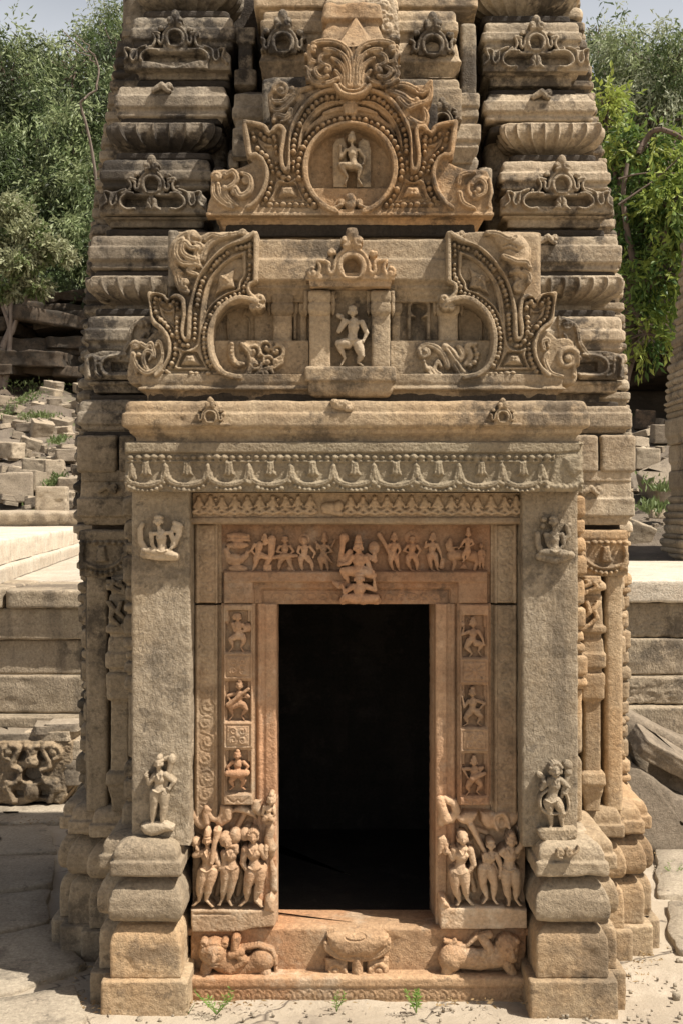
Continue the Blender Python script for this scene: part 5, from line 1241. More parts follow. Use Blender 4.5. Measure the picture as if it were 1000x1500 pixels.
# ---- lower guardian panels
def panel(side):
    x0, x1, y0, y1 = (283, 407, 1168, 1356) if side < 0 else (637, 768, 1158, 1356)
    R = Relief(x0, y0, x1, y1, .15, 1.0, base=0)
    if side < 0:
        q = lambda x, y: (275 + x / 7.143, 1160 + y / 7.143)
        R.poly([q(50, 1150), q(800, 1160), q(935, 1180), q(935, 1340), q(700, 1360), q(600, 1390), q(350, 1400), q(60, 1400)], 30, 4, 'max')
        R.groove([q(100, 1205), q(460, 1205)], 1.5, 3); R.poly([q(820, 1060), q(880, 1010), q(930, 1060), q(935, 1200), q(800, 1180)], 34, 10)
        R.poly([q(60, 640), q(150, 640), q(180, 1000), q(100, 1100), q(60, 1000)], 6, 6)
        # geese and parasol
        frond(R, [q(60, 200), q(110, 270), q(170, 320), q(215, 290)], 8, 7, 12, 15, vein=False); R.limb([q(215, 290), q(195, 190), q(215, 140), q(260, 160)], [6, 5, 5, 3], [15, 16, 17, 15]); R.ball(*q(90, 205), 7, 10, .9)
        R.limb([q(235, 190), q(270, 250), q(330, 265), q(370, 210), q(375, 150)], [4.5, 5, 5, 5, 4], [14, 15, 15, 15, 15]); R.limb([q(380, 140), q(440, 160), q(430, 240), q(370, 290), q(330, 305)], [5, 7, 7, 6, 4], [15, 16, 16, 15, 14])
        R.poly([q(465, 200), q(500, 130), q(580, 110), q(660, 140), q(720, 200), q(752, 275), q(690, 240), q(600, 205), q(520, 190)], 20, 7); R.limb([q(600, 220), q(520, 370)], [4.5, 4], [10, 10])
        R.limb([q(640, 370), q(600, 420), q(500, 400)], [8, 8, 8], [3, 4, 4])
        # naga at upper corner and small side shapes
        R.limb([q(780, 0), q(730, 60), q(720, 130), q(770, 190)], [7, 7, 7, 6], [14, 15, 15, 15]); R.poly([q(760, 250), q(920, 270), q(900, 330), q(820, 330)], 17, 7)
        R.limb([q(870, 360), q(850, 460), q(880, 560), q(880, 620)], [7, 7, 8, 6], [14, 15, 15, 13]); R.ball(*q(835, 520), 5, 16, 1)
        R.limb([q(870, 650), q(900, 800), q(915, 980)], [4, 6, 8], [8, 8, 8])
        R.band(cr([q(130, 100), q(620, 105)], 3), 2, (2, 8))
        R.poly([q(560, 640), q(600, 900), q(560, 1090), q(500, 1090), q(530, 850)], 8, 5); R.poly([q(330, 780), q(400, 780), q(340, 1090), q(280, 1090)], 8, 5)
    else:
        q = lambda x, y: (630 + x / 6.897, 1150 + y / 6.897)
        R.poly([q(70, 1170), q(660, 1160), q(950, 1185), q(950, 1385), q(80, 1390)], 30, 3); R.poly([q(75, 1050), q(130, 1050), q(190, 1170), q(75, 1180)], 33, 8)
        R.poly([q(250, 300), q(330, 240), q(470, 235), q(450, 300), q(400, 360), q(330, 370), q(270, 345)], 24, 9)
        R.poly([q(480, 240), q(700, 250), q(905, 235), q(890, 320), q(820, 400), q(700, 430), q(560, 420), q(500, 340)], 16, 6)
        for a_ in ((560, 330, 13, 9, 60), (650, 320, 8, 13, 20), (810, 320, 13, 8, 130), (745, 290, 7, 10, 0)): R.ball(*q(a_[0], a_[1]), a_[2], 12, .9, a_[3], rot=a_[4])
        R.ball(*q(705, 340), 4, 4, 1, 7, op='sub'); R.band(cr([q(660, 420), q(620, 300), q(700, 250), q(750, 290), q(780, 400)], 5), 3, (16, 22))
        R.limb([q(390, 370), q(470, 530), q(560, 680), q(690, 880)], [5.5, 4, 4, 3.4], [20, 21, 22, 20]); R.limb([q(560, 650), q(680, 880)], [3.5, 4.5], [20, 22])
        # naga lump and cloud shapes at upper left
        R.limb([q(90, 130), q(120, 250), q(100, 360)], [7, 8, 6], [12, 13, 12]); R.limb([q(140, 120), q(230, 160), q(250, 240), q(200, 330)], [6, 7, 7, 6], [11, 12, 12, 11]); R.ball(*q(150, 310), 10, 12, .9)
        R.poly([q(60, 500), q(130, 470), q(190, 560), q(190, 640), q(120, 640), q(100, 690), q(60, 690)], 16, 6); R.ball(*q(150, 650), 6, 10, .9); R.band([q(140, 690), q(140, 1000)], 1.5, (4, 7))
        R.limb([q(370, 560), q(430, 700), q(400, 900), q(430, 1040)], [5, 5, 4, 5], [8, 8, 7, 7])
        R.limb([q(560, 470), q(450, 430), q(430, 540), q(500, 680)], [4, 4, 4, 4], [4, 5, 5, 5])
        R.limb([q(880, 410), q(905, 520), q(860, 700)], [5, 4, 4], [12, 13, 14])
    return R.build('guardian_panel', M_PANEL, door, back=-16, wear=.5, seed=90 + side, freq=.16, chip=1.0)
panel(-1); panel(1)
ql = lambda x, y: (275 + x / 7.143, 1160 + y / 7.143); qr = lambda x, y: (630 + x / 6.897, 1150 + y / 6.897)
def pf(q, S, head, neck, hips, arms, legs, extra=None, **k):
    def f(R):
        kk = dict(z=8, hr=.066, kz=1.25, fat=1.12); kk.update(k)
        figure(R, S, q(*head), q(*neck), q(*hips), [[q(*p) for p in a] for a in arms], [[q(*p) for p in l] for l in legs], **kk)
        if extra: extra(R)
    return f
PF = [
 (pf(ql, 112, (225, 460), (225, 550), (220, 760), [[(165, 600), (95, 620), (130, 560), (100, 510)], [(290, 590), (345, 720), (280, 735), (250, 720)]], [[(185, 800), (150, 940), (140, 1090), (85, 1140)], [(275, 790), (240, 940), (210, 1090), (270, 1150)]],
    lambda R: (R.limb([ql(270, 690), ql(300, 500), ql(330, 400)], [3.4, 3.8, 5], [26, 25, 22]), R.poly([ql(290, 350), ql(340, 325), ql(375, 360), ql(355, 440), ql(340, 470), ql(300, 470), ql(290, 420)], 27, 5), R.ball(*ql(100, 500), 7, 14, .9)), hair='crown', hr=.064, tw=.92), (280, 1195, 332, 1326), 'guardian leaning on a tall staff'),
 (pf(ql, 108, (430, 490), (430, 560), (480, 740), [[(395, 600), (400, 700), (360, 750)], [(520, 580), (520, 530), (470, 520)]], [[(420, 770), (405, 920), (375, 1080), (350, 1135)], [(500, 770), (475, 930), (440, 1090), (470, 1140)]],
    lambda R: (R.ball(*ql(510, 430), 9, 16, .8, 11), R.ball(*ql(400, 450), 9, 20, .8, 8)), female=True, hair='side', tw=.95), (320, 1204, 362, 1326), 'slim maiden turning her head aside'),
 (pf(ql, 116, (700, 425), (700, 500), (720, 740), [[(615, 560), (590, 700), (650, 810), (690, 830)], [(775, 560), (820, 640), (835, 560), (830, 540)]], [[(680, 800), (640, 940), (630, 1090), (570, 1140)], [(770, 780), (760, 930), (720, 1090), (780, 1150)]],
    lambda R: (R.ball(*ql(610, 420), 8, 14, .8, 9),), female=True, hair='curls', hr=.07, tw=1.0), (348, 1202, 404, 1326), 'full-breasted maiden resting a hand on her thigh'),
 (pf(qr, 112, (310, 500), (315, 570), (280, 830), [[(225, 620), (210, 700), (170, 640), (150, 620)], [(385, 620), (420, 760), (350, 860), (320, 870)]], [[(235, 850), (235, 990), (280, 1130), (260, 1165)], [(320, 850), (335, 990), (355, 1110), (400, 1160)]],
    None, female=True, hair='halo', hr=.072, tw=1.0), (650, 1202, 702, 1326), 'broad-hipped maiden beside the doorway'),
 (pf(qr, 98, (590, 565), (595, 630), (545, 790), [[(545, 670), (530, 720), (520, 690)], [(650, 670), (695, 790), (680, 870), (690, 880)]], [[(515, 810), (510, 950), (555, 1100), (520, 1150)], [(585, 820), (625, 960), (620, 1110), (650, 1155)]],
    None, female=True, hair='cap', hr=.066, tw=.9), (694, 1216, 738, 1326), 'bowed figure carrying a parasol pole'),
 (pf(qr, 108, (795, 520), (790, 590), (770, 790), [[(720, 620), (690, 640), (740, 700), (760, 690)], [(850, 620), (895, 560), (890, 430), (890, 410)]], [[(745, 850), (750, 1000), (775, 1120), (770, 1165)], [(830, 850), (845, 1000), (840, 1110), (880, 1165)]],
    lambda R: R.poly([qr(700, 820), qr(880, 800), qr(885, 1010), qr(720, 1000)], 17, 7), hair='bun', hr=.07, tw=1.05, z=10), (726, 1200, 766, 1326), 'stout attendant raising one arm'),
]
for f, b, l in PF: fig_obj('guardian_figure', *b, .125, M_PANEL, door, f, back=-8, step=.6, seed=len(l), label=l, wear=.4)
fig_obj('corner_figure', 376, 1150, 406, 1200, .10, M_PANEL, door, pf(ql, 60, (880, 70), (870, 120), (850, 230), [[(810, 140), (790, 220), (850, 240)], [(900, 160), (915, 220), (870, 250)]], [[(830, 250), (800, 290), (880, 320)], [(870, 250), (900, 290), (830, 320)]], hair='bun', hr=.11, feet=False, z=2), step=.6, back=-10, label='small seated serpent figure at the corner of the opening')

# ---- sill: face panel, lions, lotus, base ledge, threshold
sill = part(course('door_sill', 279, 771, .09, [(1358, -8), (1361, 0), (1436, 0)], M_SILL, depth=.21, amp=.004, chips=.012))
sill['label'] = 'orange sandstone sill carved with two lions and a lotus seat'
course('sill_ledge', 277, 775, .015, [(1432, -5), (1434, 0), (1446, 0), (1448, -3), (1466, -4), (1469, -8), (1480, -10)], M_SILL, sill, depth=.3, amp=.003, chips=.01)
R = Relief(279, 1446, 773, 1468, .020, 1.0, base=0)
for i in range(33):
    cx = 288 + i * 15
    R.band(cr([(cx - 7, 1462), (cx - 6, 1455), (cx, 1450), (cx + 6, 1455), (cx + 7, 1462)], 5), 1.4, (0, .9)); R.ball(cx, 1459, 4, 0, .3, 4)
R.build('petal_band', M_SILL, sill, back=-6, wear=.5, seed=95)
def f_lionL(R):
    q = lambda x, y: (60 + x / 2, 1150 + y / 2)
    R.limb([q(540, 510), q(590, 540), q(650, 505)], [17, 13, 17], [6, 4, 7], .9); R.limb([q(500, 480), q(545, 520)], [18, 15], [10, 7], .9)
    R.ball(*q(650, 505), 19, 7, .9, 17)
    R.limb([q(490, 520), q(480, 555), q(488, 572)], [9, 7, 6], [12, 13, 13]); 
    for j in range(3): R.ball(*q(482 + j * 10, 575), 3, 14, 1)
    R.limb([q(660, 540), q(650, 565), q(600, 570)], [9, 7, 6], [12, 13, 13]); R.limb([q(690, 500), q(690, 560)], [3, 3], [8, 8])
    R.limb([q(590, 470), q(640, 462), q(680, 475), q(690, 515)], [3.2, 3, 3, 3], [11, 12, 12, 11])
    # small rider tucked on the back
    R.limb([q(575, 440), q(570, 480), q(600, 500), q(560, 535)], [6.5, 6, 6, 5.5], [14, 15, 16, 15]); R.ball(*q(575, 445), 7, 14, .9); R.limb([q(560, 485), q(590, 478)], [6, 6], [16, 16])
    # head, facing out
    R.ball(*q(512, 478), 18, 12, .95, 20); R.ball(*q(512, 505), 10, 19, .9, 8)
    for s_ in (-1, 1): R.ball(*q(512 + s_ * 30, 452), 6, 16, 1, 7); R.ball(*q(512 + s_ * 30, 452), 2.6, 3, 1, op='sub'); R.ball(*q(512 + s_ * 14, 478), 3.4, 3, 1, 2.4, op='sub'); R.ball(*q(512 + s_ * 14, 480), 2.2, 25, 1)
    R.seg(q(512, 470), q(512, 492), 2.4, 3.6, 27, 29); R.groove([q(497, 512), q(512, 508), q(527, 512)], 1.2, 3); R.groove(cr([q(480, 462), q(512, 452), q(544, 462)], 4), 1.4, 2)
fig_obj('lion_carving', 292, 1358, 408, 1442, .09, M_SILL, sill, f_lionL, back=-3, step=.75, label='crouching lion with its head turned to face outward', wear=.4)
def f_lionR(R):
    q = lambda x, y: (500 + x / 2, 1150 + y / 2)
    R.limb([q(320, 490), q(400, 505), q(460, 490)], [18, 16, 18], [7, 6, 7], .9); R.ball(*q(318, 500), 19, 8, .9, 20)
    R.ball(*q(480, 465), 17, 12, .95, 19); R.ball(*q(492, 490), 9, 18, .9, 8)
    for a_ in range(100, 330, 26): R.ball(q(480, 465)[0] + 15 * math.cos(math.radians(a_)), q(480, 465)[1] + 16 * math.sin(math.radians(a_)), 4, 15, .9)
    R.ball(*q(508, 445), 4.5, 17, 1); R.ball(*q(500, 466), 2.8, 3, 1, op='sub'); R.ball(*q(478, 464), 2.8, 3, 1, op='sub'); R.seg(q(490, 455), q(494, 485), 2.4, 3.4, 25, 26)
    R.limb([q(475, 505), q(495, 540), q(485, 555)], [9, 7, 7], [12, 13, 13]); R.limb([q(310, 520), q(300, 550), q(360, 555)], [10, 7, 6.5], [12, 13, 14])
    R.limb([q(340, 550), q(368, 556)], [6, 6], [14, 15])
    R.limb([q(410, 440), q(430, 470), q(410, 490), q(450, 500)], [7, 7, 7, 5], [14, 15, 15, 14])
    R.limb([q(300, 450), q(360, 465), q(390, 435), q(430, 430)], [3, 3, 3.4, 5], [10, 12, 13, 13]); R.limb([q(330, 450), q(300, 470), q(288, 510)], [3, 3, 3], [12, 11, 10])
fig_obj('lion_carving', 636, 1356, 760, 1442, .09, M_SILL, sill, f_lionR, back=-3, step=.75, label='crouching lion seen from the side with a curly mane', wear=.4)
R = Relief(474, 1358, 572, 1440, .09, .8)
R.poly([(478, 1364), (490, 1360), (560, 1360), (569, 1368), (566, 1380), (545, 1398), (500, 1398), (482, 1384)], 22, 12, dome=16); R.ball(520, 1366, 15, 8, .5, 5); R.groove(arc(520, 1366, 15, 5, 0, 360, 20), 1.2, 3)
for s_ in (-1, 1):
    frond(R, [(523 + s_ * 8, 1400), (523 + s_ * 26, 1396), (523 + s_ * 42, 1386), (523 + s_ * 46, 1376)], 5, 5, 12, 14); R.poly([(523 + s_ * 14, 1402), (523 + s_ * 46, 1400), (523 + s_ * 46, 1437), (523 + s_ * 14, 1437)], 10, 4)
    leafscroll(R, 523 + s_ * 32, 1418, 13, 11, 90, 1.5, s_, 4.2); frond(R, [(523 + s_ * 4, 1432), (523 + s_ * 14, 1432), (523 + s_ * 18, 1415)], 4, 4, 12, 14)
R.limb([(523, 1400), (523, 1432)], [8, 9], [10, 12])
R.build('lotus_carving', M_SILL, sill, back=-3, wear=.5, seed=97)
# threshold and the dark chamber
chm = part(blockw('threshold_slab', PX(270, .2), PX(780, .2), .095, .305, .20, PZ(1360, .095), M_SILL, None, r=.006, amp=.003))
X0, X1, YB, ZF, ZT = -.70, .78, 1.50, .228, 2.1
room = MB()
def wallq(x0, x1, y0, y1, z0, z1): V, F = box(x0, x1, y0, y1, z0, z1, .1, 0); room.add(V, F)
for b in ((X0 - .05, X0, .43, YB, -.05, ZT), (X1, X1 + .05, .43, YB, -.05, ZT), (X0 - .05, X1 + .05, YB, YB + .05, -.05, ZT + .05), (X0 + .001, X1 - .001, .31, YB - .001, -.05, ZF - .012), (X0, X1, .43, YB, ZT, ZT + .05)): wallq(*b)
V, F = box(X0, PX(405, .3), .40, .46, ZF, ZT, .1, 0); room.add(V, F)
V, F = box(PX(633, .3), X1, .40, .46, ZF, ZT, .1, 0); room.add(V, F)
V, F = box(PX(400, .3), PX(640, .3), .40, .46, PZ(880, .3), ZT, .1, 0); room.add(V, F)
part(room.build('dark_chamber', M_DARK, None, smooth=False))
# front gavaksha carvings on the tower courses

def tower_gav(cx, cy, r, foot, slot, Y, mat, parent, xl, xr, ya, yb, mode=0, lab=None):
    """dormer carved across a course: plate with horseshoe, volutes and a long slot"""
    R = Relief(xl, ya, xr, yb, Y, .75)
    s0, s1, sy0, sy1 = slot
    R.poly([(s0 - 36, sy1 + 11), (s0 - 36, sy0 + 2), (s0 - 26, sy0 - 8), (s0, sy0 - 10), (cx - r * 2.6, cy + foot), (cx + r * 2.6, cy + foot), (s1, sy0 - 10), (s1 + 26, sy0 - 8), (s1 + 36, sy0 + 2), (s1 + 36, sy1 + 11)], 4, 3)
    gav(R, cx, cy, r, 3, foot, 1.0, True, -9)
    R.poly([(cx - r * 2.7, cy + foot - 1), (cx + r * 2.7, cy + foot - 1), (cx + r * 2.7, cy + foot + 6), (cx - r * 2.7, cy + foot + 6)], 7, 2)
    # slot with rounded ends
    R.poly([(s0, sy0 + 3), (s0 + 5, sy0), (s1 - 5, sy0), (s1, sy0 + 3), (s1, sy1 - 3), (s1 - 5, sy1), (s0 + 5, sy1), (s0, sy1 - 3)], -9, 0, 'set')
    for sg, e in ((-1, s0), (1, s1)):
        my = (sy0 + sy1) / 2
        R.band(cr([(cx + sg * r * 2.2, sy0 - 4), (e - sg * 6, sy0 - 4), (e + sg * 3, my - 3), (e + sg * 3, sy1 - 1), (e - sg * 6, sy1 + 5), (e - sg * 16, sy1 + 4)], 5), 2.6, (4, 10))
        R.band(cr([(e - sg * 4, sy0 - 10), (e + sg * 8, sy0 - 5), (e + sg * 10, my), (e + sg * 15, sy1), (e + sg * 19, my), (e + sg * 18, sy0 - 4), (e + sg * 27, sy0 - 6), (e + sg * 24, my), (e + sg * 31, sy1 + 2)], 5), 2.2, (4, 9.5))
        R.band(cr([(cx + sg * r * 1.9, cy - r * .6), (cx + sg * r * 2.7, cy - r * .7), (cx + sg * r * 2.4, cy + r * .1), (cx + sg * r * 2.8, cy + foot - 2), (cx + sg * r * 3.5, cy + foot), (e - sg * 10, sy0 - 9)], 5), 2.3, (4, 9.5))
    if mode == 1:   # lotus bud at the centre of the slot
        my = (sy0 + sy1) / 2
        R.poly([(cx - 9, sy1), (cx - 8, my - 3), (cx, sy0 - 4), (cx + 8, my - 3), (cx + 9, sy1), (cx + 14, sy1 + 6), (cx - 14, sy1 + 6)], 9, 5); R.groove([(cx, sy0 - 1), (cx, sy1 + 3)], 1.1, 3); R.groove([(cx, sy1), (cx - 6, my - 2)], 1, 2); R.groove([(cx, sy1), (cx + 6, my - 2)], 1, 2)
    elif mode == 2: # broken sagging lower lip
        R.poly([(s0 - 4, sy1 - 1), (cx - 30, sy1 + 1), (cx, sy1 + 8), (cx + 30, sy1 - 1), (s1 + 4, sy1 - 2), (s1 + 4, sy1 + 12), (s0 - 4, sy1 + 12)], 8, 3, 'set')
    o = R.build('dormer_carving', mat, parent, back=-11, wear=.6, seed=int(cx), freq=.15, chip=1.0, zs=1.35)
    if lab: o['label'] = lab
tower_gav(258, 60, 12, 14, (212, 303, 81, 93), .60, SL, turL, 183, 338, 16, 104, 2)
tower_gav(224, 273, 12.5, 13, (182, 268, 290, 304), .52, SL, turL, 142, 306, 224, 320, 1)
tower_gav(783, 66, 11.5, 13, (738, 833, 83, 97), .60, SR, turR, 706, 860, 22, 106, 1)
tower_gav(820, 273, 12.5, 13, (768, 862, 290, 303), .52, SR, turR, 732, 896, 228, 318, 1)
# small half hidden dormers beside the pediment
for (cx, cy, r, Y, b) in ((415, 67, 14, .42, (383, 5, 450, 92)), (632, 70, 14, .42, (592, 8, 668, 92)), (646, 180, 10, .30, (620, 128, 678, 200))):
    R = Relief(b[0], b[1], b[2], b[3], Y, .9)
    gav(R, cx, cy, r, 4, 14, 1.0, True, -9)
    for sg in (-1, 1): R.band(cr([(cx + sg * r * 1.6, cy - 18), (cx + sg * r * 2.1, cy - 14), (cx + sg * r * 1.9, cy), (cx + sg * r * 2.2, cy + 10)], 4), 2.4, (3, 8))
    R.build('dormer_carving', M_PED2 if Y < .4 else SR if cx > 500 else SL, spine, back=-10, wear=.5, seed=int(cx), zs=1.3)
# carved scrolls low on the corner stacks
for side, mt, pr in ((-1, SL, turL), (1, SR, turR)):
    fx = (lambda x: x) if side < 0 else (lambda x: 1038 - x)
    xs_ = sorted((fx(121), fx(222)))
    R = Relief(xs_[0], 462, xs_[1], 558, .455, .9)
    R.poly([(fx(124), 556), (fx(124), 520), (fx(150), 514), (fx(186), 514), (fx(198), 468), (fx(222), 462), (fx(222), 500), (fx(205), 530), (fx(190), 556)], 3, 3)
    R.band(cr([(fx(186), 520), (fx(160), 524), (fx(150), 536), (fx(158), 550), (fx(190), 550)], 5), 3, (3, 10)); R.band(cr([(fx(132), 552), (fx(130), 528), (fx(140), 524), (fx(142), 545), (fx(150), 552)], 5), 3, (3, 9))
    leafscroll(R, fx(146), 528, 7, 6, 0, 1.1, 1, 2.8); frond(R, [(fx(175), 525), (fx(190), 505), (fx(196), 480), (fx(212), 470)], 4, 3, 6, 8); leafscroll(R, fx(210), 476, 7, 7, 0, 1.1, side, 3); frond(R, [(fx(190), 525), (fx(205), 505), (fx(214), 490)], 3, 3, 6, 7)
    R.poly([(fx(165), 530), (fx(195), 532), (fx(195), 544), (fx(165), 544)], -9, 0, 'set')
    R.build('scroll_carving', mt, pr, back=-11, wear=.7, seed=7, chip=1.2)
for (cx, cy, Y, mt, pr) in ((242, 128, .57, SL, turL), (796, 138, .57, SR, turR), (805, 350, .49, SR, turR), (868, 717, .42, SR, turR), (162, 714, .42, M_WALL_L, turL), (820, 606, .44, SR, turR)):
    R = Relief(cx - 22, cy - 12, cx + 22, cy + 12, Y, .9)
    leafscroll(R, cx + 7, cy, 6, 4, 90, 1.1, 1, 3); R.limb([(cx - 16, cy + 5), (cx - 4, cy - 2), (cx + 4, cy + 5)], [4, 5, 4], [2, 3, 3])
    R.build('scroll_carving', mt, pr, back=-9, wear=.8, seed=int(cy))
# garland capitals and carved blocks on the flank pilasters
for side, mt, pr in ((-1, M_WALL_L, flL), (1, M_BASE, flR)):
    fx = (lambda x: x) if side < 0 else (lambda x: 1036 - x)
    xs_ = sorted((fx(117), fx(190)))
    R = Relief(xs_[0], 778, xs_[1], 844, .43, .9, base=0)
    R.beads([(xs_[0] + 4, 795), (xs_[1] - 3, 795)], 3.2, 9, 1, 1.3, 1.3); c = fx(150)
    R.poly([(c - 5, 800), (c + 5, 800), (c + 7, 814), (c + 9, 822), (c, 824), (c - 9, 822), (c - 7, 814)], 8, 4)
    R.band(arc(c, 812, 32, 20, 0, 180, 20), 3, (1, 6)); R.beads(arc(c, 814, 36, 25, 5, 175, 30), 3.6, 8, 1, 1.3)
    R.poly([(fx(118), 798), (fx(126), 798), (fx(124), 815), (fx(130), 832), (fx(118), 836)], 7, 3); R.poly([(fx(190), 798), (fx(180), 798), (fx(184), 815), (fx(178), 832), (fx(190), 836)], 7, 3)
    R.build('garland_carving', mt, pr, back=-6, wear=.6, seed=5)
    for y0 in (845, 876):
        xs_ = sorted((fx(153), fx(190)))
        R = Relief(xs_[0] - 4, y0 + 4, xs_[1] + 4, y0 + 52 if y0 > 850 else y0 + 30, .355, .9); c = fx(172)
        h = 40 if y0 > 850 else 20
        leafscroll(R, fx(184), y0 + h, 6, 4, 0, 1.1, 1, 2.8); R.limb([(fx(160), y0 + 6), (fx(168), y0 + h * .4), (fx(163), y0 + h * .7), (fx(176), y0 + h)], [4, 4, 3.5, 3], [2, 4, 4, 3]); R.limb([(fx(178), y0 + 5), (fx(174), y0 + h * .5), (fx(182), y0 + h * .7)], [3.5, 4, 3], [2, 4, 3])
        R.build('scroll_carving', mt, pr, back=-6, wear=.6, seed=y0)
# ================================================================= ground, terraces, rubble
def PD(px, py, D): return ((px - 500) * D / FPX, D - D0, CH + (750 - py) * D / FPX)
def ground_mat():
    m, t, b = nodes('sandy_rock_ground'); co = t.nodes.new('ShaderNodeNewGeometry').outputs['Position']
    c = mixc(t, ramp(t, tex(t, co, 1.3, 7, .65), .38, .64), (.42, .355, .265), (.35, .29, .215))
    c = mixc(t, math_(t, 'MULTIPLY', ramp(t, tex(t, co, 4.0, 7, .7, off=4), .5, .66), .7), c, (.48, .41, .315))
    c = mixc(t, math_(t, 'MULTIPLY', ramp(t, tex(t, co, 2.2, 8, .75, off=9), .56, .68), .55), c, (.20, .165, .13))
    c = mixc(t, math_(t, 'MULTIPLY', ramp(t, tex(t, co, 60, 4, .7, off=2), .62, .72), .5), c, (.12, .10, .08))
    v = t.nodes.new('ShaderNodeTexVoronoi'); v.feature = 'DISTANCE_TO_EDGE'; v.inputs['Scale'].default_value = 1.5
    nz = t.nodes.new('ShaderNodeTexNoise'); nz.inputs['Scale'].default_value = 3.5; nz.inputs['Detail'].default_value = 7
    vm = t.nodes.new('ShaderNodeVectorMath'); vm.operation = 'MULTIPLY_ADD'; vm.inputs[1].default_value = (.5, .5, .5)
    t.links.new(nz.outputs['Color'], vm.inputs[0]); t.links.new(co, vm.inputs[2]); t.links.new(vm.outputs[0], v.inputs['Vector'])
    crk = ramp(t, v.outputs['Distance'], .0, .014)
    c = mixc(t, crk, (.13, .105, .08), c)
    t.links.new(c, b.inputs['Base Color']); b.inputs['Roughness'].default_value = .95; b.inputs['Specular IOR Level'].default_value = .2
    h = math_(t, 'ADD', math_(t, 'MULTIPLY', tex(t, co, 14, 8, .7), 1.0), math_(t, 'MULTIPLY', crk, .35)); h = math_(t, 'ADD', h, math_(t, 'MULTIPLY', tex(t, co, 90, 4, .7), .35))
    bp = t.nodes.new('ShaderNodeBump'); bp.inputs['Strength'].default_value = .6; bp.inputs['Distance'].default_value = .02
    t.links.new(h, bp.inputs['Height']); t.links.new(bp.outputs[0], b.inputs['Normal']); return m
M_GROUND = ground_mat()
M_FLAG = stone('flagstone', (.46, .395, .31), (.38, .32, .25), (.50, .44, .355), .5, damt=.4, dlo=.55, dhi=.72, streak=0, off=71)
M_TERR = stone('terrace_sandstone', (.42, .34, .25), (.33, .265, .19), (.42, .36, .27), .5, damt=.6, dlo=.5, dhi=.68, streak=.6, off=73)
M_TERR_W = stone('terrace_top_pale', (.58, .52, .44), (.48, .40, .32), (.62, .57, .50), .5, damt=.2, dlo=.6, dhi=.76, streak=.15, off=75, tsc=.8)
M_RUB = stone('rubble_sandstone', (.44, .365, .275), (.33, .265, .195), (.48, .41, .32), .5, damt=.35, dlo=.55, dhi=.72, streak=.1, off=77, tsc=.7)
M_RUBG = stone('rubble_grey', (.32, .265, .205), (.24, .195, .15), (.38, .32, .25), .5, damt=.4, dlo=.52, dhi=.7, streak=.1, off=79, tsc=.7)
M_ROCK = stone('cliff_rock', (.10, .075, .055), (.065, .05, .036), (.19, .125, .08), .35, dark=(.03, .027, .022), damt=.7, dlo=.46, dhi=.6, streak=.3, off=81, tsc=.4)
M_SLABG = stone('fallen_slab_stone', (.235, .19, .145), (.17, .135, .10), (.29, .245, .19), .5, damt=.4, dlo=.52, dhi=.7, streak=.1, off=83)

def axis(fine0, fine1, st, far0, far1):
    a = np.arange(fine0, fine1 + st / 2, st); l = [fine0]; d = st
    while l[-1] > far0: d *= 1.35; l.append(l[-1] - d)
    r = [fine1]; d = st
    while r[-1] < far1: d *= 1.35; r.append(r[-1] + d)
    return np.r_[A(l[1:])[::-1], a, A(r[1:])]
def sheet(name, xs, ys, fz, mat):
    X, Y = np.meshgrid(xs, ys); V = np.c_[X.ravel(), Y.ravel(), np.zeros(X.size)]; V[:, 2] = fz(V[:, 0], V[:, 1])
    n, m = X.shape; i = np.arange(n - 1)[:, None] * m + np.arange(m - 1)[None, :]
    F = np.stack([i, i + 1, i + m + 1, i + m], -1).reshape(-1, 4); return mesh_obj(name, V, F, mat)
def gz(x, y):
    p = np.c_[x, y, 0 * x]; n = fnoise(p, 1.7, 4, 3) * .012 + fnoise(p, 11, 3, 5) * .003
    far = np.clip((np.hypot(x, y) - 9) / 30, 0, 1)
    return n - .004 + far * .0
tag(sheet('ground', axis(-3.2, 3.2, .035, -400, 400), axis(-1.4, 4.0, .035, -400, 400), gz, M_GROUND), 'dusty cracked sandstone ground', kind='structure')
# worn paving slabs lying on the ground
mb = MB(); rnd = random.Random(9)
def flag(pts, h, seed):
    p = resample(pts + [pts[0]], .05); n = len(p) - 1; c = p[:n].mean(0); p = p[:n]
    p = p + np.c_[fnoise(np.c_[p, 0 * p[:, 0] + seed], 6, 2, seed), fnoise(np.c_[p, 0 * p[:, 0] + seed], 6, 2, seed + 3)] * .015
    rings = [(1.0, -.02), (1.0, h - .006), (.985, h), (.7, h + .002), (.4, h), (.12, h)]
    V = np.concatenate([np.c_[c + (p - c) * s_, np.full(n, z)] for s_, z in rings])
    V[n:, 2] += fnoise(V[n:], 4, 3, seed) * .006
    F = [[r * n + j, r * n + (j + 1) % n, (r + 1) * n + (j + 1) % n, (r + 1) * n + j] for r in range(5) for j in range(n)]
    mb.add(V, F); ci = (5) * n
def gp(px, py): D = CH * FPX / (py - 750); return ((px - 500) * D / FPX, D - D0)
for i, q in enumerate(([(-80, 1182), (118, 1182), (110, 1205), (-60, 1212)], [(-90, 1220), (70, 1214), (84, 1252), (-90, 1262)], [(-120, 1268), (78, 1258), (80, 1302), (-120, 1325)],
                       [(-140, 1330), (72, 1308), (70, 1352), (-150, 1400)], [(-160, 1410), (72, 1362), (125, 1420), (20, 1460), (-170, 1480)], [(-170, 1495), (20, 1470), (110, 1455), (130, 1500), (60, 1560), (-170, 1580)],
                       [(975, 1195), (1110, 1190), (1120, 1240), (960, 1240)], [(962, 1250), (1130, 1246), (1150, 1310), (960, 1318)], [(975, 1330), (1150, 1320), (1180, 1420), (985, 1400)])):
    flag([gp(*a) for a in q], .018 + .006 * (i % 3), 20 + i)
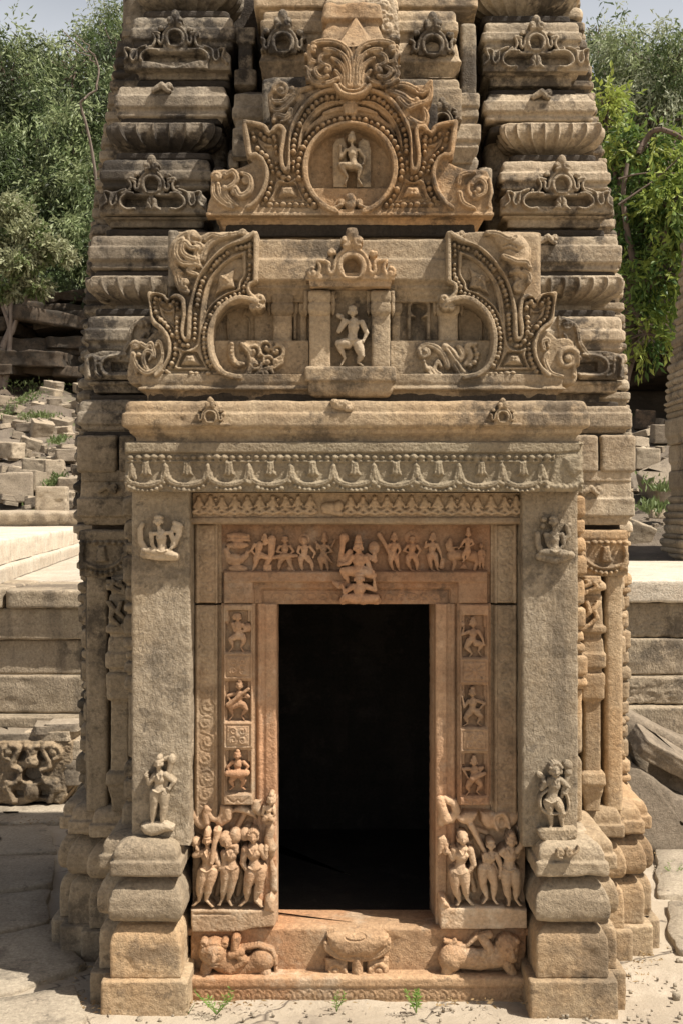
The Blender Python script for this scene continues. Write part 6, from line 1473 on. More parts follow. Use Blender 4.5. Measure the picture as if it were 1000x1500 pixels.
tag(mb.build('paving', M_FLAG), 'worn irregular flagstones', kind='structure')

# left terrace: a stepped wall of long slabs with an upper level
def slabblock(name, X0, X1, Y0, Y1, Z0, Z1, mat, parent=None, **k):
    kw = dict(r=.008, amp=.006, chips=.012, step=.03); kw.update(k)
    return blockw(name, X0, X1, Y0, Y1, Z0, Z1, mat, parent, **kw)
terL = slabblock('stone_terrace', -7.5, -1.35, 3.02, 10.9, .985, 1.185, M_TERR)
tag(terL, 'stepped terrace of long stained slabs with bleached white top, left of the shrine', 'terrace')
slabblock('coping_slab', -7.5, -2.12, 2.94, 3.9, 1.185, 1.31, M_TERR, terL); slabblock('coping_slab', -2.11, -1.2, 2.97, 3.9, 1.185, 1.30, M_TERR, terL)
slabblock('top_slab', -7.5, -1.2, 3.86, 10.9, 1.19, 1.305, M_TERR_W, terL, step=.08)
slabblock('wall_course', -7.5, -1.3, 3.07, 4, .76, .98, M_TERR, terL); slabblock('wall_course', -7.5, -1.3, 3.03, 4, .52, .757, M_TERR, terL)
slabblock('wall_course', -7.5, -1.3, 2.93, 4, .44, .517, M_TERR, terL); slabblock('wall_course', -7.5, -1.3, 3.0, 4, -.1, .437, M_TERR, terL)
# upper level: wedge whose right face runs back in depth
def wedge(name, pts, z0, z1, mat, parent, seed, st=.07):
    p = resample(pts + [pts[0]], st)[:-1]; n = len(p); c = p.mean(0); rings = [(1, z0), (1, z0 + (z1 - z0) * .33), (1, z0 + (z1 - z0) * .66), (1, z1 - .015), (.995, z1), (.9, z1), (.6, z1), (.3, z1), (.02, z1)]
    V = np.concatenate([np.c_[c + (p - c) * s_, np.full(n, z)] for s_, z in rings])
    F = A([[r * n + j, r * n + (j + 1) % n, (r + 1) * n + (j + 1) % n, (r + 1) * n + j] for r in range(len(rings) - 1) for j in range(n)])
    return mesh_obj(name, rough(V, F, .01, 3, seed, .02), F, mat, parent)
e0, e1 = PD(-2, 850, 7.6), PD(119, 850, 13.2)
wedge('upper_platform', [(-7.5, 3.4), (e0[0], 3.4), (e1[0], 9.0), (e1[0] - .35, 10.9), (-7.5, 10.9)], 1.31, 1.42, M_TERR_W, terL, 5)
wedge('upper_platform', [(-7.5, 3.46), (e0[0] - .05, 3.46), (e1[0] - .06, 9.0), (e1[0] - .4, 10.9), (-7.5, 10.9)], 1.425, 1.60, M_TERR_W, terL, 6)
V, F = ringmesh(-7.5, PD(126, 750, 15.2)[0], 10.95, 11.3, profile([(1.5, 0), (1.62, 0), (1.64, .03), (1.76, .05), (1.80, .02), (1.81, -.05)], .02, 1), .05, 2, (.24, .03, 1.62, 1.78, .1))
mesh_obj('scalloped_coping', rough(V, F, .008, 6, 3), F, M_RUB, terL)
# right terrace
terR = slabblock('stone_terrace', 1.25, 7.5, 3.0, 5.9, 1.22, 1.36, M_TERR_W, step=.05)
tag(terR, 'terrace wall of rough and smooth slabs with pale top, right of the shrine', 'terrace')
slabblock('rough_course', 1.3, 7.5, 3.06, 5, .995, 1.22, M_TERR, terR, amp=.012, chips=.025, step=.02, pit=.004); slabblock('wall_course', 1.3, 7.5, 3.03, 5, .76, .99, M_TERR, terR)
slabblock('rough_course', 1.3, 7.5, 2.98, 5, .585, .755, M_TERR, terR, amp=.010, chips=.02, step=.02, pit=.004); slabblock('wall_course', 1.3, 7.5, 2.9, 5, .38, .58, M_TERR, terR); slabblock('wall_course', 1.3, 7.5, 2.85, 5, -.1, .377, M_TERR, terR)

# hillside with rubble slope, rock ledges and wooded slope
def hz(x, y):
    D = y + D0; p = np.c_[x, y, 0 * x]; left = 1 / (1 + np.exp(-(-x) * .9))
    zl = np.interp(D, [12, 15.6, 16.5, 26, 28, 29.5, 32, 60, 110], [1.2, 1.2, 1.84, 4.25, 4.5, 6.5, 7.6, 22.5, 40])
    zr = np.interp(D, [9.5, 10.2, 20, 21.5, 23.5, 27, 60, 110], [1.0, 1.34, 3.4, 3.8, 5.8, 7.2, 22, 40])
    z = zl * left + zr * (1 - left)
    n = fnoise(p, .5, 4, 2); st = fnoise(p * A([1, 3., 1]), .9, 4, 8)
    return z + n * np.interp(D, [9, 14, 26, 60], [.02, .08, .35, 1.2]) + st * np.interp(D, [20, 26, 32, 60], [.05, .3, .5, .8])
def hillmat():
    m, t, b = nodes('hill_earth_and_scrub'); g = t.nodes.new('ShaderNodeNewGeometry'); co = g.outputs['Position']
    sx = t.nodes.new('ShaderNodeSeparateXYZ'); t.links.new(co, sx.inputs[0])
    dirt = mixc(t, ramp(t, tex(t, co, 1.6, 8, .7), .4, .62), (.25, .205, .155), (.16, .13, .10))
    dirt = mixc(t, math_(t, 'MULTIPLY', ramp(t, tex(t, co, .9, 8, .7, off=6), .56, .64), .8), dirt, (.10, .13, .045))
    rock = mixc(t, ramp(t, tex(t, co, 2.2, 8, .75, st=(1, 1, 3)), .4, .62), (.10, .08, .06), (.20, .15, .105))
    scrub = mixc(t, ramp(t, tex(t, co, 1.4, 9, .8), .4, .6), (.035, .05, .02), (.10, .11, .055))
    scrub = mixc(t, ramp(t, tex(t, co, .35, 5, .6, off=3), .58, .66), scrub, (.20, .12, .075))
    c = mixc(t, ramp(t, sx.outputs[1], 20.5, 22.5), dirt, rock); c = mixc(t, ramp(t, sx.outputs[1], 27, 30), c, scrub)
    t.links.new(c, b.inputs['Base Color']); b.inputs['Roughness'].default_value = .95; b.inputs['Specular IOR Level'].default_value = .1
    bp = t.nodes.new('ShaderNodeBump'); bp.inputs['Strength'].default_value = .8; bp.inputs['Distance'].default_value = .12
    t.links.new(tex(t, co, 5, 8, .75), bp.inputs['Height']); t.links.new(bp.outputs[0], b.inputs['Normal']); return m
M_HILL = hillmat()
def hx_(x, y): return hz(x, y)
tag(sheet('hillside', axis(-24, 24, .30, -160, 160), np.r_[np.arange(5.4, 30, .2), np.arange(30, 110, 1.2)], hx_, M_HILL), 'dry hillside with scrub and rubble slope', kind='structure')
def hzz(x, y): return float(hz(A([x], float), A([y], float))[0])
# layered rock ledges of the dark outcrop: big tilted slabs
rnd = random.Random(21)
def chunk(name, c, size, rot, mat, seed, rgh=.05, st=None, parent=None):
    sx, sy, sz = [s_ / 2 for s_ in size]; st = st or max(size) / 14
    V, F = slab(-sx, sx, -sy, sy, -sz, sz, min(size) * .03, st, 1); V = rough(V, F, min(size) * rgh, 2.2 / max(min(size), .05), seed, min(size) * .14)
    from mathutils import Euler
    Rm = A(Euler(rot).to_matrix()); V = V @ Rm.T + A(c); return mesh_obj(name, V, F, mat, parent)
ledges = []
for i in range(64):
    right = i % 3 == 2
    D = rnd.uniform(26.5, 30); px = rnd.uniform(-60, 150) if not right else rnd.uniform(890, 1040); py = rnd.uniform(435, 585) if not right else rnd.uniform(500, 590)
    if right: D = rnd.uniform(21.5, 24)
    x, y, z = PD(px, py, D); ledges.append((x, y + .8, z))
mb = MB()
for i, (x, y, z) in enumerate(ledges):
    sx, sy, sz = rnd.uniform(1.0, 3.4), rnd.uniform(1.2, 2.4), rnd.uniform(.12, .42)
    V, F = slab(-sx/2, sx/2, -sy/2, sy/2, -sz/2, sz/2, .02, .10, 1); V = rough(V, F, .07, 2.6, i, .16)
    from mathutils import Euler
    V = V @ A(Euler((rnd.uniform(-.1, .1), rnd.uniform(-.12, .12), rnd.uniform(-.4, .4))).to_matrix()).T + A([x, y, z]); mb.add(V, F)
for (a_, b_, D_, py_, th_) in ((880, 1400, 17.8, 508, .55), (900, 1400, 18.6, 488, .6), (1010, 1400, 17.4, 530, .4)):
    xa, _, z_ = PD(a_, py_, D_); xb = PD(b_, py_, D_)[0]
    V, F = slab(xa, xb, D_ - D0, D_ - D0 + 4.2, z_, z_ + th_, .03, .14, 1); V = rough(V, F, .08, 2.0, int(D_ * 9), .18); mb.add(V, F)
tag(mb.build('rock_outcrop', M_ROCK), 'dark layered rock ledges on the hill', kind='structure')

# rubble: fallen cut blocks on both slopes
GL, GR = 'cut blocks tumbled on the slope behind the left terrace', 'cut blocks tumbled on the slope behind the right terrace'
def rubble(px0, px1, py0, py1, D, label, group, mat=M_RUB, rot=None, seed=1, dz=0):
    r = random.Random(seed); x0, _, z1 = PD(px0, py0, D); x1, y, z0 = PD(px1, py1, D)
    w_, h_ = (x1 - x0) * .92, (z1 - z0) * .92
    rot = rot or (r.uniform(-.1, .1), r.uniform(-.08, .08), r.uniform(-.35, .35)); zh = hzz((x0 + x1) / 2, y + w_ * .35) + h_ * .32
    if zh > (z0 + z1) / 2: dz = zh - (z0 + z1) / 2
    o = chunk('fallen_block', ((x0 + x1) / 2, y + w_ * .35, (z0 + z1) / 2 + dz), (w_, w_ * r.uniform(.6, 1.), h_), rot, mat, seed, .04)
    tag(o, label, 'stone block', group); return o
key = [
 (48, 98, 711, 752, 15.2, 'squared tan block standing alone just behind the scalloped coping', M_RUB, (0, 0, .12)),
 (-12, 44, 690, 738, 16.6, 'large dark weathered boulder-like block at the foot of the left rubble slope', M_RUBG, None),
 (20, 62, 688, 722, 17.2, 'tan block with grey cracked side beside the large dark one', M_RUB, None),
 (82, 118, 698, 722, 17.0, 'pale flat block leaning near the left edge of the shrine', M_RUB, None),
 (28, 72, 670, 698, 18.4, 'block with a rounded bleached top in the middle of the left slope', M_RUB, None),
 (62, 92, 672, 706, 18.0, 'block carved with small stacked mouldings on the left slope', M_RUB, (0, 0, .3)),
 (-6, 30, 646, 672, 19.4, 'long block with a grooved face on the left slope', M_RUB, None),
 (24, 58, 640, 668, 20.2, 'sharp angular block with a sunlit slanting top on the left slope', M_RUB, (.2, .3, .3)),
 (42, 76, 630, 656, 21.0, 'tilted slab with a triangular recess on the left slope', M_RUB, (.4, .1, .5)),
 (56, 88, 588, 612, 24.5, 'ribbed fragment lying below the dark rock ledges', M_RUB, (0, .2, -.4)),
 (-8, 56, 590, 606, 25.0, 'long fallen beam of stone below the dark rock ledges', M_RUB, (0, .14, .1)),
 (78, 112, 656, 676, 19.5, 'square brownish block near the shrine on the left slope', M_RUBG, None),
]
for i, k_ in enumerate(key): rubble(*k_[:5], k_[5], GL, k_[6], k_[7], 100 + i)
SEEN = set()
def relabel(px, py, w_, h_, mat, keys, base):
    ctr = [((k[0] + k[1]) / 2, (k[2] + k[3]) / 2, n_) for k, n_ in keys]; dx_, dy_, nm = min(((px - c[0], py - c[1], c[2]) for c in ctr), key=lambda a: a[0] ** 2 + a[1] ** 2)
    rel = ('just above' if dy_ < 0 else 'just below') if abs(dy_) > abs(dx_) else ('to the right of' if dx_ > 0 else 'to the left of')
    size = 'tiny' if w_ * h_ < 110 else 'small' if w_ * h_ < 230 else 'medium' if w_ * h_ < 380 else 'large' ; shape = 'flat' if w_ > 2.1 * h_ else 'squarish' if w_ < 1.4 * h_ else 'oblong'; tone = 'grey' if mat is M_RUBG else 'tan'
    l = f'{size} {shape} {tone} block {rel} {nm} {base}'
    if l in SEEN: return None
    SEEN.add(l); return l
kn = ['the squared block', 'the big dark block', 'the cracked grey block', 'the leaning pale block', 'the rounded bleached block', 'the moulded block', 'the grooved block', 'the sharp angular block', 'the tilted recessed slab', 'the ribbed fragment', 'the long fallen beam', 'the brownish block']
rnd = random.Random(33); made = 0
for i in range(1500):
    if made >= 120: break
    py = rnd.uniform(600, 748); D = float(np.interp(py, [600, 748], [25, 15.6])); px = rnd.uniform(-30, 122); w_ = rnd.uniform(9, 32); h_ = rnd.uniform(6, 17); m_ = rnd.choice([M_RUB, M_RUBG, M_RUBG]); rt = (rnd.uniform(-.25, .25), rnd.uniform(-.25, .25), rnd.uniform(-.8, .8))
    l = relabel(px + w_ / 2, py - h_ / 2, w_, h_, m_, [(k_[:4], n_) for k_, n_ in zip(key, kn)], 'on the left slope')
    if l: rubble(px, px + w_, py - h_, py, D, l, GL, m_, rt, 200 + i); made += 1
keyr = [
 (945, 1010, 690, 752, 13.0, 'large grey slab leaning on the slope beside the distant shrine', M_RUBG, (.5, -.45, .2)),
 (928, 968, 655, 690, 15.0, 'squared block low on the right slope beside the tower', M_RUB, None),
 (955, 985, 620, 650, 17.0, 'grey cube below the dark hollow in the rocks', M_RUBG, None),
 (930, 962, 600, 632, 18.0, 'brown block at the mouth of the dark hollow', M_ROCK, None),
 (905, 960, 775, 815, 11.2, 'pale pointed boulder on the gravel behind the right terrace', M_RUB, (.3, .3, .5)),
 (952, 975, 745, 760, 12.0, 'small pale cobble on the bare gravel patch', M_RUB, None),
]
for i, k_ in enumerate(keyr): rubble(*k_[:5], k_[5], GR, k_[6], k_[7], 300 + i)
kn = ['the large leaning slab', 'the low squared block', 'the grey cube', 'the brown block', 'the pale boulder', 'the small cobble']; made = 0
for i in range(600):
    if made >= 40: break
    py = rnd.uniform(612, 800); D = float(np.interp(py, [600, 820], [19, 10.6])); px = rnd.uniform(905, 1010); w_ = rnd.uniform(12, 38); h_ = rnd.uniform(8, 24); m_ = rnd.choice([M_RUB, M_RUBG, M_RUBG]); rt = (rnd.uniform(-.3, .3), rnd.uniform(-.3, .3), rnd.uniform(-.8, .8))
    if py > 700: w_ *= .45; h_ *= .4
    l = relabel(px + w_ / 2, py - h_ / 2, w_, h_, m_, [(k_[:4], n_) for k_, n_ in zip(keyr, kn)], 'on the right slope')
    if l: rubble(px, px + w_, py - h_, py, D, l, GR, m_, rt, 400 + i); made += 1
# gravel
# ---------------- carved fragment against the left terrace, with loose plates on top
D = 6.95; Yf = D - D0
R = Relief(-30, 1084, 110, 1182, Yf, 1.2, base=0)
R.poly([(-30, 1084), (110, 1084), (108, 1120), (96, 1130), (100, 1165), (90, 1178), (60, 1170), (30, 1181), (5, 1176), (-30, 1180)], 4, 4)
for c in (0, 50): pass
for sg in (-1, 1):
    fx = lambda x: 48 + sg * (48 - x) * -1
    R.poly([(fx(24), 1105), (fx(38), 1100), (fx(40), 1112), (fx(26), 1114)], -26, 0, 'set'); R.poly([(fx(22), 1158), (fx(36), 1158), (fx(36), 1166), (fx(24), 1166)], -26, 0, 'set')
    R.band(cr([(fx(18), 1090), (fx(30), 1096), (fx(20), 1120), (fx(34), 1128), (fx(26), 1145), (fx(14), 1150), (fx(22), 1172)], 5), 5, (3, 12)); R.band(cr([(fx(40), 1092), (fx(52), 1098), (fx(44), 1110)], 5), 4, (3, 11))
    leafscroll(R, fx(14), 1100, 10, 8, 90, 1.2, sg, 4); leafscroll(R, fx(12), 1152, 8, 8, 270, 1.2, sg, 4)
R.poly(arc(49, 1133, 13, 9, 0, 360, 20), -26, 0, 'set'); R.ball(49, 1114, 12, 5, .9, 10); R.ball(49, 1158, 12, 4, .8, 14)
for x, y in ((44, 1112), (54, 1112), (49, 1120)): R.ball(x, y, 2.4, 3, 1, op='sub')
R.band(arc(49, 1128, 20, 20, 20, 160, 14), 3, (4, 10))
R.cut([(96, 1130), (111, 1118), (111, 1184), (88, 1184), (100, 1165)]); R.cut([(5, 1177), (30, 1182), (60, 1171), (90, 1179), (90, 1184), (-30, 1184)])
o = R.build('carved_fragment', M_CORN, None, back=-60, wear=1.0, seed=17, freq=.1, chip=1)
tag(o, 'broken openwork carving with a monster face, propped against the left terrace', 'carving')
blockw('fragment_body', PX(-29, Yf), PX(88, Yf), Yf + .03, Yf + .26, .02, PZ(1086, Yf), M_TERR, o, r=.02, amp=.01)
PLT = [((-30, 46, 1072, 1090), .1), ((40, 112, 1070, 1084), -.3), ((48, 96, 1062, 1074), .35), ((86, 124, 1082, 1110), 0), ((94, 124, 1110, 1148), 0), ((-40, 20, 1086, 1100), .2), ((70, 120, 1058, 1070), -.15)]
PLL = ['flat grey plate resting above the far left of the openwork carving', 'thin plate on the ledge right of the openwork carving', 'small moulded plate, topmost of the loose plates on the carving', 'short ledge block with three stepped edges beside the carving', 'dark block wedged between the carving and the shrine base', 'broken plate lying over the left edge of the carving', 'pale thin plate under the inscribed wall course']
for i, ((a, b, c, d), rz) in enumerate(PLT):
    k_ = K(Yf + .05); x0, x1 = PX(a, Yf + .05), PX(b, Yf + .05); z1, z0 = PZ(c, Yf + .05), PZ(d, Yf + .05)
    tag(chunk('stone_plate', ((x0 + x1) / 2, Yf + .14, (z0 + z1) / 2), (x1 - x0, .3, z1 - z0), (0, rz * .15, rz * .5), M_TERR if i % 2 else M_RUBG, 500 + i, .06), PLL[i], 'stone plate', 'loose plates around the openwork carving')
# leaning slabs on the right
def prism(name, pts, D, th, mat, label, seed, tilt=.0):
    """irregular slab: outline in px at distance D, thickness th, subdivided and worn; tilt pushes its top away"""
    p = A([PD(x, y, D)[0:3:2] for x, y in pts]); p = resample(list(map(tuple, p)) + [tuple(p[0])], .03)[:-1]; n = len(p); c = p.mean(0); V = []
    rings = [(.05, 0), (.35, 0), (.7, 0), (.93, .0), (.985, .012), (1., .04), (1., th * .5), (1., th - .03), (.98, th)]
    for s_, d in rings: q = c + (p - c) * s_; V.append(np.c_[q[:, 0], np.full(n, D - D0 + d) + (q[:, 1] - c[1]) * tilt, q[:, 1]])
    V = np.concatenate(V); F = A([[r * n + j, r * n + (j + 1) % n, (r + 1) * n + (j + 1) % n, (r + 1) * n + j] for r in range(len(rings) - 1) for j in range(n)])
    V = rough(V, F, .012, 5, seed, .03, .002); return tag(mesh_obj(name, V, F, mat), label, 'stone slab')
prism('fallen_slab', [(906, 1036), (925, 1044), (1000, 1084), (1090, 1120), (1100, 1190), (1060, 1210), (990, 1185), (940, 1140), (912, 1085)], 6.35, .30, M_SLABG, 'big broken slab leaning against the right terrace, pale upper edge', 3, .25)
prism('fallen_slab', [(912, 1130), (935, 1128), (1000, 1172), (1100, 1215), (1110, 1262), (990, 1252), (930, 1244), (905, 1190)], 6.05, .32, M_SLABG, 'dark slab lying under the leaning one beside the shrine base', 4, .45)
tag(chunk('fallen_slab', (PD(985, 1100, 6.2)[0], 2.1, PD(985, 1112, 6.2)[2]), (.42, .25, .10), (.3, .5, .2), M_SLABG, 8, .1), 'small chipped piece lying on the leaning slab', 'stone slab')
tag(chunk('boulder', PD(918, 1168, 6.6), (.16, .2, .12), (.2, .3, .4), M_RUBG, 9, .1), 'small rounded stone between the shrine base and the slabs', 'stone')
tag(chunk('boulder', PD(935, 1150, 6.7), (.18, .2, .14), (.5, .1, .1), M_RUBG, 10, .1), 'upper rounded stone behind the shrine base', 'stone')

# ---------------- the neighbouring shrine at the right edge
sh = empty('small_shrine', (PD(1040, 750, 10)[0], 5.8, 1.35)); tag(sh, 'neighbouring slender shrine tower cut off by the right edge, on the terrace', 'temple')
prof_px = [(300, 1004), (400, 998), (440, 994), (500, 988), (560, 977), (575, 976), (600, 979), (640, 981), (700, 984), (730, 982), (745, 978), (775, 974), (800, 971), (826, 971)]
rnd = random.Random(4); y = 300; cx = 1040
while y < 828:
    h = rnd.uniform(7, 15) if y < 600 or y > 735 else (40 if y < 700 else 12); e = float(np.interp(min(y + h / 2, 826), [a[0] for a in prof_px], [a[1] for a in prof_px])); o_ = rnd.uniform(-2.5, 2.5)
    h = min(h, 829 - y) ; 
    if h < 2: break
    Y_ = 5.8; pr = [(y, -3), (y + 1, 0), (y + h * .7, 0), (y + h * .75, -3), (y + h, -3)]
    k_ = K(Y_); V, F = ringmesh(PX(e - 8 - o_, Y_ + .8), PX(e - 8 - o_, Y_ + .8) + .95 + (826 - y) * -.001, Y_, Y_ + .8, profile([(PZ(a, Y_), b * k_) for a, b in pr], .015, 1)[::-1], .03, 2); V = rough(V, F, .006, 7, int(y), .02)
    V = V - A(sh.location); mesh_obj('moulding_course', V, F, M_TOWER_R if 0 else M_BASE_G, sh); y += h
# ---------------- small weeds at the foot of the sill
def leafmat(name, c1, c2, tr=.35):
    m, t, b = nodes(name); co = t.nodes.new('ShaderNodeNewGeometry').outputs['Position']
    c = mixc(t, ramp(t, tex(t, co, 1.1, 3, .6), .35, .65), c1, c2); t.links.new(c, b.inputs['Base Color']); b.inputs['Roughness'].default_value = .5; b.inputs['Specular IOR Level'].default_value = .35
    tl = t.nodes.new('ShaderNodeBsdfTranslucent'); t.links.new(c, tl.inputs[0]); mx = t.nodes.new('ShaderNodeMixShader'); mx.inputs[0].default_value = tr
    out = [n for n in t.nodes if n.type == 'OUTPUT_MATERIAL'][0]; t.links.new(b.outputs[0], mx.inputs[1]); t.links.new(tl.outputs[0], mx.inputs[2]); t.links.new(mx.outputs[0], out.inputs[0]); return m
def leaves_mesh(P_, Dr, L, Wd, seed, fold=.25):
    """one folded diamond leaf (2 quads) per point; P base, Dr direction"""
    g = np.random.default_rng(seed); n = len(P_); Dr = Dr / (np.linalg.norm(Dr, axis=1, keepdims=True) + 1e-9); r = g.normal(size=(n, 3)); s_ = np.cross(Dr, r); s_ /= np.linalg.norm(s_, axis=1, keepdims=True) + 1e-9; u = np.cross(s_, Dr)
    L = L[:, None]; Wd = Wd[:, None]
    a = P_; b = P_ + Dr * L * .45 + s_ * Wd * .5 + u * Wd * fold; c = P_ + Dr * L - A([0, 0, 1]) * L * .12; d = P_ + Dr * L * .45 - s_ * Wd * .5 + u * Wd * fold
    V = np.stack([a, b, c, d], 1).reshape(-1, 3); i = np.arange(n)[:, None] * 4; return V, np.concatenate([i, i + 1, i + 2, i + 3], 1)
M_WEED = leafmat('weed_leaf', (.16, .30, .05), (.24, .36, .08))
def tubes(segs, sides=6):
    """segs: list of (p, q, r1, r2)"""
    V = []; F = []; n0 = 0
    for p, q, r1, r2 in segs:
        p, q = A(p, float), A(q, float); d = q - p; d /= np.linalg.norm(d) + 1e-9; a = np.cross(d, [0, 0, 1.0] if abs(d[2]) < .9 else [1.0, 0, 0]); a /= np.linalg.norm(a); b = np.cross(d, a)
        th = np.arange(sides) * 2 * math.pi / sides; c = np.cos(th)[:, None] * a + np.sin(th)[:, None] * b
        V.append(np.concatenate([p + c * r1, q + c * r2])); j = np.arange(sides); F.append(np.stack([j, (j + 1) % sides, (j + 1) % sides + sides, j + sides], 1) + n0); n0 += 2 * sides
    return np.concatenate(V), np.concatenate(F)
def weed(px, py, h, n, seed, label, spread=.6):
    g = random.Random(seed); D = CH * FPX / (py - 750); x, y, _ = PD(px, py, D); z = 0
    o = tag(empty('weed_plant', (x, y, 0)), label, 'plant', 'weeds growing along the foot of the porch'); segs = []; Pp = []; Dr = []
    for s_ in range(n):
        a = g.uniform(0, 6.28); ln = h * g.uniform(.6, 1.); top = A([math.cos(a) * spread * ln, math.sin(a) * spread * ln * .6 - .01, ln]); segs.append(((0, 0, 0), tuple(top), .0016, .0008))
        for k_ in range(9):
            t_ = .3 + .7 * k_ / 9; b = top * t_; aa = a + (1.1 if k_ % 2 else -1.1) + g.uniform(-.4, .4); Pp.append(b); Dr.append([math.cos(aa), math.sin(aa), g.uniform(.2, .8)])
        for k_ in range(3): Pp.append(top); Dr.append([g.uniform(-1, 1), g.uniform(-1, 1), 1])
    V, F = tubes(segs, 4); mesh_obj('stem', V, F, M_WEED, o); V, F = leaves_mesh(A(Pp), A(Dr, float), np.full(len(Pp), h * .24), np.full(len(Pp), h * .055), seed); mesh_obj('foliage', V, F, M_WEED, o, smooth=False)
weed(318, 1486, .085, 8, 1, 'bushiest green weed below the left lion', .9); weed(277, 1484, .04, 3, 2, 'tiny weed in the corner of the left pedestal'); weed(493, 1482, .075, 4, 3, 'small weed below the lotus at the middle of the sill')
weed(609, 1484, .095, 6, 4, 'upright weed right of the middle of the sill', .5); weed(985, 1282, .05, 8, 5, 'low grassy weed on the sunlit paving right of the shrine', 1.2); weed(978, 1268, .03, 5, 6, 'weed sprig beside the right base', 1)
rnd = random.Random(77); mb = MB()
for i in range(260):
    px, py = rnd.choice([(rnd.uniform(120, 960), rnd.uniform(1475, 1520)), (rnd.uniform(920, 1050), rnd.uniform(1250, 1500)), (rnd.uniform(0, 140), rnd.uniform(1400, 1500))]); D = CH * FPX / (py - 750); x, y, _ = PD(px, py, D); s_ = rnd.uniform(.002, .007) * (2 if rnd.random() < .05 else 1)
    V, F = box(-s_, s_, -s_, s_ * .8, -s_, s_ * .8, s_ * .9, 1); V = V + fnoise(V + i, 60, 1, i)[:, None] * s_ * .4 + A([x, y, 0]); mb.add(V, F)
tag(mb.build('gravel', M_FLAG), 'loose grit and pebbles on the ground', kind='stuff')

g = np.random.default_rng(12); n = 420; q_ = []
for cx, cy, rx, ry, m_ in ((120, 1478, 60, 12, 60), (300, 1476, 130, 5, 90), (650, 1476, 120, 5, 70), (940, 1410, 30, 30, 60), (100, 1420, 40, 20, 50), (60, 1210, 60, 8, 50), (960, 1260, 40, 20, 60)):
    px = cx + g.normal(size=m_) * rx * .6; py = cy + g.normal(size=m_) * ry * .6; D = CH * FPX / (py - 750); q_.append(np.c_[(px - 500) * D / FPX, D - D0, np.full(m_, .022)])
q_ = np.concatenate(q_); V, F = leaves_mesh(q_, np.c_[g.normal(size=(len(q_), 2)), g.normal(size=len(q_)) * .12], g.uniform(.012, .03, len(q_)), g.uniform(.004, .009, len(q_)), 9)
tag(mesh_obj('leaf_litter', V, F, leafmat('dry_leaf', (.24, .15, .07), (.33, .24, .12), .15), None, smooth=False), 'dry fallen leaves on the ground', kind='stuff')
# ================================================================= trees
def barkmat(name, c1, c2):
    m, t, b = nodes(name); co = t.nodes.new('ShaderNodeNewGeometry').outputs['Position']; c = mixc(t, ramp(t, tex(t, co, 9, 6, .7, st=(1, 1, .3)), .35, .65), c1, c2); t.links.new(c, b.inputs['Base Color']); b.inputs['Roughness'].default_value = .9; return m
M_BARK, M_BARKP = barkmat('bark_brown', (.10, .07, .05), (.17, .12, .09)), barkmat('bark_pale', (.26, .21, .17), (.16, .12, .09))
LM = {k: leafmat('leaf_' + k, *v) for k, v in dict(
    olive_light=((.25, .31, .135), (.32, .36, .18)), olive=((.085, .125, .045), (.12, .16, .06)), olive_dark=((.045, .06, .028), (.07, .085, .04)),
    neem_light=((.24, .33, .06), (.36, .40, .09)), neem=((.14, .215, .05), (.19, .255, .065)), neem_dark=((.05, .10, .02), (.08, .14, .03)),
    broad_light=((.33, .35, .19), (.38, .38, .23)), broad=((.15, .20, .07), (.19, .23, .09)), pale=((.42, .44, .30), (.34, .37, .23)), yellow=((.55, .42, .06), (.5, .46, .1))).items()}
def limbseg(pts, r0, r1, seed, wob=.0):
    p = A(pts, float); out = []; n = len(p) - 1; g = np.random.default_rng(seed); q = []
    for i in range(n):
        a, b, c, d = p[max(i - 1, 0)], p[i], p[i + 1], p[min(i + 2, n)]
        for t in np.arange(5) / 5: q.append(.5 * (2 * b + (c - a) * t + (2 * a - 5 * b + 4 * c - d) * t * t + (-a + 3 * b - 3 * c + d) * t ** 3))
    q.append(p[-1]); q = A(q); q[1:-1] += g.normal(size=(len(q) - 2, 3)) * wob; m = len(q) - 1
    return [(q[i], q[i + 1], r0 + (r1 - r0) * i / m, r0 + (r1 - r0) * (i + 1) / m) for i in range(m)]
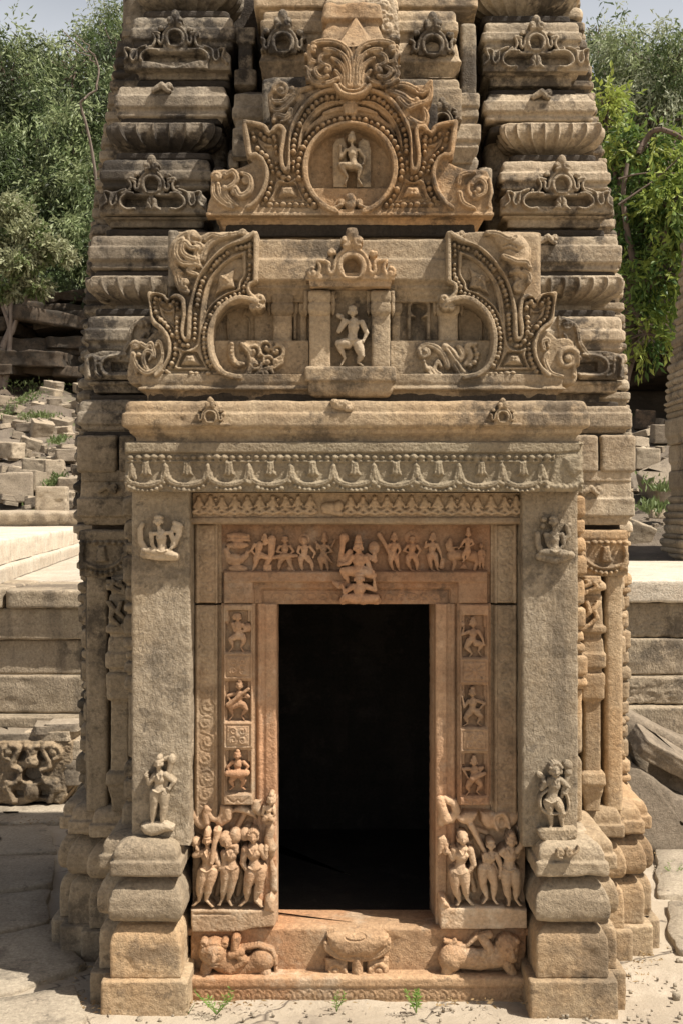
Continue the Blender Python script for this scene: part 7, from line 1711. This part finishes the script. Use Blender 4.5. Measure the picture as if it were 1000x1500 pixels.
def tree(name, label, base, blobs, mats, L, n, seed, trunk=.15, droop=.5, spread=.2, strand=6, bark=None, group=None, limbs=None, asp=.34, cat='tree'):
    """base (px,py,D) of trunk; blobs: (px, py, D, rx_px, ry_px); leaves hang in short strands from random clump points"""
    g = np.random.default_rng(seed); B = A(PD(*base)); o = tag(empty(name, tuple(B)), label, cat, group)
    segs = []; Ps = [[], [], []]; Ds = [[], [], []]
    area = sum(b[3] * b[4] for b in blobs)
    ctr = A([PD(*b[:3]) for b in blobs]).mean(0)
    for bi, b in enumerate(blobs):
        c = A(PD(*b[:3])); k_ = b[2] / FPX; rx, rz = b[3] * k_, b[4] * k_; ry = max(rx, rz) * .8
        fork = B + (ctr - B) * .45
        if not limbs or bi % 2 == 0:
            mid = (fork + c) / 2 + g.normal(size=3) * rx * .15
            segs += limbseg([B if bi == 0 else fork, fork if bi == 0 else mid, c], trunk if bi == 0 else trunk * .5, trunk * .12, bi, trunk * .1)
        nc = max(6, int(n * b[3] * b[4] / area / (strand * 5)))
        # clump centres, denser near the surface, broken up by noise
        d = g.normal(size=(nc * 2, 3)); d /= np.linalg.norm(d, axis=1, keepdims=True); rr = g.uniform(.35, 1.05, (nc * 2, 1)) ** .7
        q = d * rr; keep = fnoise(q * 2.2 + seed + bi, 1.4, 2, seed) > .03; q = q[keep][:nc]; rr = rr[keep][:nc]
        cc = c + q * A([rx, ry, rz])
        for j in range(0, len(cc), max(1, len(cc) // 14)): segs.append((c + (cc[j] - c) * .1, cc[j], trunk * .12, trunk * .04))
        # tone per clump: random, plus sunlit lightness painted in towards the crown top
        tn = fnoise(cc / max(rx, rz) * 1.6 + seed, 1.0, 2, seed + 3) + g.normal(size=len(cc)) * .22 + .25 * q[:, 2]; tone = np.where(tn > .18, 0, np.where(tn > -.22, 1, 2))
        for j in range(len(cc)):
            ns = 5; st0 = cc[j] + g.normal(size=(ns, 3)) * spread * min(rx, rz) * .55; dr = g.normal(size=(ns, 3)) * .6 + q[j] * .5; dr[:, 2] -= droop
            dr /= np.linalg.norm(dr, axis=1, keepdims=True)
            t = np.arange(strand)[None, :, None] * L * .55; pp = st0[:, None] + dr[:, None] * t; pp[..., 2] -= droop * (t[..., 0] ** 2) * .35 / max(L * strand, .01)
            pp = pp.reshape(-1, 3); dd = np.repeat(dr, strand, 0) + g.normal(size=(len(pp), 3)) * .55; Ps[tone[j]].append(pp); Ds[tone[j]].append(dd)
    segs += [s for l in (limbs or []) for s in limbseg([PD(*p) for p in l[0]], l[1], l[2], seed, l[1] * .1)]
    V, F = tubes(segs, 7); mesh_obj('trunk', V - B, F, bark or M_BARK, o)
    VV = []; FF = []; mi = []; off = 0
    for k_ in range(3):
        if not Ps[k_]: continue
        p = np.concatenate(Ps[k_]); d = np.concatenate(Ds[k_]); l = L * g.uniform(.6, 1.25, len(p)); V, F = leaves_mesh(p, d, l, l * asp, seed + k_); VV.append(V); FF.append(F + off); off += len(V); mi.append(np.full(len(F), k_))
    cr_ = mesh_obj('crown', np.concatenate(VV) - B, np.concatenate(FF), [LM[m_] for m_ in mats], o, smooth=False)
    cr_.data.polygons.foreach_set('material_index', np.concatenate(mi).astype(np.int32)); return o
OL = ('olive_light', 'olive', 'olive_dark')
HG = 'wispy trees covering the hillside'
tree('hillside_tree', 'tall feathery olive tree filling the top left corner', (60, 470, 36), [(10, 120, 36, 70, 84), (112, 105, 38, 56, 60), (60, 200, 35, 60, 60), (-30, 200, 36, 60, 90), (168, 75, 39, 36, 60)], OL, .20, 26000, 1, .25, .8, .3, 6, group=HG)
tree('hillside_tree', 'grey green drooping tree just left of the tower, halfway up', (130, 480, 33), [(110, 210, 33, 50, 60), (140, 290, 32, 50, 60), (80, 290, 32.5, 45, 50), (160, 160, 34, 40, 60), (120, 370, 31, 60, 50)], OL, .18, 26000, 2, .22, .9, .3, 6, group=HG)
tree('hillside_tree', 'dark bushy tree behind the small sapling on the left', (10, 470, 33), [(0, 300, 33, 55, 60), (40, 370, 32, 55, 50), (-40, 380, 33, 60, 60), (70, 420, 31, 45, 35), (20, 240, 34, 50, 40)], ('olive', 'olive', 'olive_dark'), .19, 18000, 3, .2, .6, .3, 5, group=HG)
tree('hillside_tree', 'pale far tree on the skyline left of the tower top', (150, 300, 52), [(150, 50, 52, 46, 48), (85, 100, 54, 40, 40), (20, 105, 55, 50, 40), (185, 110, 50, 30, 60)], ('pale', 'olive_light', 'olive'), .2, 16000, 4, .25, .5, .3, 5, group=HG)
tree('sapling', 'small broad-leaved sapling with a bent bare trunk before the rocks', (2, 585, 26.5), [(15, 308, 26.5, 30, 16), (40, 340, 26.3, 26, 12), (70, 362, 26.3, 26, 12), (25, 385, 26.2, 34, 13), (-12, 360, 26.5, 26, 20), (92, 372, 26.6, 20, 9), (50, 418, 26.4, 24, 10), (10, 425, 26.4, 22, 10)], ('broad_light', 'broad_light', 'broad'), .135, 9000, 5, .10, .15, .4, 3, M_BARKP, None, [([(2, 585, 26.5), (4, 520, 26.5), (18, 470, 26.5), (15, 430, 26.5), (20, 350, 26.5)], .11, .04)], .5)
tree('hillside_tree', 'dark leafy tree mostly hidden behind the left edge of the tower, added to shade the ledges', (215, 560, 27.5), [(150, 430, 28, 34, 24), (200, 360, 27.5, 70, 60), (260, 300, 27, 80, 80), (170, 300, 28.5, 40, 40)], ('olive', 'olive', 'olive_dark'), .17, 12000, 12, .25, .6, .35, 5, group=HG)  # tree added mostly out of view to cast shade on the rock ledges
tree('hillside_tree', 'dark shrubby growth on top of the rock ledges on the left', (60, 480, 29), [(20, 430, 29, 40, 22), (75, 425, 29, 36, 20), (115, 440, 28.5, 26, 22), (-30, 440, 29, 40, 30)], ('olive', 'olive_dark', 'olive_dark'), .13, 9000, 13, .08, .4, .35, 4, group=HG)
o = tag(empty('bare_branch', PD(125, 140, 30)), 'pale leafless branch reaching out left of the tower', 'branch'); sg_ = []
for l, r0, r1 in (([(118, 150, 30), (142, 125, 30), (140, 85, 30), (118, 68, 30), (92, 45, 30)], .032, .012), ([(140, 95, 30), (128, 80, 30), (108, 75, 30), (98, 62, 30)], .018, .008), ([(140, 85, 30), (125, 62, 30), (110, 52, 30)], .016, .007)): sg_ += limbseg([PD(*p) for p in l], r0, r1, 3, .02)
sg_ += limbseg([PD(150, 400, 31), PD(140, 250, 30.5), PD(118, 150, 30)], .055, .032, 2, .02)
V, F = tubes(sg_, 6); mesh_obj('branch_wood', V - A(o.location), F, M_BARKP, o)
# right side
tree('hillside_tree', 'dark tree at the right edge, added to shade the hollow in the rocks', (1080, 640, 18.5), [(1040, 480, 18.5, 50, 50), (1090, 380, 18.5, 70, 80), (985, 505, 19.5, 34, 18)], ('neem', 'olive', 'olive_dark'), .14, 9000, 14, .2, .6, .35, 5, group=HG)  # tree added mainly beyond the right edge to shade the rocks
tree('hillside_tree', 'pale feathery tree towering behind the bright neem on the right', (960, 500, 30), [(935, 85, 30, 56, 56), (985, 100, 29, 60, 66), (898, 100, 31, 40, 46), (960, 180, 29, 70, 60), (1040, 150, 30, 70, 110), (1010, 270, 29, 60, 60), (872, 60, 32, 26, 30)], ('pale', 'olive_light', 'olive'), .15, 36000, 6, .3, .8, .3, 6, group=HG)
tree('hillside_tree', 'deep green bushy tree low behind the neem, above the dark hollow', (980, 560, 22), [(930, 430, 22, 45, 60), (980, 400, 22, 50, 60), (1030, 440, 22, 50, 70), (950, 330, 23, 50, 50), (910, 480, 21.5, 30, 25)], ('neem', 'olive', 'olive_dark'), .15, 20000, 7, .2, .6, .3, 5, group=HG)
tree('neem_tree', 'bright green neem tree with dark arching branches close beside the tower', (905, 560, 12.6),
     [(885, 170, 13, 26, 42), (905, 230, 13, 36, 45), (950, 215, 12.6, 34, 30), (935, 290, 12.6, 40, 34), (985, 300, 12.2, 34, 40), (925, 370, 12.6, 40, 36), (975, 400, 12.3, 38, 34), (930, 445, 12.6, 34, 26), (945, 488, 12.4, 30, 18), (1030, 280, 12.5, 50, 90), (992, 195, 13, 26, 14)],
     ('neem_light', 'neem', 'neem_dark'), .10, 13500, 8, .12, .5, .35, 6, M_BARK, None,
     [([(895, 790, 12.6), (900, 640, 12.6), (910, 500, 12.6), (925, 430, 12.6), (935, 400, 12.6)], .12, .08), ([(925, 430, 12.6), (950, 370, 12.5), (985, 320, 12.4), (1010, 280, 12.3)], .07, .03), ([(935, 395, 12.6), (970, 375, 12.5), (1010, 358, 12.4)], .04, .02), ([(918, 440, 12.6), (905, 330, 12.8), (912, 250, 12.8), (920, 200, 12.8)], .06, .02), ([(930, 400, 12.4), (912, 300, 12.4), (918, 240, 12.4)], .04, .02), ([(935, 225, 12.4), (948, 200, 12.4), (968, 190, 12.3), (1010, 208, 12.2)], .035, .025), ([(905, 262, 12.2), (940, 254, 12.2), (990, 254, 12.2)], .012, .006), ([(905, 300, 12.2), (960, 262, 12.2), (1000, 225, 12.2)], .014, .006)], .38)
# green ground cover on the slopes
g = np.random.default_rng(5); n = 5200; Pp = []; 
for cx, cy, D, rx, ry, m_ in ((50, 590, 24.5, 20, 5, 400), (22, 605, 23.5, 10, 8, 300), (60, 612, 22.6, 22, 4, 300), (20, 745, 15.5, 30, 10, 900), (48, 740, 15.6, 16, 6, 300), (85, 700, 17.5, 6, 5, 150), (50, 470, 27, 40, 20, 700), (90, 640, 20.5, 8, 5, 200), (100, 450, 28, 30, 20, 700), (950, 745, 12, 24, 8, 160), (955, 700, 13, 20, 8, 120)):
    px = cx + g.normal(size=m_) * rx * .6; py = cy + g.normal(size=m_) * ry * .6; x = (px - 500) * D / FPX; y = D - D0 + g.normal(size=m_) * .25 - .2; z = np.maximum(CH + (750 - py) * D / FPX, hz(x, y)); z = np.minimum(z, hz(x, y) + .25); Pp.append(np.c_[x, y, z])
Pp = np.concatenate(Pp); V, F = leaves_mesh(Pp, np.c_[g.normal(size=(len(Pp), 2)) * .6, np.abs(g.normal(size=len(Pp))) + .4], g.uniform(.05, .14, len(Pp)), g.uniform(.02, .04, len(Pp)), 3)
tag(mesh_obj('ground_cover', V, F, LM['broad'], None, smooth=False), 'low green weeds among the rubble', kind='stuff')
# the rest of the wood on the hill, one mass seen through and between the nearer trees
g = np.random.default_rng(44); cc = np.c_[g.uniform(-34, 34, 620), g.uniform(29, 62, 620)]; cz = hz(cc[:, 0], cc[:, 1]); Pp = []; Dr = []; Mi = []
for (x, y), z in zip(cc, cz):
    r = g.uniform(1.2, 2.6); m_ = 70; d = g.normal(size=(m_, 3)); d /= np.linalg.norm(d, axis=1, keepdims=True); d[:, 2] = np.abs(d[:, 2]); q = d * g.uniform(.6, 1.05, (m_, 1)) * A([r, r, r * 1.1]); Pp.append(q + A([x, y, z])); Dr.append(d + g.normal(size=(m_, 3)) * .8 - A([0, 0, .4])); Mi.append(g.choice(3, m_, p=[.2, .4, .4]))
Pp = np.concatenate(Pp); V, F = leaves_mesh(Pp, np.concatenate(Dr), g.uniform(.45, .9, len(Pp)), g.uniform(.22, .42, len(Pp)), 7)
o = tag(mesh_obj('hill_wood', V, F, [LM['olive'], LM['olive_dark'], LM['olive_dark']], None, smooth=False), 'dark scrubby wood covering the hillside behind the temple', kind='stuff')
o.data.polygons.foreach_set('material_index', np.concatenate(Mi).astype(np.int32))
